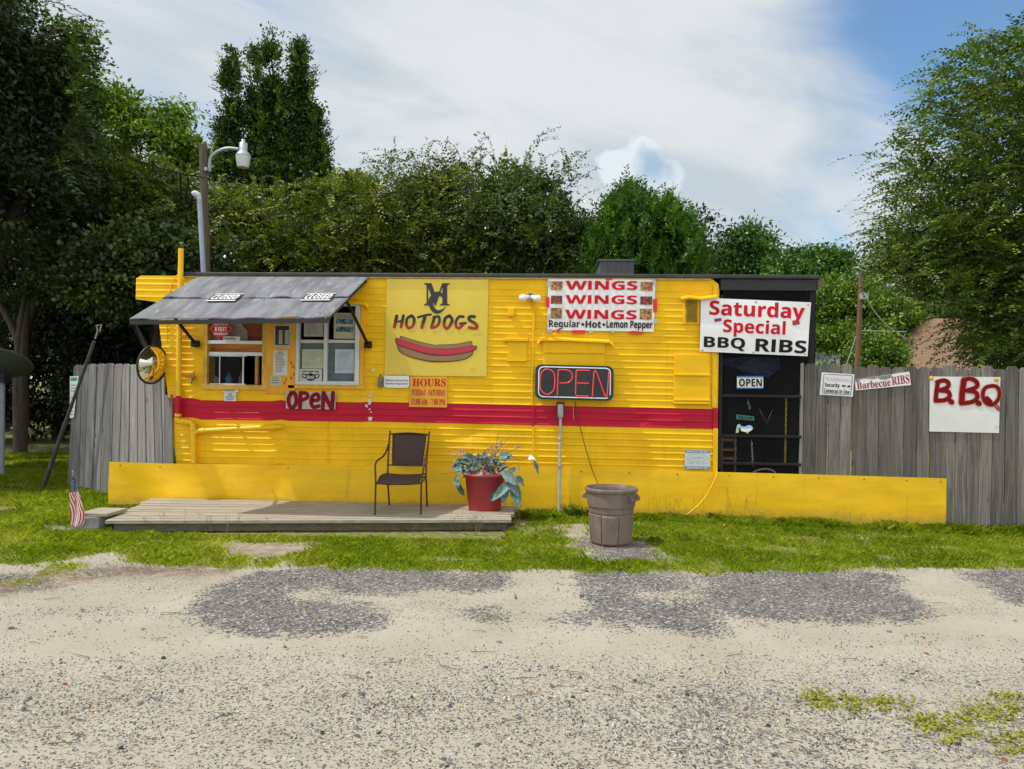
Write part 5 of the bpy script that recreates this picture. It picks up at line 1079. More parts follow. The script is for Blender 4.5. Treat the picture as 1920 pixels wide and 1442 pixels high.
b.add(vs, [(i*seg+j, i*seg+(j+1) % seg, (i+1)*seg+(j+1) % seg, (i+1)*seg+j) for i in range(len(prof2)-1) for j in range(seg)], 0, False); b.add([tc_+Vector(((canr(.02)-.012)*math.cos(2*math.pi*j/seg), (canr(.02)-.012)*math.sin(2*math.pi*j/seg), .02)) for j in range(seg)], [list(range(seg))])
b.build('body', M_plas, can)
for a0 in (-28, 152):
    b = MB(); pts = []
    for k in range(9): a = R(a0-20+40*k/8); r = canr(.48)+.042; pts.append(tc_+Vector((r*math.cos(a), r*math.sin(a), .475)))
    b.tube(pts, .012, 8)
    for a1 in (a0-20, a0+20):
        a = R(a1); r0 = canr(.48); d = Vector((math.cos(a), math.sin(a), 0)); sd = Vector((-d.y, d.x, 0))*.011; p = tc_+Vector((0, 0, .46)); b.hexa([p+d*r0-sd, p+d*(r0+.055)-sd, p+d*(r0+.055)-sd+Vector((0, 0, .03)), p+d*r0-sd+Vector((0, 0, .09))], [p+d*r0+sd, p+d*(r0+.055)+sd, p+d*(r0+.055)+sd+Vector((0, 0, .03)), p+d*r0+sd+Vector((0, 0, .09))])
    b.build('handle', M_plas, can)
b = MB(); b.lathe([(0, .30), (.12, .33), (.215, .29)], tc_, 20); b.build('rubbish', pmat('rubbish_bag', (.09, .03, .03), .4, .5, 25, .8, 20), can)

# conduit with its junction box, power cord, painted cable
cdt = thing('conduit', 'grey upright conduit pipe with junction box below the neon sign', 'conduit', G(1050, 974)); b = MB(); b.tube([P(1051, 783, YW-.075), P(1049, 900, YW-.075), Vector((P(1049, 960, YW-.075).x, YW-.075, -.05))], .019, 10); b.build('pipe', pmat('pale_grey_pipe', (.42, .43, .40), .5, .1, 10), cdt)
b = MB(); q = rectq(1046, 758, 1056, 783, YW-.1); b.bevbox(q[0].x, YW-.12, q[3].z, q[1].x, YW-.03, q[0].z, .008); b.build('junction_box', pmat('box_grey', (.34, .35, .34), .5, .15, 12), cdt); b = MB(); q = rectq(1043.5, 754, 1058.5, 786, YW-.03); b.bevbox(q[0].x, YW-.03, q[3].z, q[1].x, YW-.012, q[0].z, .004); b.build('back_plate', pmat('rusty_plate', (.24, .05, .02), .8, .4, 20), cdt)
for py in (823, 874): b = MB(); c = P(1050, py, YW-.075); b.lathe([(.024, -.02), (.027, -.015), (.027, .015), (.024, .02)], c, 10); b.build('coupling', MATS['box_grey'], cdt)
b = MB(); b.tube(smooth_path([P(1078, 752, YW-.06), P(1080, 770, YW-.045), P(1086, 795, YW-.05), P(1098, 840, YW-.08), P(1110, 880, YW-.10), P(1120, 905, YW-.12), P(1128, 935, YW-.11), P(1132, 965, YW-.09)], 6), .0055, 6); b.build('power_cord', pmat('brown_cord', (.07, .03, .015), .5), ns)
b = MB(); b.tube(smooth_path([P(1075, 757, YW-.06), P(1075, 775, YW-.05), P(1076, 787, YW-.045)], 4), .003, 5); b.build('loose_wire', pmat('pale_wire', (.5, .42, .36), .5), ns)
b = MB(); b.tube(smooth_path([P(1344, 884, YW-.06), P(1343, 892, YW-.075), P(1335, 910, YW-.08), P(1318, 938, YW-.09), P(1292, 962, YW-.10), P(1270, 973, YW-.12), P(1252, 976, YW-.14)], 6), .0085, 6); tag(b.build('painted_cable', M_yelg), 'yellow painted cable curving down the skirt below the porch corner', 'cable')

# convex mirror
mc = P(286, 684, YW-.18); mn = Vector((math.sin(R(75)), -math.cos(R(75)), -.12)).normalized(); M = mn.to_track_quat('Z', 'Y').to_matrix(); RM = .238
cm2 = thing('convex_mirror', 'round convex mirror with a black rim at the trailer left end', 'mirror', mc); b = MB(); b.lathe([(RM*math.sin(a)/math.sin(.75), RM*(math.cos(a)-math.cos(.75))/math.sin(.75)) for a in [.75*(1-i/9) for i in range(9)]]+[(.0005, RM*(1-math.cos(.75))/math.sin(.75))], mc, 40, M=M)
mm_ = pmat('mirror', (.80, .78, .72), .03, .01, 4, metallic=1.); b.build('glass', mm_, cm2); b = MB(); b.lathe([(RM-.006, .004), (RM, .012), (RM+.012, .008), (RM+.014, -.012), (RM, -.02), (.1, -.05), (0, -.055)], mc, 40, M=M); b.build('rim', M_blk, cm2)
b = MB(); b.tube([mc-mn*.05, mc-mn*.14+Vector((.02, .02, 0)), Vector((P(303, 675, YW).x, YW-.01, mc.z+.05))], .012, 8); b.build('arm', M_blkm, cm2)

# concrete block with board, flag
bc = G(160, 995); cb = thing('concrete_block', 'grey concrete block topped with a short board left of the deck', 'block', bc); x0_, x1_ = G(127, 998).x, G(182, 998).x
b = MB(); b.bevbox(x0_, bc.y-.05, -.03, x1_, bc.y+.33, .155, .012); b.build('block', M_conc, cb); b = MB(); b.bevbox(x0_+.06, bc.y-.02, .157, x1_+.08, bc.y+.36, .192, .005); b.build('board', M_deck, cb)
fp = G(150, 996); fp.y = bc.y-.09; ft = P(136.5, 888, fp.y); fp = Vector((P(146, 985, fp.y).x, fp.y, 0)); fg = thing('small_flag', 'small American flag on a thin stick by the concrete block', 'flag', fp); b = MB(); b.tube([fp, ft+Vector((0, 0, .01))], .005, 6); b.lathe([(0, .02), (.008, .01), (.008, -.004), (0, -.008)], ft+Vector((0, 0, .015)), 8); b.build('staff', pmat('stick_wood', (.40, .30, .17), .7), fg)
Wd = [[(137, 891), (139, 891)], [(135.5, 905), (144, 902)], [(135, 917), (147, 914)], [(132, 926), (150, 925)], [(132.5, 940), (153, 934)], [(133.5, 955), (155, 950)], [(132, 970), (158, 964)], [(131.5, 982), (156, 980)], [(134, 984), (151, 989)]]
def flagm():
    m = bpy.data.materials.new('flag_cloth'); m.use_nodes = True; t = m.node_tree; bs = t.nodes['Principled BSDF']; l = t.links.new; uv = N(t, 'ShaderNodeAttribute', attribute_name='cloth'); sp = t.nodes.new('ShaderNodeSeparateColor'); l(uv.outputs['Color'], sp.inputs[0])
    st = mth(t, 'GREATER_THAN', mth(t, 'FRACT', mth(t, 'MULTIPLY', sp.outputs[0], 6.5)), .5); mx = N(t, 'ShaderNodeMix', data_type='RGBA'); l(st, mx.inputs['Factor']); mx.inputs['A'].default_value = (.55, .02, .04, 1); mx.inputs['B'].default_value = (.75, .74, .74, 1)
    cb_ = N(t, 'ShaderNodeCombineXYZ'); l(mth(t, 'MULTIPLY', sp.outputs[0], 9.0), cb_.inputs[0]); l(mth(t, 'MULTIPLY', sp.outputs[1], 30.0), cb_.inputs[1]); v = N(t, 'ShaderNodeTexVoronoi', i_Scale=1.0, i_Randomness=0.0); l(cb_.outputs[0], v.inputs['Vector'])
    m2 = N(t, 'ShaderNodeMix', data_type='RGBA'); l(mth(t, 'LESS_THAN', v.outputs['Distance'], .26), m2.inputs['Factor']); m2.inputs['A'].default_value = (.012, .025, .13, 1); m2.inputs['B'].default_value = (.7, .7, .72, 1)
    m3 = N(t, 'ShaderNodeMix', data_type='RGBA'); l(mth(t, 'LESS_THAN', sp.outputs[1], .34), m3.inputs['Factor']); l(mx.outputs['Result'], m3.inputs['A']); l(m2.outputs['Result'], m3.inputs['B']); l(m3.outputs['Result'], bs.inputs['Base Color']); bs.inputs['Roughness'].default_value = .8; return m
rowsL = smooth_path([PW for PW in [P(a[0], a[1], fp.y-.01) for a, _ in Wd]], 4); rowsR = smooth_path([P(c[0], c[1], fp.y-.03) for _, c in Wd], 4); V, F_, C_ = [], [], []; K = 10
for i, (a, c) in enumerate(zip(rowsL, rowsR)):
    for j in range(K+1): u = j/K; V.append(a.lerp(c, u)+Vector((0, -.02*math.sin(u*7+i*.12), 0))); C_.append((u+.15*math.sin(i*.2), i/(len(rowsL)-1), 0, 1))
for i in range(len(rowsL)-1):
    for j in range(K): a = i*(K+1)+j; F_.append((a, a+1, a+K+2, a+K+1))
npmesh('cloth', [tuple(v) for v in V], F_, flagm(), fg, 4, {'cloth': ('POINT', 'FLOAT_COLOR', C_)}, True)

# leaning pole, satellite dish
g0 = G(77, 921); t0 = PF(181, 628, .12); lpz = thing('leaning_pole', 'long thin dark pole with a hooked end leaning on the left fence', 'pole', g0); b = MB(); b.tube([g0+Vector((0, 0, -.05)), g0.lerp(t0, .45)], .03, 10); b.tube([g0.lerp(t0, .45), t0.lerp(g0, .04)], .024, 10); b.build('shaft', pmat('dark_pole', (.045, .045, .045), .6, .3, 12), lpz)
b = MB(); dcl = (t0-g0).normalized(); b.tube([t0-dcl*.06, t0+dcl*.04, t0+dcl*.10+Vector((-.02, 0, .0)), t0+dcl*.14+Vector((-.05, 0, 0)), t0+dcl*.16+Vector((.02, 0, 0)), t0+dcl*.05+Vector((.03, 0, 0))], .011, 6); b.build('hook', pmat('grey_hook', (.25, .25, .25), .6), lpz)
dp = G(4, 893); ds = thing('satellite_dish', 'dark grey satellite dish on a post at the left edge', 'satellite dish', dp); c = P(-22, 699, dp.y); b = MB(); b.tube([dp+Vector((0, 0, -.05)), Vector((dp.x-.02, dp.y, c.z-.1))], .038, 10); b.build('post', pmat('dish_post', (.20, .22, .24), .5, .1, 9), ds)
dn_ = Vector((.15, -.42, -1)).normalized(); M = (-dn_).to_track_quat('Z', 'Y').to_matrix(); b = MB(); pr_ = [(.62*t, .20*t*t) for t in [i/8 for i in range(9)]]; b.lathe(pr_+[(.63, .20), (.635, .19), (.60, .17)]+[(.62*t, .20*t*t-.012) for t in [.9, .6, .3, .0]], c, 40, M=M); b.build('reflector', pmat('dish_grey', (.075, .09, .088), .55, .15, 6), ds)
b = MB(); b.box(dp.x-.12, dp.y-.1, c.z-.16, dp.x+.08, dp.y+.08, c.z-.02); b.build('mount', M_blkm, ds)

# bottles behind the serving window glass
def bottle(px, py, prof3, m, lab, yy=.22):
    zc = SW[3].z-.03; c = Vector((P(px, 715, YW+yy).x, YW+yy, zc)); o = thing('bottle', lab, 'bottle', c, 'bottles behind the serving window'); b = MB(); b.lathe(prof3, c, 16); b.build('body', m, o)
    b = MB(); zt_ = prof3[-1][1]; b.lathe([(.016, zt_-.01), (.018, zt_+.02), (0, zt_+.022)], c, 10); b.build('cap', pmat('cap_dark', (.05, .05, .05), .5), o)
bottle(400, 715, [(0, 0), (.06, 0), (.065, .005), (.065, .10), (.055, .13), (.022, .155), (.018, .16), (.018, .185)], pmat('white_jug', (.45, .45, .43), .5), 'white plastic jug behind the left pane of the serving window')
bottle(429, 715, [(0, 0), (.045, 0), (.048, .004), (.048, .115), (.044, .13), (.02, .15), (.016, .155), (.016, .185)], pmat('blue_bottle', (.05, .16, .32), .3), 'blue spray bottle behind the middle of the serving window')
bottle(452, 715, [(0, 0), (.035, 0), (.038, .004), (.038, .12), (.034, .135), (.016, .155), (.014, .16), (.014, .19)], pmat('brown_bottle', (.17, .09, .06), .4), 'brown bottle beside the thin sash bar in the serving window')

# ------------------------------------------------------------------ poles, wires, houses
Yp = 12.7; pb = P(386, 515, Yp); pt_ = P(380.5, 272, Yp); up = thing('utility_pole', 'short wooden pole with a yard lamp on a curved arm behind the trailer', 'pole', (pb.x, Yp, 0)); b = MB(); dd = (pt_-pb)*(1/(pt_.z-pb.z)); b.tube([pb-dd*(pb.z+.1), pb, pt_], [.085, .076, .066], 12); b.build('pole', pmat('pole_wood', (.095, .075, .052), .85, .3, 5, .4, 30, streak=(6, 6, .7)), up)
b = MB(); b.tube(smooth_path([P(393, 321, Yp-.05), P(394, 300, Yp-.08), P(400, 290, Yp-.1), P(415, 281, Yp-.12), P(430, 278, Yp-.12), P(447, 280, Yp-.12)], 5), .028, 8); b.box(P(389, 300, Yp).x, Yp-.12, P(389, 323, Yp).z, P(394, 300, Yp).x, Yp+.02, P(389, 317, Yp).z); b.build('arm', M_galv, up)
c = P(455.5, 314, Yp-.12); k = Yp/FPX; b = MB(); b.lathe([(13.5*k, 20*k), (14*k, 22*k), (12*k, 26*k), (8*k, 30*k), (7.5*k, 31*k), (7.5*k, 46*k), (5*k, 47*k), (3.5*k, 48*k), (3.5*k, 53*k), (0, 54*k)], c, 24); hd_ = b.build('lamp_head', pmat('lamp_metal', (.40, .42, .45), .4, .08, 8, metallic=.4), up); b = MB(); b.lathe([(10*k, 0), (11*k, 2*k), (13.5*k, 20*k)], c, 24); b.lathe([(0, 0), (10*k, 0)], c, 24); b.build('lamp_glass', pmat('frosted_glass', (.62, .64, .62), .3, .05, 8), up)
sm = thing('service_mast', 'grey conduit mast with a bent weatherhead rising from the trailer roof', 'mast', P(381, 515, YW+1.2)); b = MB(); b.tube([P(382, 520, YW+1.2), P(374.5, 385, YW+1.2), P(373.5, 372, YW+1.2)], .034, 12); b.build('pipe', pmat('mast_grey', (.30, .35, .42), .5, .1, 9), sm); b = MB(); b.tube(smooth_path([P(373.5, 374, YW+1.2), P(372, 367, YW+1.2), P(367, 363.5, YW+1.2), P(362, 366, YW+1.2)], 4), [.037]*4+[.045]*4+[.05]*4+[.035], 12); b.build('weatherhead', pmat('head_grey', (.45, .47, .5), .5, .1, 9), sm)
b = MB(); b.tube(smooth_path([P(-60, 130, 12.5), P(0, 172, 12.), P(120, 238, 11.6), P(240, 293, 11), P(310, 318, 10.8), P(345, 327, YW+1.2)], 6), .009, 6); b.tube(smooth_path([P(-60, 136, 12.5), P(0, 177, 12.), P(122, 243, 11.6), P(240, 296, 11), P(345, 328, YW+1.2)], 6), .006, 5); b.tube([P(345, 327, YW+1.2), P(374, 331, YW+1.6), P(384, 335, Yp-.1)], .008, 5)
for a in ([(338, 326), (339, 350), (338, 375), (346, 389), (356, 386), (362, 368)], [(346, 328), (353, 335), (350, 360), (347, 378), (354, 384), (362, 368)]): b.tube(smooth_path([P(x, y, YW+1.2) for x, y in a], 5), .012, 6)
tag(b.build('power_line', pmat('black_cable', (.008, .008, .008), .9, spec=.05)), 'black overhead power line coming down from upper left to the mast', 'power line')
Yq = 22.; pb = P(1607, 690, Yq); pt_ = P(1615, 508, Yq); bp_ = thing('utility_pole', 'slim brown wooden pole with guy wires in front of the far houses', 'pole', (pb.x, Yq, 0)); b = MB(); dd = (pt_-pb)*(1/(pt_.z-pb.z)); b.tube([pb-dd*(pb.z+.1), pb, pt_], [.085, .08, .055], 10); b.build('pole', pmat('red_brown_pole', (.17, .085, .045), .8, .25, 5, streak=(6, 6, .7)), bp_)
b = MB(); b.tube(smooth_path([P(1618, 548, Yq), P(1640, 585, Yq+1), P(1668, 615, Yq+2.5), P(1700, 636, Yq+4)], 4), .02, 5); b.tube([P(1612, 610, Yq), P(1585, 690, Yq)], .012, 5); b.tube([P(1614, 620, Yq), P(1700, 622, Yq+4)], .014, 5); b.build('guy_wire', pmat('pale_cable', (.35, .36, .37), .5), bp_)
b = MB(); c = P(1621, 556, Yq-.1); b.bevbox(c.x-.12, c.y-.1, c.z-.09, c.x+.08, c.y+.1, c.z+.09, .02); b.build('terminal_box', pmat('terminal_grey', (.35, .36, .36), .5), bp_)
M_sh = pmat('brown_shingle', (.20, .115, .072), .9, .22, 5, .5, 20, streak=(1, 1, 6)); M_gs = pmat('grey_shingle', (.13, .14, .16), .9, .2, 5, .4, 20)
def house(lab, ex0, ex1, y0, y1, ze, za, rx0, rx1, mr, mw):
    o = thing('house', lab, 'house', ((ex0+ex1)/2, y0, 0)); b = MB(); m_ = .5; b.box(ex0+m_, y0+m_, -.2, ex1-m_, y1-m_, ze+.05); b.build('wall', mw, o)
    ym = (y0+y1)/2; b = MB(); A_, B_, C_, D_ = Vector((ex0, y0, ze)), Vector((ex1, y0, ze)), Vector((ex1, y1, ze)), Vector((ex0, y1, ze)); E_, F2 = Vector((rx0, ym, za)), Vector((rx1, ym, za)); b.add([A_, B_, C_, D_, E_, F2], [(0, 1, 5, 4), (1, 2, 5), (2, 3, 4, 5), (3, 0, 4)])
    lo = Vector((0, 0, -.16)); b.add([A_, B_, C_, D_, A_+lo, B_+lo, C_+lo, D_+lo], [(4, 5, 1, 0), (5, 6, 2, 1), (6, 7, 3, 2), (7, 4, 0, 3), (7, 6, 5, 4)]); b.build('roof', mr, o)
    for fx in (.25, .7): b = MB(); xc = ex0+(ex1-ex0)*fx; b.box(xc-.5, y0+m_-.04, .9, xc+.5, y0+m_+.02, 2.0); b.build('window', pmat('dark_window', (.03, .035, .04), .2), o)
    return o
hx = P(1632, 694, 30).x; house('house with a brown shingle hip roof half hidden by the right tree', hx, hx+8.5, 27, 36, P(1632, 696, 27).z, P(1755, 597, 31.5).z, P(1752, 600, 31.5).x, P(1850, 600, 31.5).x, M_sh, pmat('brick_wall', (.20, .10, .07), .9, .2, 9))
house('low house with a grey roof between the porch and the brown pole', P(1500, 690, 42).x, P(1618, 690, 42).x+1.5, 42, 50, P(1560, 690, 42).z, P(1560, 654, 46).z, P(1515, 655, 46).x, P(1600, 655, 46).x, M_gs, pmat('pale_wall', (.45, .45, .42), .8, .1, 9))
# ------------------------------------------------------------------ trees and shrubs
def unit(v): return v/np.maximum(np.linalg.norm(v, axis=-1, keepdims=True), 1e-9)
def leafquads(c, d, nrmv, Ls, Ws):
    """rhombic leaves folded along the midrib: base, left, tip, right"""
    s = unit(np.cross(d, nrmv)); nn = np.cross(s, d); L_ = Ls[:, None]; W_ = Ws[:, None]
    a = c; t = c+d*L_; l = c+d*L_*.45+s*W_*.5+nn*W_*.16; r = c+d*L_*.45-s*W_*.5+nn*W_*.16
    return np.stack([a, l, t, r], 1).reshape(-1, 3)
class Crown:
    def __init__(s, seed): s.r = np.random.default_rng(seed); s.V = []; s.T = []
    def put(s, c, d, n, L_, W_, tint): s.V.append(leafquads(c, d, n, L_, W_)); s.T.append(tint)
    def blob(s, c, rad, ncl, per, L_, sd=.16, flat=.6, shell=.55, gap=.40, up=.9, asp=.5, tb=0.):
        """clumps of leaves spread through an ellipsoid, denser near its outside"""
        r = s.r; c = np.array(c); rad = np.array(rad); d = unit(r.normal(size=(ncl, 3))); q = (shell+(1-shell)*r.random(ncl)**.6)*(1+.22*(r.random(ncl)-.5)); q *= 1+.75*(fbm(d[:, 0]*2.1+d[:, 1]*1.1+30+c[0], d[:, 2]*2.1+30+c[2], 9)-.5); cc = c+d*q[:, None]*rad
        if gap: k = fbm(cc[:, 0]*1.3+cc[:, 1]*.7+50, cc[:, 2]*1.5+50, 5) > gap; cc, d = cc[k], d[k]
        n = len(cc)
        if not n: return
        ct = r.normal(size=n)*.23; m = n*per; ci = np.repeat(np.arange(n), per); off = r.normal(size=(m, 3))*sd*np.array([1, 1, flat])*(.7+.6*r.random(n))[ci][:, None]
        p = cc[ci]+off; dd = unit(d[ci]*.8+r.normal(size=(m, 3))*.9+np.array([0, 0, -.25])); nn = unit(r.normal(size=(m, 3))*.8+np.array([0, 0, up])+d[ci]*.5)
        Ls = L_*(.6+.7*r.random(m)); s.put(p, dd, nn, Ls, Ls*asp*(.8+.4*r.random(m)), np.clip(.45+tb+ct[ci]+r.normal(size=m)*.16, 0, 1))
    def spray(s, p0, d0, ln, n, L_, droop=.35, asp=.45, tb=0., side=1.0, twigs=None):
        """an arching shoot with leaves in two rows"""
        r = s.r; p0 = np.array(p0, float); d0 = unit(np.array(d0, float)); t = np.linspace(.03, 1, n); p = p0+d0*ln*t[:, None]+np.array([0, 0, -1])*(droop*ln*t**2)[:, None]; tg = unit(d0+np.array([0, 0, -1])*(2*droop*t)[:, None])
        sd = unit(np.cross(tg, np.array([0, 0, 1.])+r.normal(size=3)*.25)); sg = np.where(np.arange(n) % 2, 1., -1.)[:, None]; dd = unit(tg*.7+sd*sg*side+r.normal(size=(n, 3))*.22); nn = unit(np.cross(tg, sd)*-1*np.sign(np.cross(tg, sd)[:, 2:3]+1e-6)*-1+r.normal(size=(n, 3))*.35)
        Ls = L_*(.65+.6*r.random(n))*(1-.35*t); s.put(p, dd, nn, Ls, Ls*asp, np.clip(.52+tb+r.normal()*.22+r.normal(size=n)*.12, 0, 1))
        if twigs is not None: twigs.append([Vector(x) for x in p[::max(1, n//7)]])
    def build(s, name, m, parent):
        V = np.concatenate(s.V); T = np.concatenate(s.T); return npmesh(name, V, np.arange(len(V)).reshape(-1, 4), m, parent, 4, {'tint': ('FACE', 'FLOAT', T)})
M_bark = pmat('bark', (.085, .07, .055), .9, .3, 6, .5, 30, streak=(5, 5, .8)); M_barkl = pmat('grey_bark', (.16, .14, .12), .9, .3, 6, .4, 30, streak=(5, 5, .8))
LM = dict(dark=leafmat('dark_leaf', (.010, .026, .004), (.052, .105, .010), (.15, .21, .022)), olive=leafmat('olive_leaf', (.014, .028, .003), (.095, .140, .010), (.27, .29, .025)),
          bright=leafmat('bright_leaf', (.020, .055, .005), (.120, .215, .012), (.28, .36, .028)), green=leafmat('green_leaf', (.010, .038, .005), (.052, .135, .012), (.14, .26, .025), rough=.4), ivy=leafmat('ivy_leaf', (.012, .030, .005), (.068, .115, .016), (.17, .21, .05), rough=.35, spec=.5),
          elm=leafmat('elm_leaf', (.014, .034, .004), (.085, .145, .010), (.23, .28, .025)), shade=leafmat('shade_leaf', (.008, .016, .003), (.020, .040, .006), (.04, .065, .01), trans=.1))  # shade: leaf colour darkened to stand for the deep shade of the wood
def trunk(b, base, ends, r0, seed=1, sub=3):
    rt = random.Random(seed); base = Vector(base)
    for e in ends:
        e = Vector(e); fork = base.lerp(Vector((base.x, base.y, e.z)), .45)+Vector((rt.uniform(-.1, .1), rt.uniform(-.1, .1), 0)); pts = smooth_path([base, fork, fork.lerp(e, .5)+Vector((rt.uniform(-.15, .15), rt.uniform(-.15, .15), .1)), e], 5); k = len(pts)
        b.tube(pts, [max(.008, r0*(1-i/(k-1))**.8) for i in range(k)], 7, caps=False)
def tree(name, label, base, blobs, m, L_, seed, bark=None, r0=.12, group=None, cat='tree', extra=None, asp=.5, ends=None, **kw):
    """blobs: (px, py, Y, r px across, r px up, depth m, clumps, leaves per clump)"""
    o = thing(name, label, cat, base, group); c = Crown(seed); cs = []
    for bl_ in blobs:
        px, py, Y, rx, rz, dpt, ncl, per = bl_; p = P(px, py, Y); k = Y/FPX; c.blob(p, (rx*k, dpt, rz*k), int(ncl*1.25), int(per*1.55), L_*.80, asp=asp, **kw); cs.append(p)
    tw = []
    if extra: extra(c, tw)
    b = MB(); trunk(b, base, ends or cs, r0, seed)
    for t_ in tw: b.tube(t_, [.007*(1-.8*i/len(t_)) for i in range(len(t_))], 4, caps=False)
    b.build('trunk', bark or M_bark, o); c.build('crown', m, o); return o
def gb(px, Y, dy=0): p = P(px, 700, Y); return Vector((p.x, Y, float(gz(p.x, Y))-.1))
WG = 'trees and bushes behind the trailer'
# tall tree in the top left corner
def ex_a(c, tw):
    for i in range(150):
        r = c.r; a = r.uniform(-1.3, 1.2); p = P(70+75*math.cos(a)+r.uniform(-25, 10), 150-150*math.sin(a)+r.uniform(-20, 60), 13.5+r.uniform(-1.2, 1)); c.spray(p, (.7+r.uniform(-.5, .6), r.uniform(-.7, .4), .15+r.uniform(-.5, .6)), .7, 16, .15, .3, .42, .05, twigs=tw)
tree('broadleaf_tree', 'tall dark broadleaf tree filling the upper left corner', gb(-30, 14.5), [(20, 60, 14, 105, 95, 1.6, 150, 46), (75, 130, 14, 85, 105, 1.6, 170, 46), (100, 75, 14, 60, 60, 1.2, 70, 42), (20, 250, 14, 120, 120, 1.8, 170, 46), (95, 215, 14.2, 62, 50, 1.2, 80, 42), (-90, 120, 13, 120, 200, 2, 200, 44), (120, 150, 14, 38, 45, .9, 45, 40), (85, 28, 14, 26, 24, .5, 22, 36)], LM['dark'], .13, 101, r0=.24, group=WG, extra=ex_a, tb=.02)
tree('broadleaf_tree', 'bright green loose tree standing right of the tall corner tree', gb(250, 18), [(225, 215, 18, 48, 50, .9, 60, 34), (255, 250, 18, 65, 60, 1.1, 90, 34), (325, 235, 18, 24, 40, .6, 26, 30), (300, 285, 18, 75, 55, 1.1, 90, 34), (215, 178, 18, 22, 18, .4, 16, 30), (200, 280, 18, 50, 60, 1, 60, 34), (345, 290, 18, 35, 40, .7, 36, 30), (335, 205, 18, 10, 20, .3, 8, 26)], LM['bright'], .17, 102, r0=.14, group=WG, tb=.12, sd=.2, shell=.3)
def spire(px, y0, y1, w_, Y, n):
    out = []
    for i in range(n): t = i/(n-1); out.append((px+random.uniform(-.15, .15)*w_, y0+(y1-y0)*t+8, Y, w_*(.16+.84*t**1.15), (y1-y0)/n*.95, w_*(.2+.8*t)*Y/FPX, int(12+34*t), 40))
    return out
random.seed(5)
def ex_p(lst, n):
    def f(c, tw):
        r = c.r
        for x0, y0, x1, y1, w0, w1 in lst:
            for i in range(n):
                t = r.random(); s = r.choice([-1, 1]); w_ = (w0+(w1-w0)*t); c.spray(P(x0+(x1-x0)*t+s*w_*r.uniform(.2, 1), y0+(y1-y0)*t+10, 26+r.uniform(-.7, .4)), (s*r.uniform(.1, .9), -.3+r.normal()*.3, r.uniform(.5, 1.2)), r.uniform(.3, .75), 12, .17, .15, .5, .05)
    return f
tree('poplar_tree', 'slender single spire tree left of the lamp, behind the scrub', gb(437, 26), spire(431, 102, 350, 27, 26, 12)+[(412, 310, 26, 22, 40, .7, 30, 34)], LM['dark'], .17, 103, r0=.16, group=WG, sd=.13, shell=.2, gap=.36, ends=[P(430, 110, 26)], tb=.05, extra=ex_p([(432, 100, 428, 340, 8, 34)], 110))
tree('poplar_tree', 'dark tall tree with several pointed spires above the awning', gb(540, 26), spire(508, 72, 370, 36, 26, 12)+spire(562, 86, 340, 27, 26, 10)+spire(477, 104, 340, 17, 26, 9)+spire(593, 205, 390, 34, 26, 8)+spire(535, 165, 360, 30, 26, 8)+[(565, 340, 26, 62, 50, 1.2, 110, 36), (505, 350, 26, 45, 50, 1., 70, 36)], LM['dark'], .17, 104, r0=.2, group=WG, sd=.13, shell=.2, gap=.36, ends=[P(505, 80, 26), P(556, 100, 26), P(478, 120, 26), P(585, 220, 26)], extra=ex_p([(508, 72, 510, 370, 8, 40), (562, 88, 575, 360, 8, 48), (477, 106, 480, 340, 5, 14), (595, 205, 600, 380, 8, 28)], 90))
# scrub trees and vine covered bushes along the back
def ex_s(n, x0, x1, y0, y1, Y, L_=.12, ln=(.5, 1.0), tb=.1, dirx=0):
    def f(c, tw):
        r = c.r
        for i in range(n):
            px = r.uniform(x0, x1); py = y0+(y1-y0)*r.random()**1.4; c.spray(P(px, py, Y+r.uniform(-1.2, .4)), (r.normal()*.7+dirx, -.5+r.normal()*.5, .45+r.normal()*.45), r.uniform(*ln), 20, L_, .45, .42, tb, twigs=tw if i % 3 == 0 else None)
    return f
tree('scrub_tree', 'dark leafy scrub tree at the left picture edge below the corner tree', gb(40, 16), [(50, 350, 16, 125, 90, 1.5, 190, 44), (-60, 420, 16, 140, 130, 1.6, 200, 44), (140, 400, 16, 90, 80, 1.4, 120, 44), (60, 480, 16, 120, 90, 1.4, 140, 44)], LM['dark'], .13, 105, r0=.14, group=WG, extra=ex_s(90, 0, 230, 280, 480, 15, .12), tb=.03)
tree('scrub_tree', 'olive green scrub tree left of the wooden pole with lamp', gb(290, 16.5), [(225, 375, 16.5, 90, 65, 1.3, 130, 42), (310, 365, 16.5, 70, 55, 1.2, 100, 42), (270, 440, 16.5, 100, 70, 1.4, 150, 42), (350, 450, 16, 60, 70, 1.2, 90, 42), (180, 470, 16, 90, 80, 1.3, 120, 42)], LM['olive'], .12, 106, r0=.12, group=WG, extra=ex_s(150, 150, 380, 310, 500, 15.4, .12), tb=0)
tree('vine_bush', 'dark ivy covered bush low behind the yellow pipe', gb(300, 14), [(310, 480, 14, 70, 70, .9, 130, 36), (220, 520, 14, 90, 80, 1, 130, 36), (380, 500, 14, 60, 60, .9, 90, 36)], LM['ivy'], .12, 107, r0=.06, group=WG, cat='bush', asp=.8, tb=-.05, up=.2)
tree('scrub_tree', 'bright olive scrub tree right of the wooden pole with lamp', gb(450, 17), [(430, 400, 17, 65, 50, 1.2, 100, 42), (470, 430, 17, 75, 65, 1.2, 120, 42), (430, 470, 16.5, 70, 60, 1.2, 110, 42), (540, 425, 17, 65, 50, 1.2, 100, 42), (520, 480, 16.5, 80, 60, 1.2, 120, 42)], LM['olive'], .12, 108, r0=.1, group=WG, extra=ex_s(170, 400, 600, 355, 510, 15.8, .12, tb=.12), tb=.04)
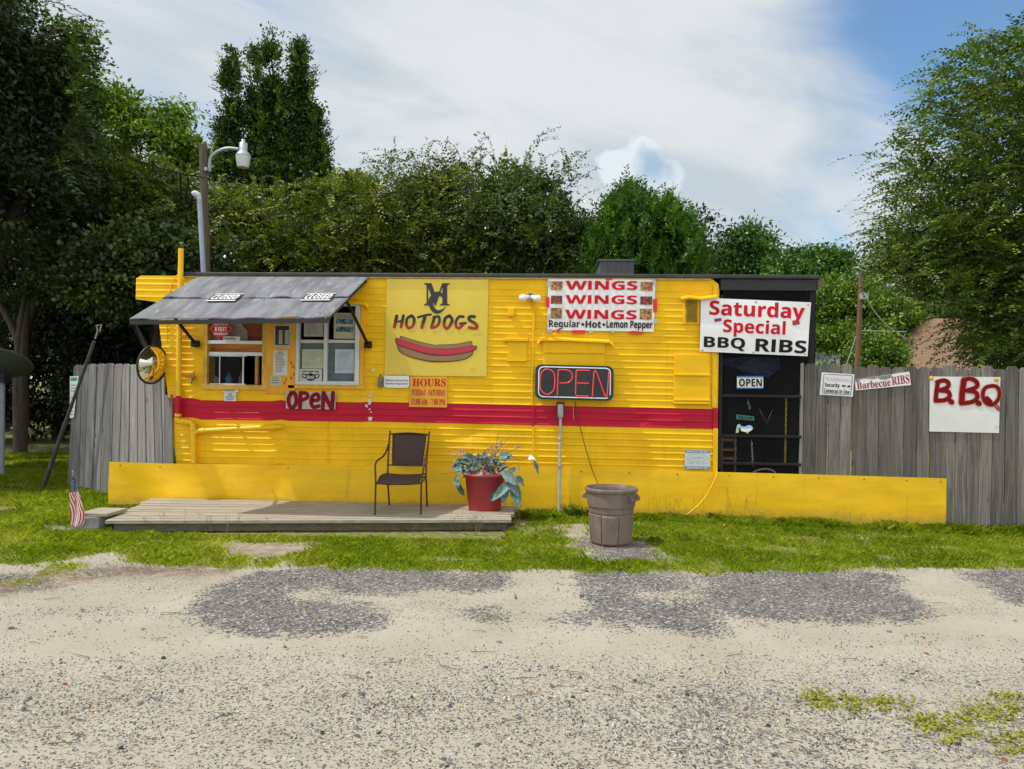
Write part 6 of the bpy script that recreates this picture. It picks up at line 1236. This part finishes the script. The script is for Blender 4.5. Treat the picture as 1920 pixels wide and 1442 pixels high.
tree('scrub_tree', 'dense mid green scrub tree between the spires and the wispy tree', gb(640, 16.5), [(620, 430, 16.5, 60, 60, 1.1, 100, 42), (665, 400, 17, 55, 55, 1.1, 90, 42), (600, 490, 16, 80, 50, 1.2, 110, 42), (690, 450, 16, 60, 70, 1.2, 110, 42), (655, 360, 17, 40, 30, .8, 36, 40)], LM['olive'], .12, 109, r0=.1, group=WG, extra=ex_s(150, 580, 720, 345, 510, 15.5, .12, tb=.12), tb=.04)
def shoots(lst, Y, nleaf=26, L_=.10):
    def f(c, tw):
        r = c.r
        for pts in lst:
            path = smooth_path([P(x, y, Y+r.uniform(-.5, .5)) for x, y in pts], 7); tw.append(path); n = len(path)
            for i in range(1, n):
                tg = np.array((path[i]-path[i-1]).normalized())
                for k in range(2):
                    sd = unit(np.cross(tg, r.normal(size=3))); m = 1; Ls = L_*r.uniform(.5, 1.1)*(1.1-.5*i/n); c.put(np.array(path[i])[None]+r.normal(size=(1, 3))*.02, unit(tg*.5+sd*.8)[None], unit(r.normal(size=3)+np.array([0, 0, .8]))[None], np.array([Ls]), np.array([Ls*.5]), np.array([np.clip(.45+r.normal()*.15, 0, 1)]))
    return f
def combo(*fs):
    def f(c, tw):
        for g_ in fs: g_(c, tw)
    return f
sh1 = [[(760, 380), (748, 320), (742, 285), (740, 255)], [(765, 380), (770, 330), (785, 300), (795, 270)], [(740, 380), (715, 330), (690, 303), (678, 299)], [(800, 370), (815, 320), (835, 275), (838, 262)], [(830, 370), (850, 320), (872, 290), (885, 278)], [(780, 370), (790, 320), (800, 285)], [(735, 390), (725, 350), (722, 320)], [(820, 370), (828, 320), (818, 280)], [(700, 400), (690, 370), (700, 345)], [(850, 380), (868, 340), (890, 310)], [(745, 380), (732, 340), (735, 300), (725, 285)], [(845, 360), (850, 310), (858, 270)], [(805, 370), (806, 310), (800, 262)], [(868, 350), (880, 320), (905, 300)]]
tree('wispy_tree', 'wispy olive tree with upright shoots right of the hot dog board', gb(790, 17), [(770, 400, 17, 60, 55, 1.1, 100, 38), (830, 390, 17, 65, 60, 1.1, 110, 38), (740, 450, 16.5, 80, 60, 1.2, 120, 40), (830, 460, 16.5, 80, 60, 1.2, 120, 40), (780, 360, 17, 45, 35, .8, 50, 34), (845, 345, 17, 45, 35, .8, 46, 34)], LM['olive'], .10, 110, r0=.1, group=WG, extra=combo(shoots(sh1, 16.6), ex_s(230, 700, 900, 300, 510, 15.9, .10, tb=.08)), tb=0)
sh2 = [[(975, 380), (978, 320), (1000, 270), (1025, 248), (1050, 237)], [(985, 340), (1000, 280), (1020, 262), (1045, 258)], [(955, 370), (930, 300), (912, 255), (890, 252)], [(1000, 360), (1020, 300), (1045, 286)], [(1030, 380), (1060, 330), (1085, 300), (1098, 290)], [(1050, 390), (1080, 340), (1125, 312)], [(940, 340), (920, 290), (902, 280)], [(1060, 410), (1090, 370), (1140, 345)], [(965, 360), (955, 310), (948, 268)], [(1040, 400), (1065, 350), (1080, 325)], [(915, 350), (905, 310), (900, 270), (912, 255)]]
tree('wispy_tree', 'taller vine hung tree with long arching shoots left of the roof vent', gb(985, 16.5), [(960, 370, 16.5, 60, 55, 1.0, 100, 40), (1010, 400, 16.5, 75, 60, 1.2, 130, 40), (930, 430, 16.2, 65, 70, 1.2, 120, 40), (1040, 440, 16.2, 60, 55, 1.1, 90, 40), (985, 460, 16, 90, 60, 1.2, 140, 40), (945, 330, 16.8, 35, 30, .7, 34, 36), (1070, 480, 16.2, 40, 45, .9, 60, 36)], LM['ivy'], .115, 111, r0=.1, group=WG, extra=combo(shoots(sh2, 16.2), ex_s(150, 890, 1080, 320, 500, 15.4, .11, tb=.05)), asp=.65, tb=.03)
def ex_g(c, tw):
    r = c.r; gx = [1085, 1105, 1125, 1142, 1165, 1186, 1203, 1220, 1241, 1262, 1279, 1296, 1310, 1324]; gy = [500, 430, 395, 362, 346, 330, 352, 378, 352, 366, 400, 384, 430, 505]
    for i in range(620):
        px = r.uniform(1088, 1322); t = np.interp(px, gx, gy); py = t+22+(520-t)*r.random()**1.5
        c.spray(P(px, py, 15.4+r.uniform(-1.1, .8)), (r.normal()*.35+(px-1205)/300, -.4+r.normal()*.4, .9+r.normal()*.25), r.uniform(.22, .5), 15, .115, .05, .4, .06, side=.8)
tree('magnolia_tree', 'dense glossy bright green tree behind the roof vent', gb(1205, 16), [(1195, 455, 16, 75, 62, 1.1, 150, 40), (1240, 480, 16, 66, 55, 1.1, 110, 40), (1140, 485, 15.8, 48, 45, 1, 80, 40), (1180, 395, 16, 34, 34, .8, 44, 38), (1252, 425, 16, 32, 45, .8, 44, 38)], LM['green'], .13, 112, r0=.12, group=WG, extra=combo(ex_g, shoots([[(1290, 420), (1308, 436), (1318, 447), (1332, 455)]], 15.5, L_=.14)), tb=.05)
# far trees to the right
tree('round_tree', 'small round far tree above the right end of the trailer', gb(1395, 45), [(1398, 470, 45, 46, 36, 2, 90, 40), (1402, 450, 45, 30, 22, 1.4, 40, 36), (1350, 500, 45, 26, 24, 1.2, 40, 36), (1430, 495, 45, 22, 25, 1, 36, 36), (1400, 500, 45, 60, 30, 2, 70, 38)], LM['green'], .34, 113, r0=.3, group='far trees on the right', sd=.42, tb=-.03)
tree('round_tree', 'far tree with pale tips just left of the brown pole top', gb(1510, 40), [(1500, 500, 40, 40, 24, 1.6, 60, 38), (1550, 510, 40, 34, 26, 1.5, 56, 38), (1525, 490, 40, 26, 14, 1, 26, 34), (1575, 495, 40, 14, 16, .8, 16, 32), (1490, 520, 39, 40, 30, 1.5, 60, 36)], LM['green'], .30, 114, r0=.3, group='far trees on the right', sd=.4, tb=.08)
tree('leafy_tree', 'bright yellow green tree behind the slim brown pole', gb(1590, 32), [(1575, 560, 32, 45, 45, 1.6, 110, 40), (1615, 590, 31, 50, 55, 1.6, 120, 40), (1565, 620, 31, 40, 40, 1.5, 80, 40), (1640, 545, 32, 40, 35, 1.5, 70, 40), (1660, 600, 33, 50, 60, 1.5, 110, 40), (1545, 590, 33, 30, 40, 1.2, 50, 38)], LM['bright'], .22, 115, r0=.2, group='far trees on the right', sd=.3, tb=.05)
tree('leafy_bush', 'bright bush between the grey roof and the brown roof', gb(1650, 25), [(1640, 665, 25, 34, 34, 1, 80, 38), (1660, 668, 25, 20, 20, .8, 40, 36), (1640, 690, 25, 44, 24, 1, 60, 36)], LM['bright'], .16, 116, r0=.08, group='far trees on the right', cat='bush', sd=.2)
tree('leafy_bush', 'small pale green bush in front of the low grey roof', gb(1545, 24), [(1545, 680, 24, 24, 22, .7, 34, 34), (1530, 690, 24, 20, 20, .6, 24, 34)], LM['bright'], .15, 117, r0=.05, group='far trees on the right', cat='bush', sd=.2, tb=.1)
# far row closing the view behind the porch and along the left side
for i, (px, py, rx, ry, Y, mk, lab) in enumerate(((1460, 590, 60, 60, 50, 'green', 'far dark tree hidden mostly by the porch cage'), (1720, 560, 120, 90, 48, 'olive', 'far olive tree seen through gaps right of the pole'), (1880, 560, 150, 100, 46, 'dark', 'far dark tree seen through gaps of the right tree'))):
    tree('far_tree', lab, gb(px, Y), [(px, py, Y, rx, ry, 2.5, 130, 40), (px, py+60, Y, rx*1.2, ry, 2.5, 120, 40)], LM[mk], .34, 130+i, r0=.25, group='far trees on the right', sd=.45)
# the big tree on the right
def ex_r(c, tw):
    r = c.r
    for i in range(2700):
        v = r.random(); py = 70+600*v**.95; left = np.interp(py, [50, 100, 150, 220, 300, 380, 450, 520, 570, 620, 700], [1880, 1770, 1730, 1690, 1650, 1640, 1600, 1640, 1690, 1735, 1790]); px = left+(2030-left)*r.random()**.75+r.uniform(0, 25)
        if py > 555 and px < 1815 and r.random() < .88: continue
        if px < left+40 and r.random() < .25: continue
        Y = 13.6+r.uniform(-2.0, 1.6)
        c.spray(P(px, py, Y), (-.75+r.normal()*.45, -.25+r.normal()*.5, .28+r.normal()*.28), r.uniform(.45, .95), 20, .098, .42, .5, +.05-.10*(v > .78), twigs=tw if i % 6 == 0 else None)
lims = [[(1900, 560), (1800, 520), (1700, 470), (1610, 435)], [(1900, 500), (1820, 430), (1720, 370), (1650, 345)], [(1905, 450), (1840, 330), (1760, 250), (1690, 225)], [(1910, 380), (1860, 240), (1800, 150), (1735, 140)], [(1915, 350), (1890, 200), (1850, 110), (1822, 95)], [(1915, 300), (1905, 150), (1890, 55)], [(1900, 590), (1820, 600), (1760, 590), (1720, 600)], [(1900, 420), (1780, 330), (1660, 290), (1625, 295)], [(1905, 520), (1780, 490), (1690, 440), (1600, 450)], [(1905, 480), (1770, 410), (1690, 360), (1655, 385)], [(1790, 600), (1770, 640), (1755, 660), (1745, 680)], [(1850, 600), (1830, 640), (1800, 670), (1790, 690)], [(1910, 330), (1850, 190), (1790, 120), (1780, 105)], [(1905, 400), (1800, 260), (1740, 200), (1720, 155)]]
tree('elm_tree', 'large airy tree with feathery branches reaching in from the right', gb(1935, 14.5), [(1900, 420, 14.3, 130, 110, 1.6, 200, 36), (1850, 490, 14, 120, 60, 1.4, 170, 36), (1770, 400, 14.2, 80, 110, 1.3, 120, 34), (1720, 470, 14.2, 70, 40, 1.1, 70, 34), (1910, 250, 14.3, 80, 90, 1.2, 90, 34), (1915, 600, 14, 85, 60, 1.4, 120, 36), (1780, 420, 14, 60, 70, 1.2, 60, 32), (1990, 450, 14, 120, 200, 2, 160, 34), (1790, 500, 14, 60, 36, 1.2, 50, 32), (1935, 660, 14.5, 95, 40, 1.4, 120, 36)], LM['elm'], .095, 118, r0=.16, group=None, extra=combo(ex_r, shoots(lims, 13.6, L_=.12)), tb=-.02, gap=.34, sd=.2, bark=M_bark)
# dark wood at the left, behind the dish and the fence
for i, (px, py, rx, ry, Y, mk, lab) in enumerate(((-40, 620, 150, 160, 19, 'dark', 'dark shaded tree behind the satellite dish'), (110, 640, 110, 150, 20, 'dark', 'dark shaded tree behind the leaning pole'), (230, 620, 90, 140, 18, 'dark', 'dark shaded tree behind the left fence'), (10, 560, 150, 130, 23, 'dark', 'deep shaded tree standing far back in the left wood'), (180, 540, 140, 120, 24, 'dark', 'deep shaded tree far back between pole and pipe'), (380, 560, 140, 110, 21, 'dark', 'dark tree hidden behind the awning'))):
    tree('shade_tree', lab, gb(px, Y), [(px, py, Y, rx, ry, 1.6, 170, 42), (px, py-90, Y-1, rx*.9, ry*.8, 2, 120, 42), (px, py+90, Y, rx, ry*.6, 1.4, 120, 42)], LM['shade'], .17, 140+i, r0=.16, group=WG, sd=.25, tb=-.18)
for i, (px, Y, lab) in enumerate(((-150, 12.5, 'overhanging dark tree whose crown roofs the left lawn'), (-420, 11, 'dark tree outside the left edge shading the lawn'))):  # added trees, mostly out of view, closing the canopy to darken the left side
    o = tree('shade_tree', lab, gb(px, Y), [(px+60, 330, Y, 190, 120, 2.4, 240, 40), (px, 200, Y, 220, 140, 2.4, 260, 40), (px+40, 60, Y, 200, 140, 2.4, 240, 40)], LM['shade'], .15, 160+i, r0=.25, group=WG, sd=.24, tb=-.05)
# undergrowth closing the gaps below the scrub trees
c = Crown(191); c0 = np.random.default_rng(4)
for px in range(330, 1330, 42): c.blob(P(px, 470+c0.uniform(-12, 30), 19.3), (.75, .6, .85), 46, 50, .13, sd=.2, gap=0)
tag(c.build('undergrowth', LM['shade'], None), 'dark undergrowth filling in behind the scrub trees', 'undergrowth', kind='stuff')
# woods beyond, one mass
c = Crown(190)
for px in range(-1500, 3400, 130):
    Y = 60+((px*7) % 13); top = 480 if px < 1250 else 590; k = Y/FPX
    c.blob(P(px, top+60, Y), (110*k, 3, 70*k), 120, 30, .55, sd=.7)
    c.blob(P(px, top+140, Y), (120*k, 3, 70*k), 80, 30, .55, sd=.7)
tag(c.build('distant_woods', LM['dark'], None), 'far wood closing the view behind everything', 'woods', kind='stuff')

# ------------------------------------------------------------------ grass, weeds and stones
def scatter(n, x0, x1, y0, y1, seed):
    r = np.random.default_rng(seed); return r.uniform(x0, x1, n), r.uniform(y0, y1, n), r
def blades(x, y, r, h, wd, lean=.5, seg=2):
    n = len(x); z = gz(x, y)-.006; a = r.uniform(0, 2*np.pi, n); d = np.stack([np.cos(a), np.sin(a), np.zeros(n)], -1); s = np.stack([-np.sin(a), np.cos(a), np.zeros(n)], -1)*(wd/2)[:, None]
    p = np.stack([x, y, z], -1); l1 = (r.uniform(.1, lean, n)*h)[:, None]; up = np.array([0, 0, 1.])
    m = p+d*l1*.35+up*(h*.62)[:, None]; t = p+d*l1*1.2+up*h[:, None]
    V = np.stack([p-s, p+s, m+s*.8, t, m-s*.8], 1); return V.reshape(-1, 3), np.arange(n*5).reshape(-1, 5)
M_gr = leafmat('grass_blade', (.15, .215, .010), (.335, .41, .020), (.55, .50, .13), trans=.35, rough=.6, spec=.25)
parts = []
x, y, r = scatter(330000, -6.6, 6.2, 6.2, 9.36, 31); parts.append((x, y, r, .028, .055, 1))
x, y, r = scatter(260000, -13.5, -3.2, 9.2, 16, 32); parts.append((x, y, r, .035, .07, 1))
x, y, r = scatter(30000, -1.2, 6.2, 9.05, 9.36, 33); parts.append((x, y, r, .05, .11, 1.0))
VV, TT = [], []
for x, y, r, h0, h1, dn in parts:
    px, py, ww, gr, gy, di = masks(x+r.normal(size=len(x))*.055, y+r.normal(size=len(x))*.055); k = gr & (r.random(len(x)) < np.clip(2.6*fbm(x*2.1, y*3.2, 71)-.52, .04, 1))
    k &= ~((x > F0.x+.05) & (x < F1.x-.02) & (y > F0.y+.02)); k &= (np.hypot(x-tc_.x, y-tc_.y) > .21)
    x, y = x[k], y[k]; n = len(x); dark = fbm(x*1.5, y*1.5, 81); hh = (h0+(h1-h0)*r.random(n)**1.6)*(.35+1.3*fbm(x*4.5, y*4.5, 91, 3))
    V, F_ = blades(x, y, r, hh, .0035+.0045*r.random(n), 1.1); VV.append(V); TT.append(np.clip(.44+(dark-.5)*.9+r.normal(size=n)*.17+.42*(r.random(n) < .13)+.35*(fbm(x*3.1, y*3.1, 95)-.5), 0, 1))
V = np.concatenate(VV); tag(npmesh('grass', V, np.arange(len(V)).reshape(-1, 5), M_gr, None, 5, {'tint': ('FACE', 'FLOAT', np.concatenate(TT))}), 'short bright lawn grass in front of the trailer', 'grass', kind='stuff')
# tall seed stalks against the deck and the skirt
b = MB(); rs2 = random.Random(6)
for i in range(95):
    if i < 45: px = rs2.choice([rs2.uniform(240, 520), rs2.uniform(720, 930), rs2.uniform(840, 925)]); p = G(px, 1000)+Vector((0, rs2.uniform(-.18, .12), 0)); h = rs2.uniform(.08, .24)
    elif i < 62: p = G(rs2.uniform(950, 975), 985)+Vector((0, rs2.uniform(-.1, .5), 0)); h = rs2.uniform(.12, .34)
    else: px = rs2.choice([rs2.uniform(1205, 1265), rs2.uniform(1225, 1290), rs2.uniform(1340, 1440), rs2.uniform(1180, 1760)]); p = P(px, 985, YW-.16); p.z = float(gz(p.x, p.y)); h = rs2.uniform(.10, .42)
    t = p+Vector((rs2.uniform(-.08, .08), rs2.uniform(-.05, .05), h)); m = p.lerp(t, .5)+Vector((rs2.uniform(-.02, .02), 0, .01)); b.tube([p, m, t], [.002, .0018, .001], 4, caps=False)
    for k in range(rs2.choice([0, 2, 3])): q = p.lerp(t, rs2.uniform(.75, 1)); b.tube([q, q+Vector((rs2.uniform(-.05, .05), rs2.uniform(-.02, .02), rs2.uniform(.01, .05)))], [.002, .001], 4, caps=False)
tag(b.build('seed_stalks', pmat('stalk', (.16, .15, .04), .8, .4, 30)), 'thin tall grass stalks along the deck edge and the yellow skirt', 'grass', kind='stuff')
for k, (px, n, rad, lab) in enumerate(((1072, 46, .16, 'small leafy weed at the foot of the grey conduit'), (1095, 20, .10, 'low weed between the conduit and the trash can'))):
    wd = thing('weed', lab, 'weed', G(px, 968)); c = Crown(201+k); p = G(px, 968); p.y = YW-.16
    for i in range(n):
        a = c.r.uniform(0, 6.28); c.spray(np.array(p)+np.array([math.cos(a)*rad*.3, math.sin(a)*rad*.2, .02]), (math.cos(a)*.6, math.sin(a)*.3-.1, 1.1), c.r.uniform(.10, .26 if k == 0 else .14), 8, .045, .2, .45, -.1)
    c.build('leaves', LM['green'], wd)
# low yellow green ground weeds on the lot at the right
c = Crown(210); r = c.r
for cx_, cy_, rx, ry, n in ((1530, 1306, 22, 8, 300), (1545, 1322, 26, 8, 340), (1590, 1312, 16, 6, 170), (1602, 1330, 16, 7, 200), (1655, 1317, 32, 6, 380), (1660, 1332, 12, 4, 80), (1738, 1349, 28, 7, 320), (1755, 1365, 26, 7, 300), (1800, 1352, 26, 9, 260), (1815, 1378, 22, 7, 200), (1845, 1335, 40, 12, 420), (1890, 1308, 34, 7, 340), (1780, 1390, 16, 5, 120), (1895, 1385, 30, 9, 300), (1900, 1410, 20, 5, 150), (1900, 1330, 24, 6, 200), (1865, 1350, 40, 10, 260), (1700, 1330, 20, 5, 60), (40, 1090, 40, 5, 300), (105, 1077, 38, 5, 320), (1340, 1066, 120, 3, 300)):
    for i in range(int(n*.5)):
        qx, qy = r.normal()*.75, r.normal()*.85; p = G(cx_+rx*qx, cy_+ry*qy); a = r.uniform(0, 6.28); L_ = r.uniform(.012, .028)
        m = 2; c.put(np.array(p)[None]+np.array([[0, 0, r.uniform(.001, .007)]]), unit(np.array([[math.cos(a), math.sin(a), r.uniform(.05, .8)]])), unit(np.array([[r.normal()*.3, r.normal()*.3, 1]])), np.array([L_]), np.array([L_*.6]), np.array([np.clip(.6+r.normal()*.2, 0, 1)]))
tag(c.build('ground_weeds', leafmat('yellow_weed', (.12, .14, .012), (.28, .28, .025), (.44, .38, .07), trans=.2), None), 'flat yellow green weeds creeping over the gravel', 'weeds', kind='stuff')
# loose stones
def stones(x, y, sz, r, tint):
    n = len(x); th = np.array([0, 1.05, 2.1, 3.14, 4.2, 5.25]); base = np.stack([np.cos(th), np.sin(th)], -1); a = r.uniform(0, 6.28, n); ca, sa = np.cos(a)[:, None], np.sin(a)[:, None]; jit = .72+.5*r.random((n, 6)); el = r.uniform(.55, 1, n)[:, None]
    bx_ = base[None, :, 0]*jit; by_ = base[None, :, 1]*jit*el; X_ = (bx_*ca-by_*sa)*sz[:, None]; Y_ = (bx_*sa+by_*ca)*sz[:, None]; z0 = gz(x, y); h = sz*r.uniform(.35, .8, n)
    lo = np.stack([x[:, None]+X_, y[:, None]+Y_, np.repeat((z0-.004)[:, None], 6, 1)], -1); tp_ = .5+.2*r.random((n, 6)); hi = np.stack([x[:, None]+X_*tp_, y[:, None]+Y_*tp_, z0[:, None]+h[:, None]*(.75+.4*r.random((n, 6)))], -1)
    V = np.concatenate([lo, hi], 1).reshape(-1, 3); o = (np.arange(n)*12)[:, None, None]; f = np.array([[i, (i+1) % 6, 6+(i+1) % 6, 6+i] for i in range(6)]+[[6, 7, 8, 9], [6, 9, 10, 11]]); F_ = (o+f[None]).reshape(-1, 4); return V, F_, np.repeat(tint, 8)
def stonemat():
    m = bpy.data.materials.new('loose_stone'); m.use_nodes = True; t = m.node_tree; bs = t.nodes['Principled BSDF']; l = t.links.new; at = N(t, 'ShaderNodeAttribute', attribute_name='tint'); cr = t.nodes.new('ShaderNodeValToRGB'); l(at.outputs['Fac'], cr.inputs[0]); cr.color_ramp.interpolation = 'CONSTANT'
    e = cr.color_ramp.elements; e[0].color = (.03, .03, .032, 1); e[1].color = (.52, .50, .46, 1); e[1].position = .9
    for p, c_ in ((.16, (.085, .085, .09)), (.34, (.15, .15, .155)), (.52, (.24, .235, .225)), (.68, (.36, .33, .27)), (.80, (.22, .14, .08)), (.84, (.21, .065, .03)), (.86, (.45, .38, .24))): x = e.new(p); x.color = (*c_, 1)
    tcn = t.nodes.new('ShaderNodeTexCoord'); nz = N(t, 'ShaderNodeTexNoise', i_Scale=90.0); l(tcn.outputs['Object'], nz.inputs['Vector']); hs = t.nodes.new('ShaderNodeHueSaturation'); l(cr.outputs[0], hs.inputs['Color']); l(mth(t, 'ADD', .65, mth(t, 'MULTIPLY', nz.outputs['Fac'], .7)), hs.inputs['Value']); l(hs.outputs[0], bs.inputs['Base Color']); bs.inputs['Roughness'].default_value = .85; return m
r = np.random.default_rng(51); X_, Y_, S_ = [], [], []
def cloud(n, y0, y1, s0, s1, pw, dens):
    y = r.uniform(y0, y1, n); hw = y*.74+.3; x = r.uniform(-1, 1, n)*hw-.05*y; px, py, ww, gr, gy, di = masks(x, y); k = (~gr) & (r.random(n) < dens(x, y, px, py, gy)); s = s0+(s1-s0)*r.random(n)**pw; X_.append(x[k]); Y_.append(y[k]); S_.append(s[k])
pat = lambda x, y: np.clip(fbm(x*1.2, y*1.9, 51)*2.2-.55, .04, 1)
cloud(90000, 2.7, 5.2, .0020, .0075, 2.4, lambda x, y, px, py, gy: .25+.75*pat(x, y)*np.clip((py-1195)/110, 0, 1))
cloud(4200, 2.7, 5.2, .006, .018, 3.4, lambda x, y, px, py, gy: pat(x, y)*np.clip((py-1190)/130, .05, 1))
cloud(42000, 4.8, 7.2, .003, .0075, 2., lambda x, y, px, py, gy: .05+.9*(gy > .5)*np.clip(fbm(x*2.4, y*2.4, 57)*2.6-.75, 0, 1))
cloud(380, 2.7, 6.6, .010, .024, 2.5, lambda x, y, px, py, gy: .15+.3*pat(x, y))
X_, Y_, S_ = map(np.concatenate, (X_, Y_, S_)); tin = np.clip(r.random(len(X_)), 0, 1); tin = np.where((Y_ > 4.9) & (S_ < .009), tin*.62, tin); tin = np.where(S_ > .011, tin*.9, tin)
V, F_, T_ = stones(X_, Y_, S_, r, tin); tag(npmesh('loose_stones', V, F_, stonemat(), None, 4, {'tint': ('FACE', 'FLOAT', T_)}), 'loose grey stones and chips scattered over the sandy lot', 'gravel', kind='stuff')
c = Crown(220); r = c.r
for i in range(150):
    px = r.uniform(0, 1920); py = r.choice([r.uniform(985, 1070), r.uniform(1060, 1180), r.uniform(940, 985)], p=[.5, .3, .2]); p = G(px, py); a = r.uniform(0, 6.28); s = r.uniform(.025, .055)
    if p.y > 9.3 and p.x > -5.5: continue
    c.put(np.array(p)[None]+np.array([[0, 0, .03 if py < 1060 else .008]]), unit(np.array([[math.cos(a), math.sin(a), r.uniform(-.1, .4)]])), unit(np.array([[r.normal()*.3, r.normal()*.3, 1]])), np.array([s]), np.array([s*.45]), np.array([r.random()]))
tag(c.build('leaf_litter', leafmat('dry_leaf', (.10, .05, .02), (.22, .13, .05), (.38, .28, .12), trans=.1), None), 'scattered dry brown leaves on the lawn and the lot', 'leaves', kind='stuff')
b = MB(); rt = random.Random(12)
for i in range(60):
    p = G(rt.uniform(0, 1920), rt.choice([rt.uniform(1065, 1250), rt.uniform(1200, 1430)])); a = rt.uniform(-.6, .6)+rt.choice([0, 3.14]); s = rt.uniform(.03, .16); d = Vector((math.cos(a), math.sin(a)*.7, 0))*s; z = Vector((0, 0, .008)); b.tube([p+z, p+d*.5+z+Vector((0, rt.uniform(-.012, .012), .004)), p+d+z], [.0028, .0022, .001], 4, caps=False)
tag(b.build('dry_twigs', pmat('twig', (.16, .10, .05), .9, .3, 20)), 'thin dry twigs and pine needles lying on the lot', 'twigs', kind='stuff')
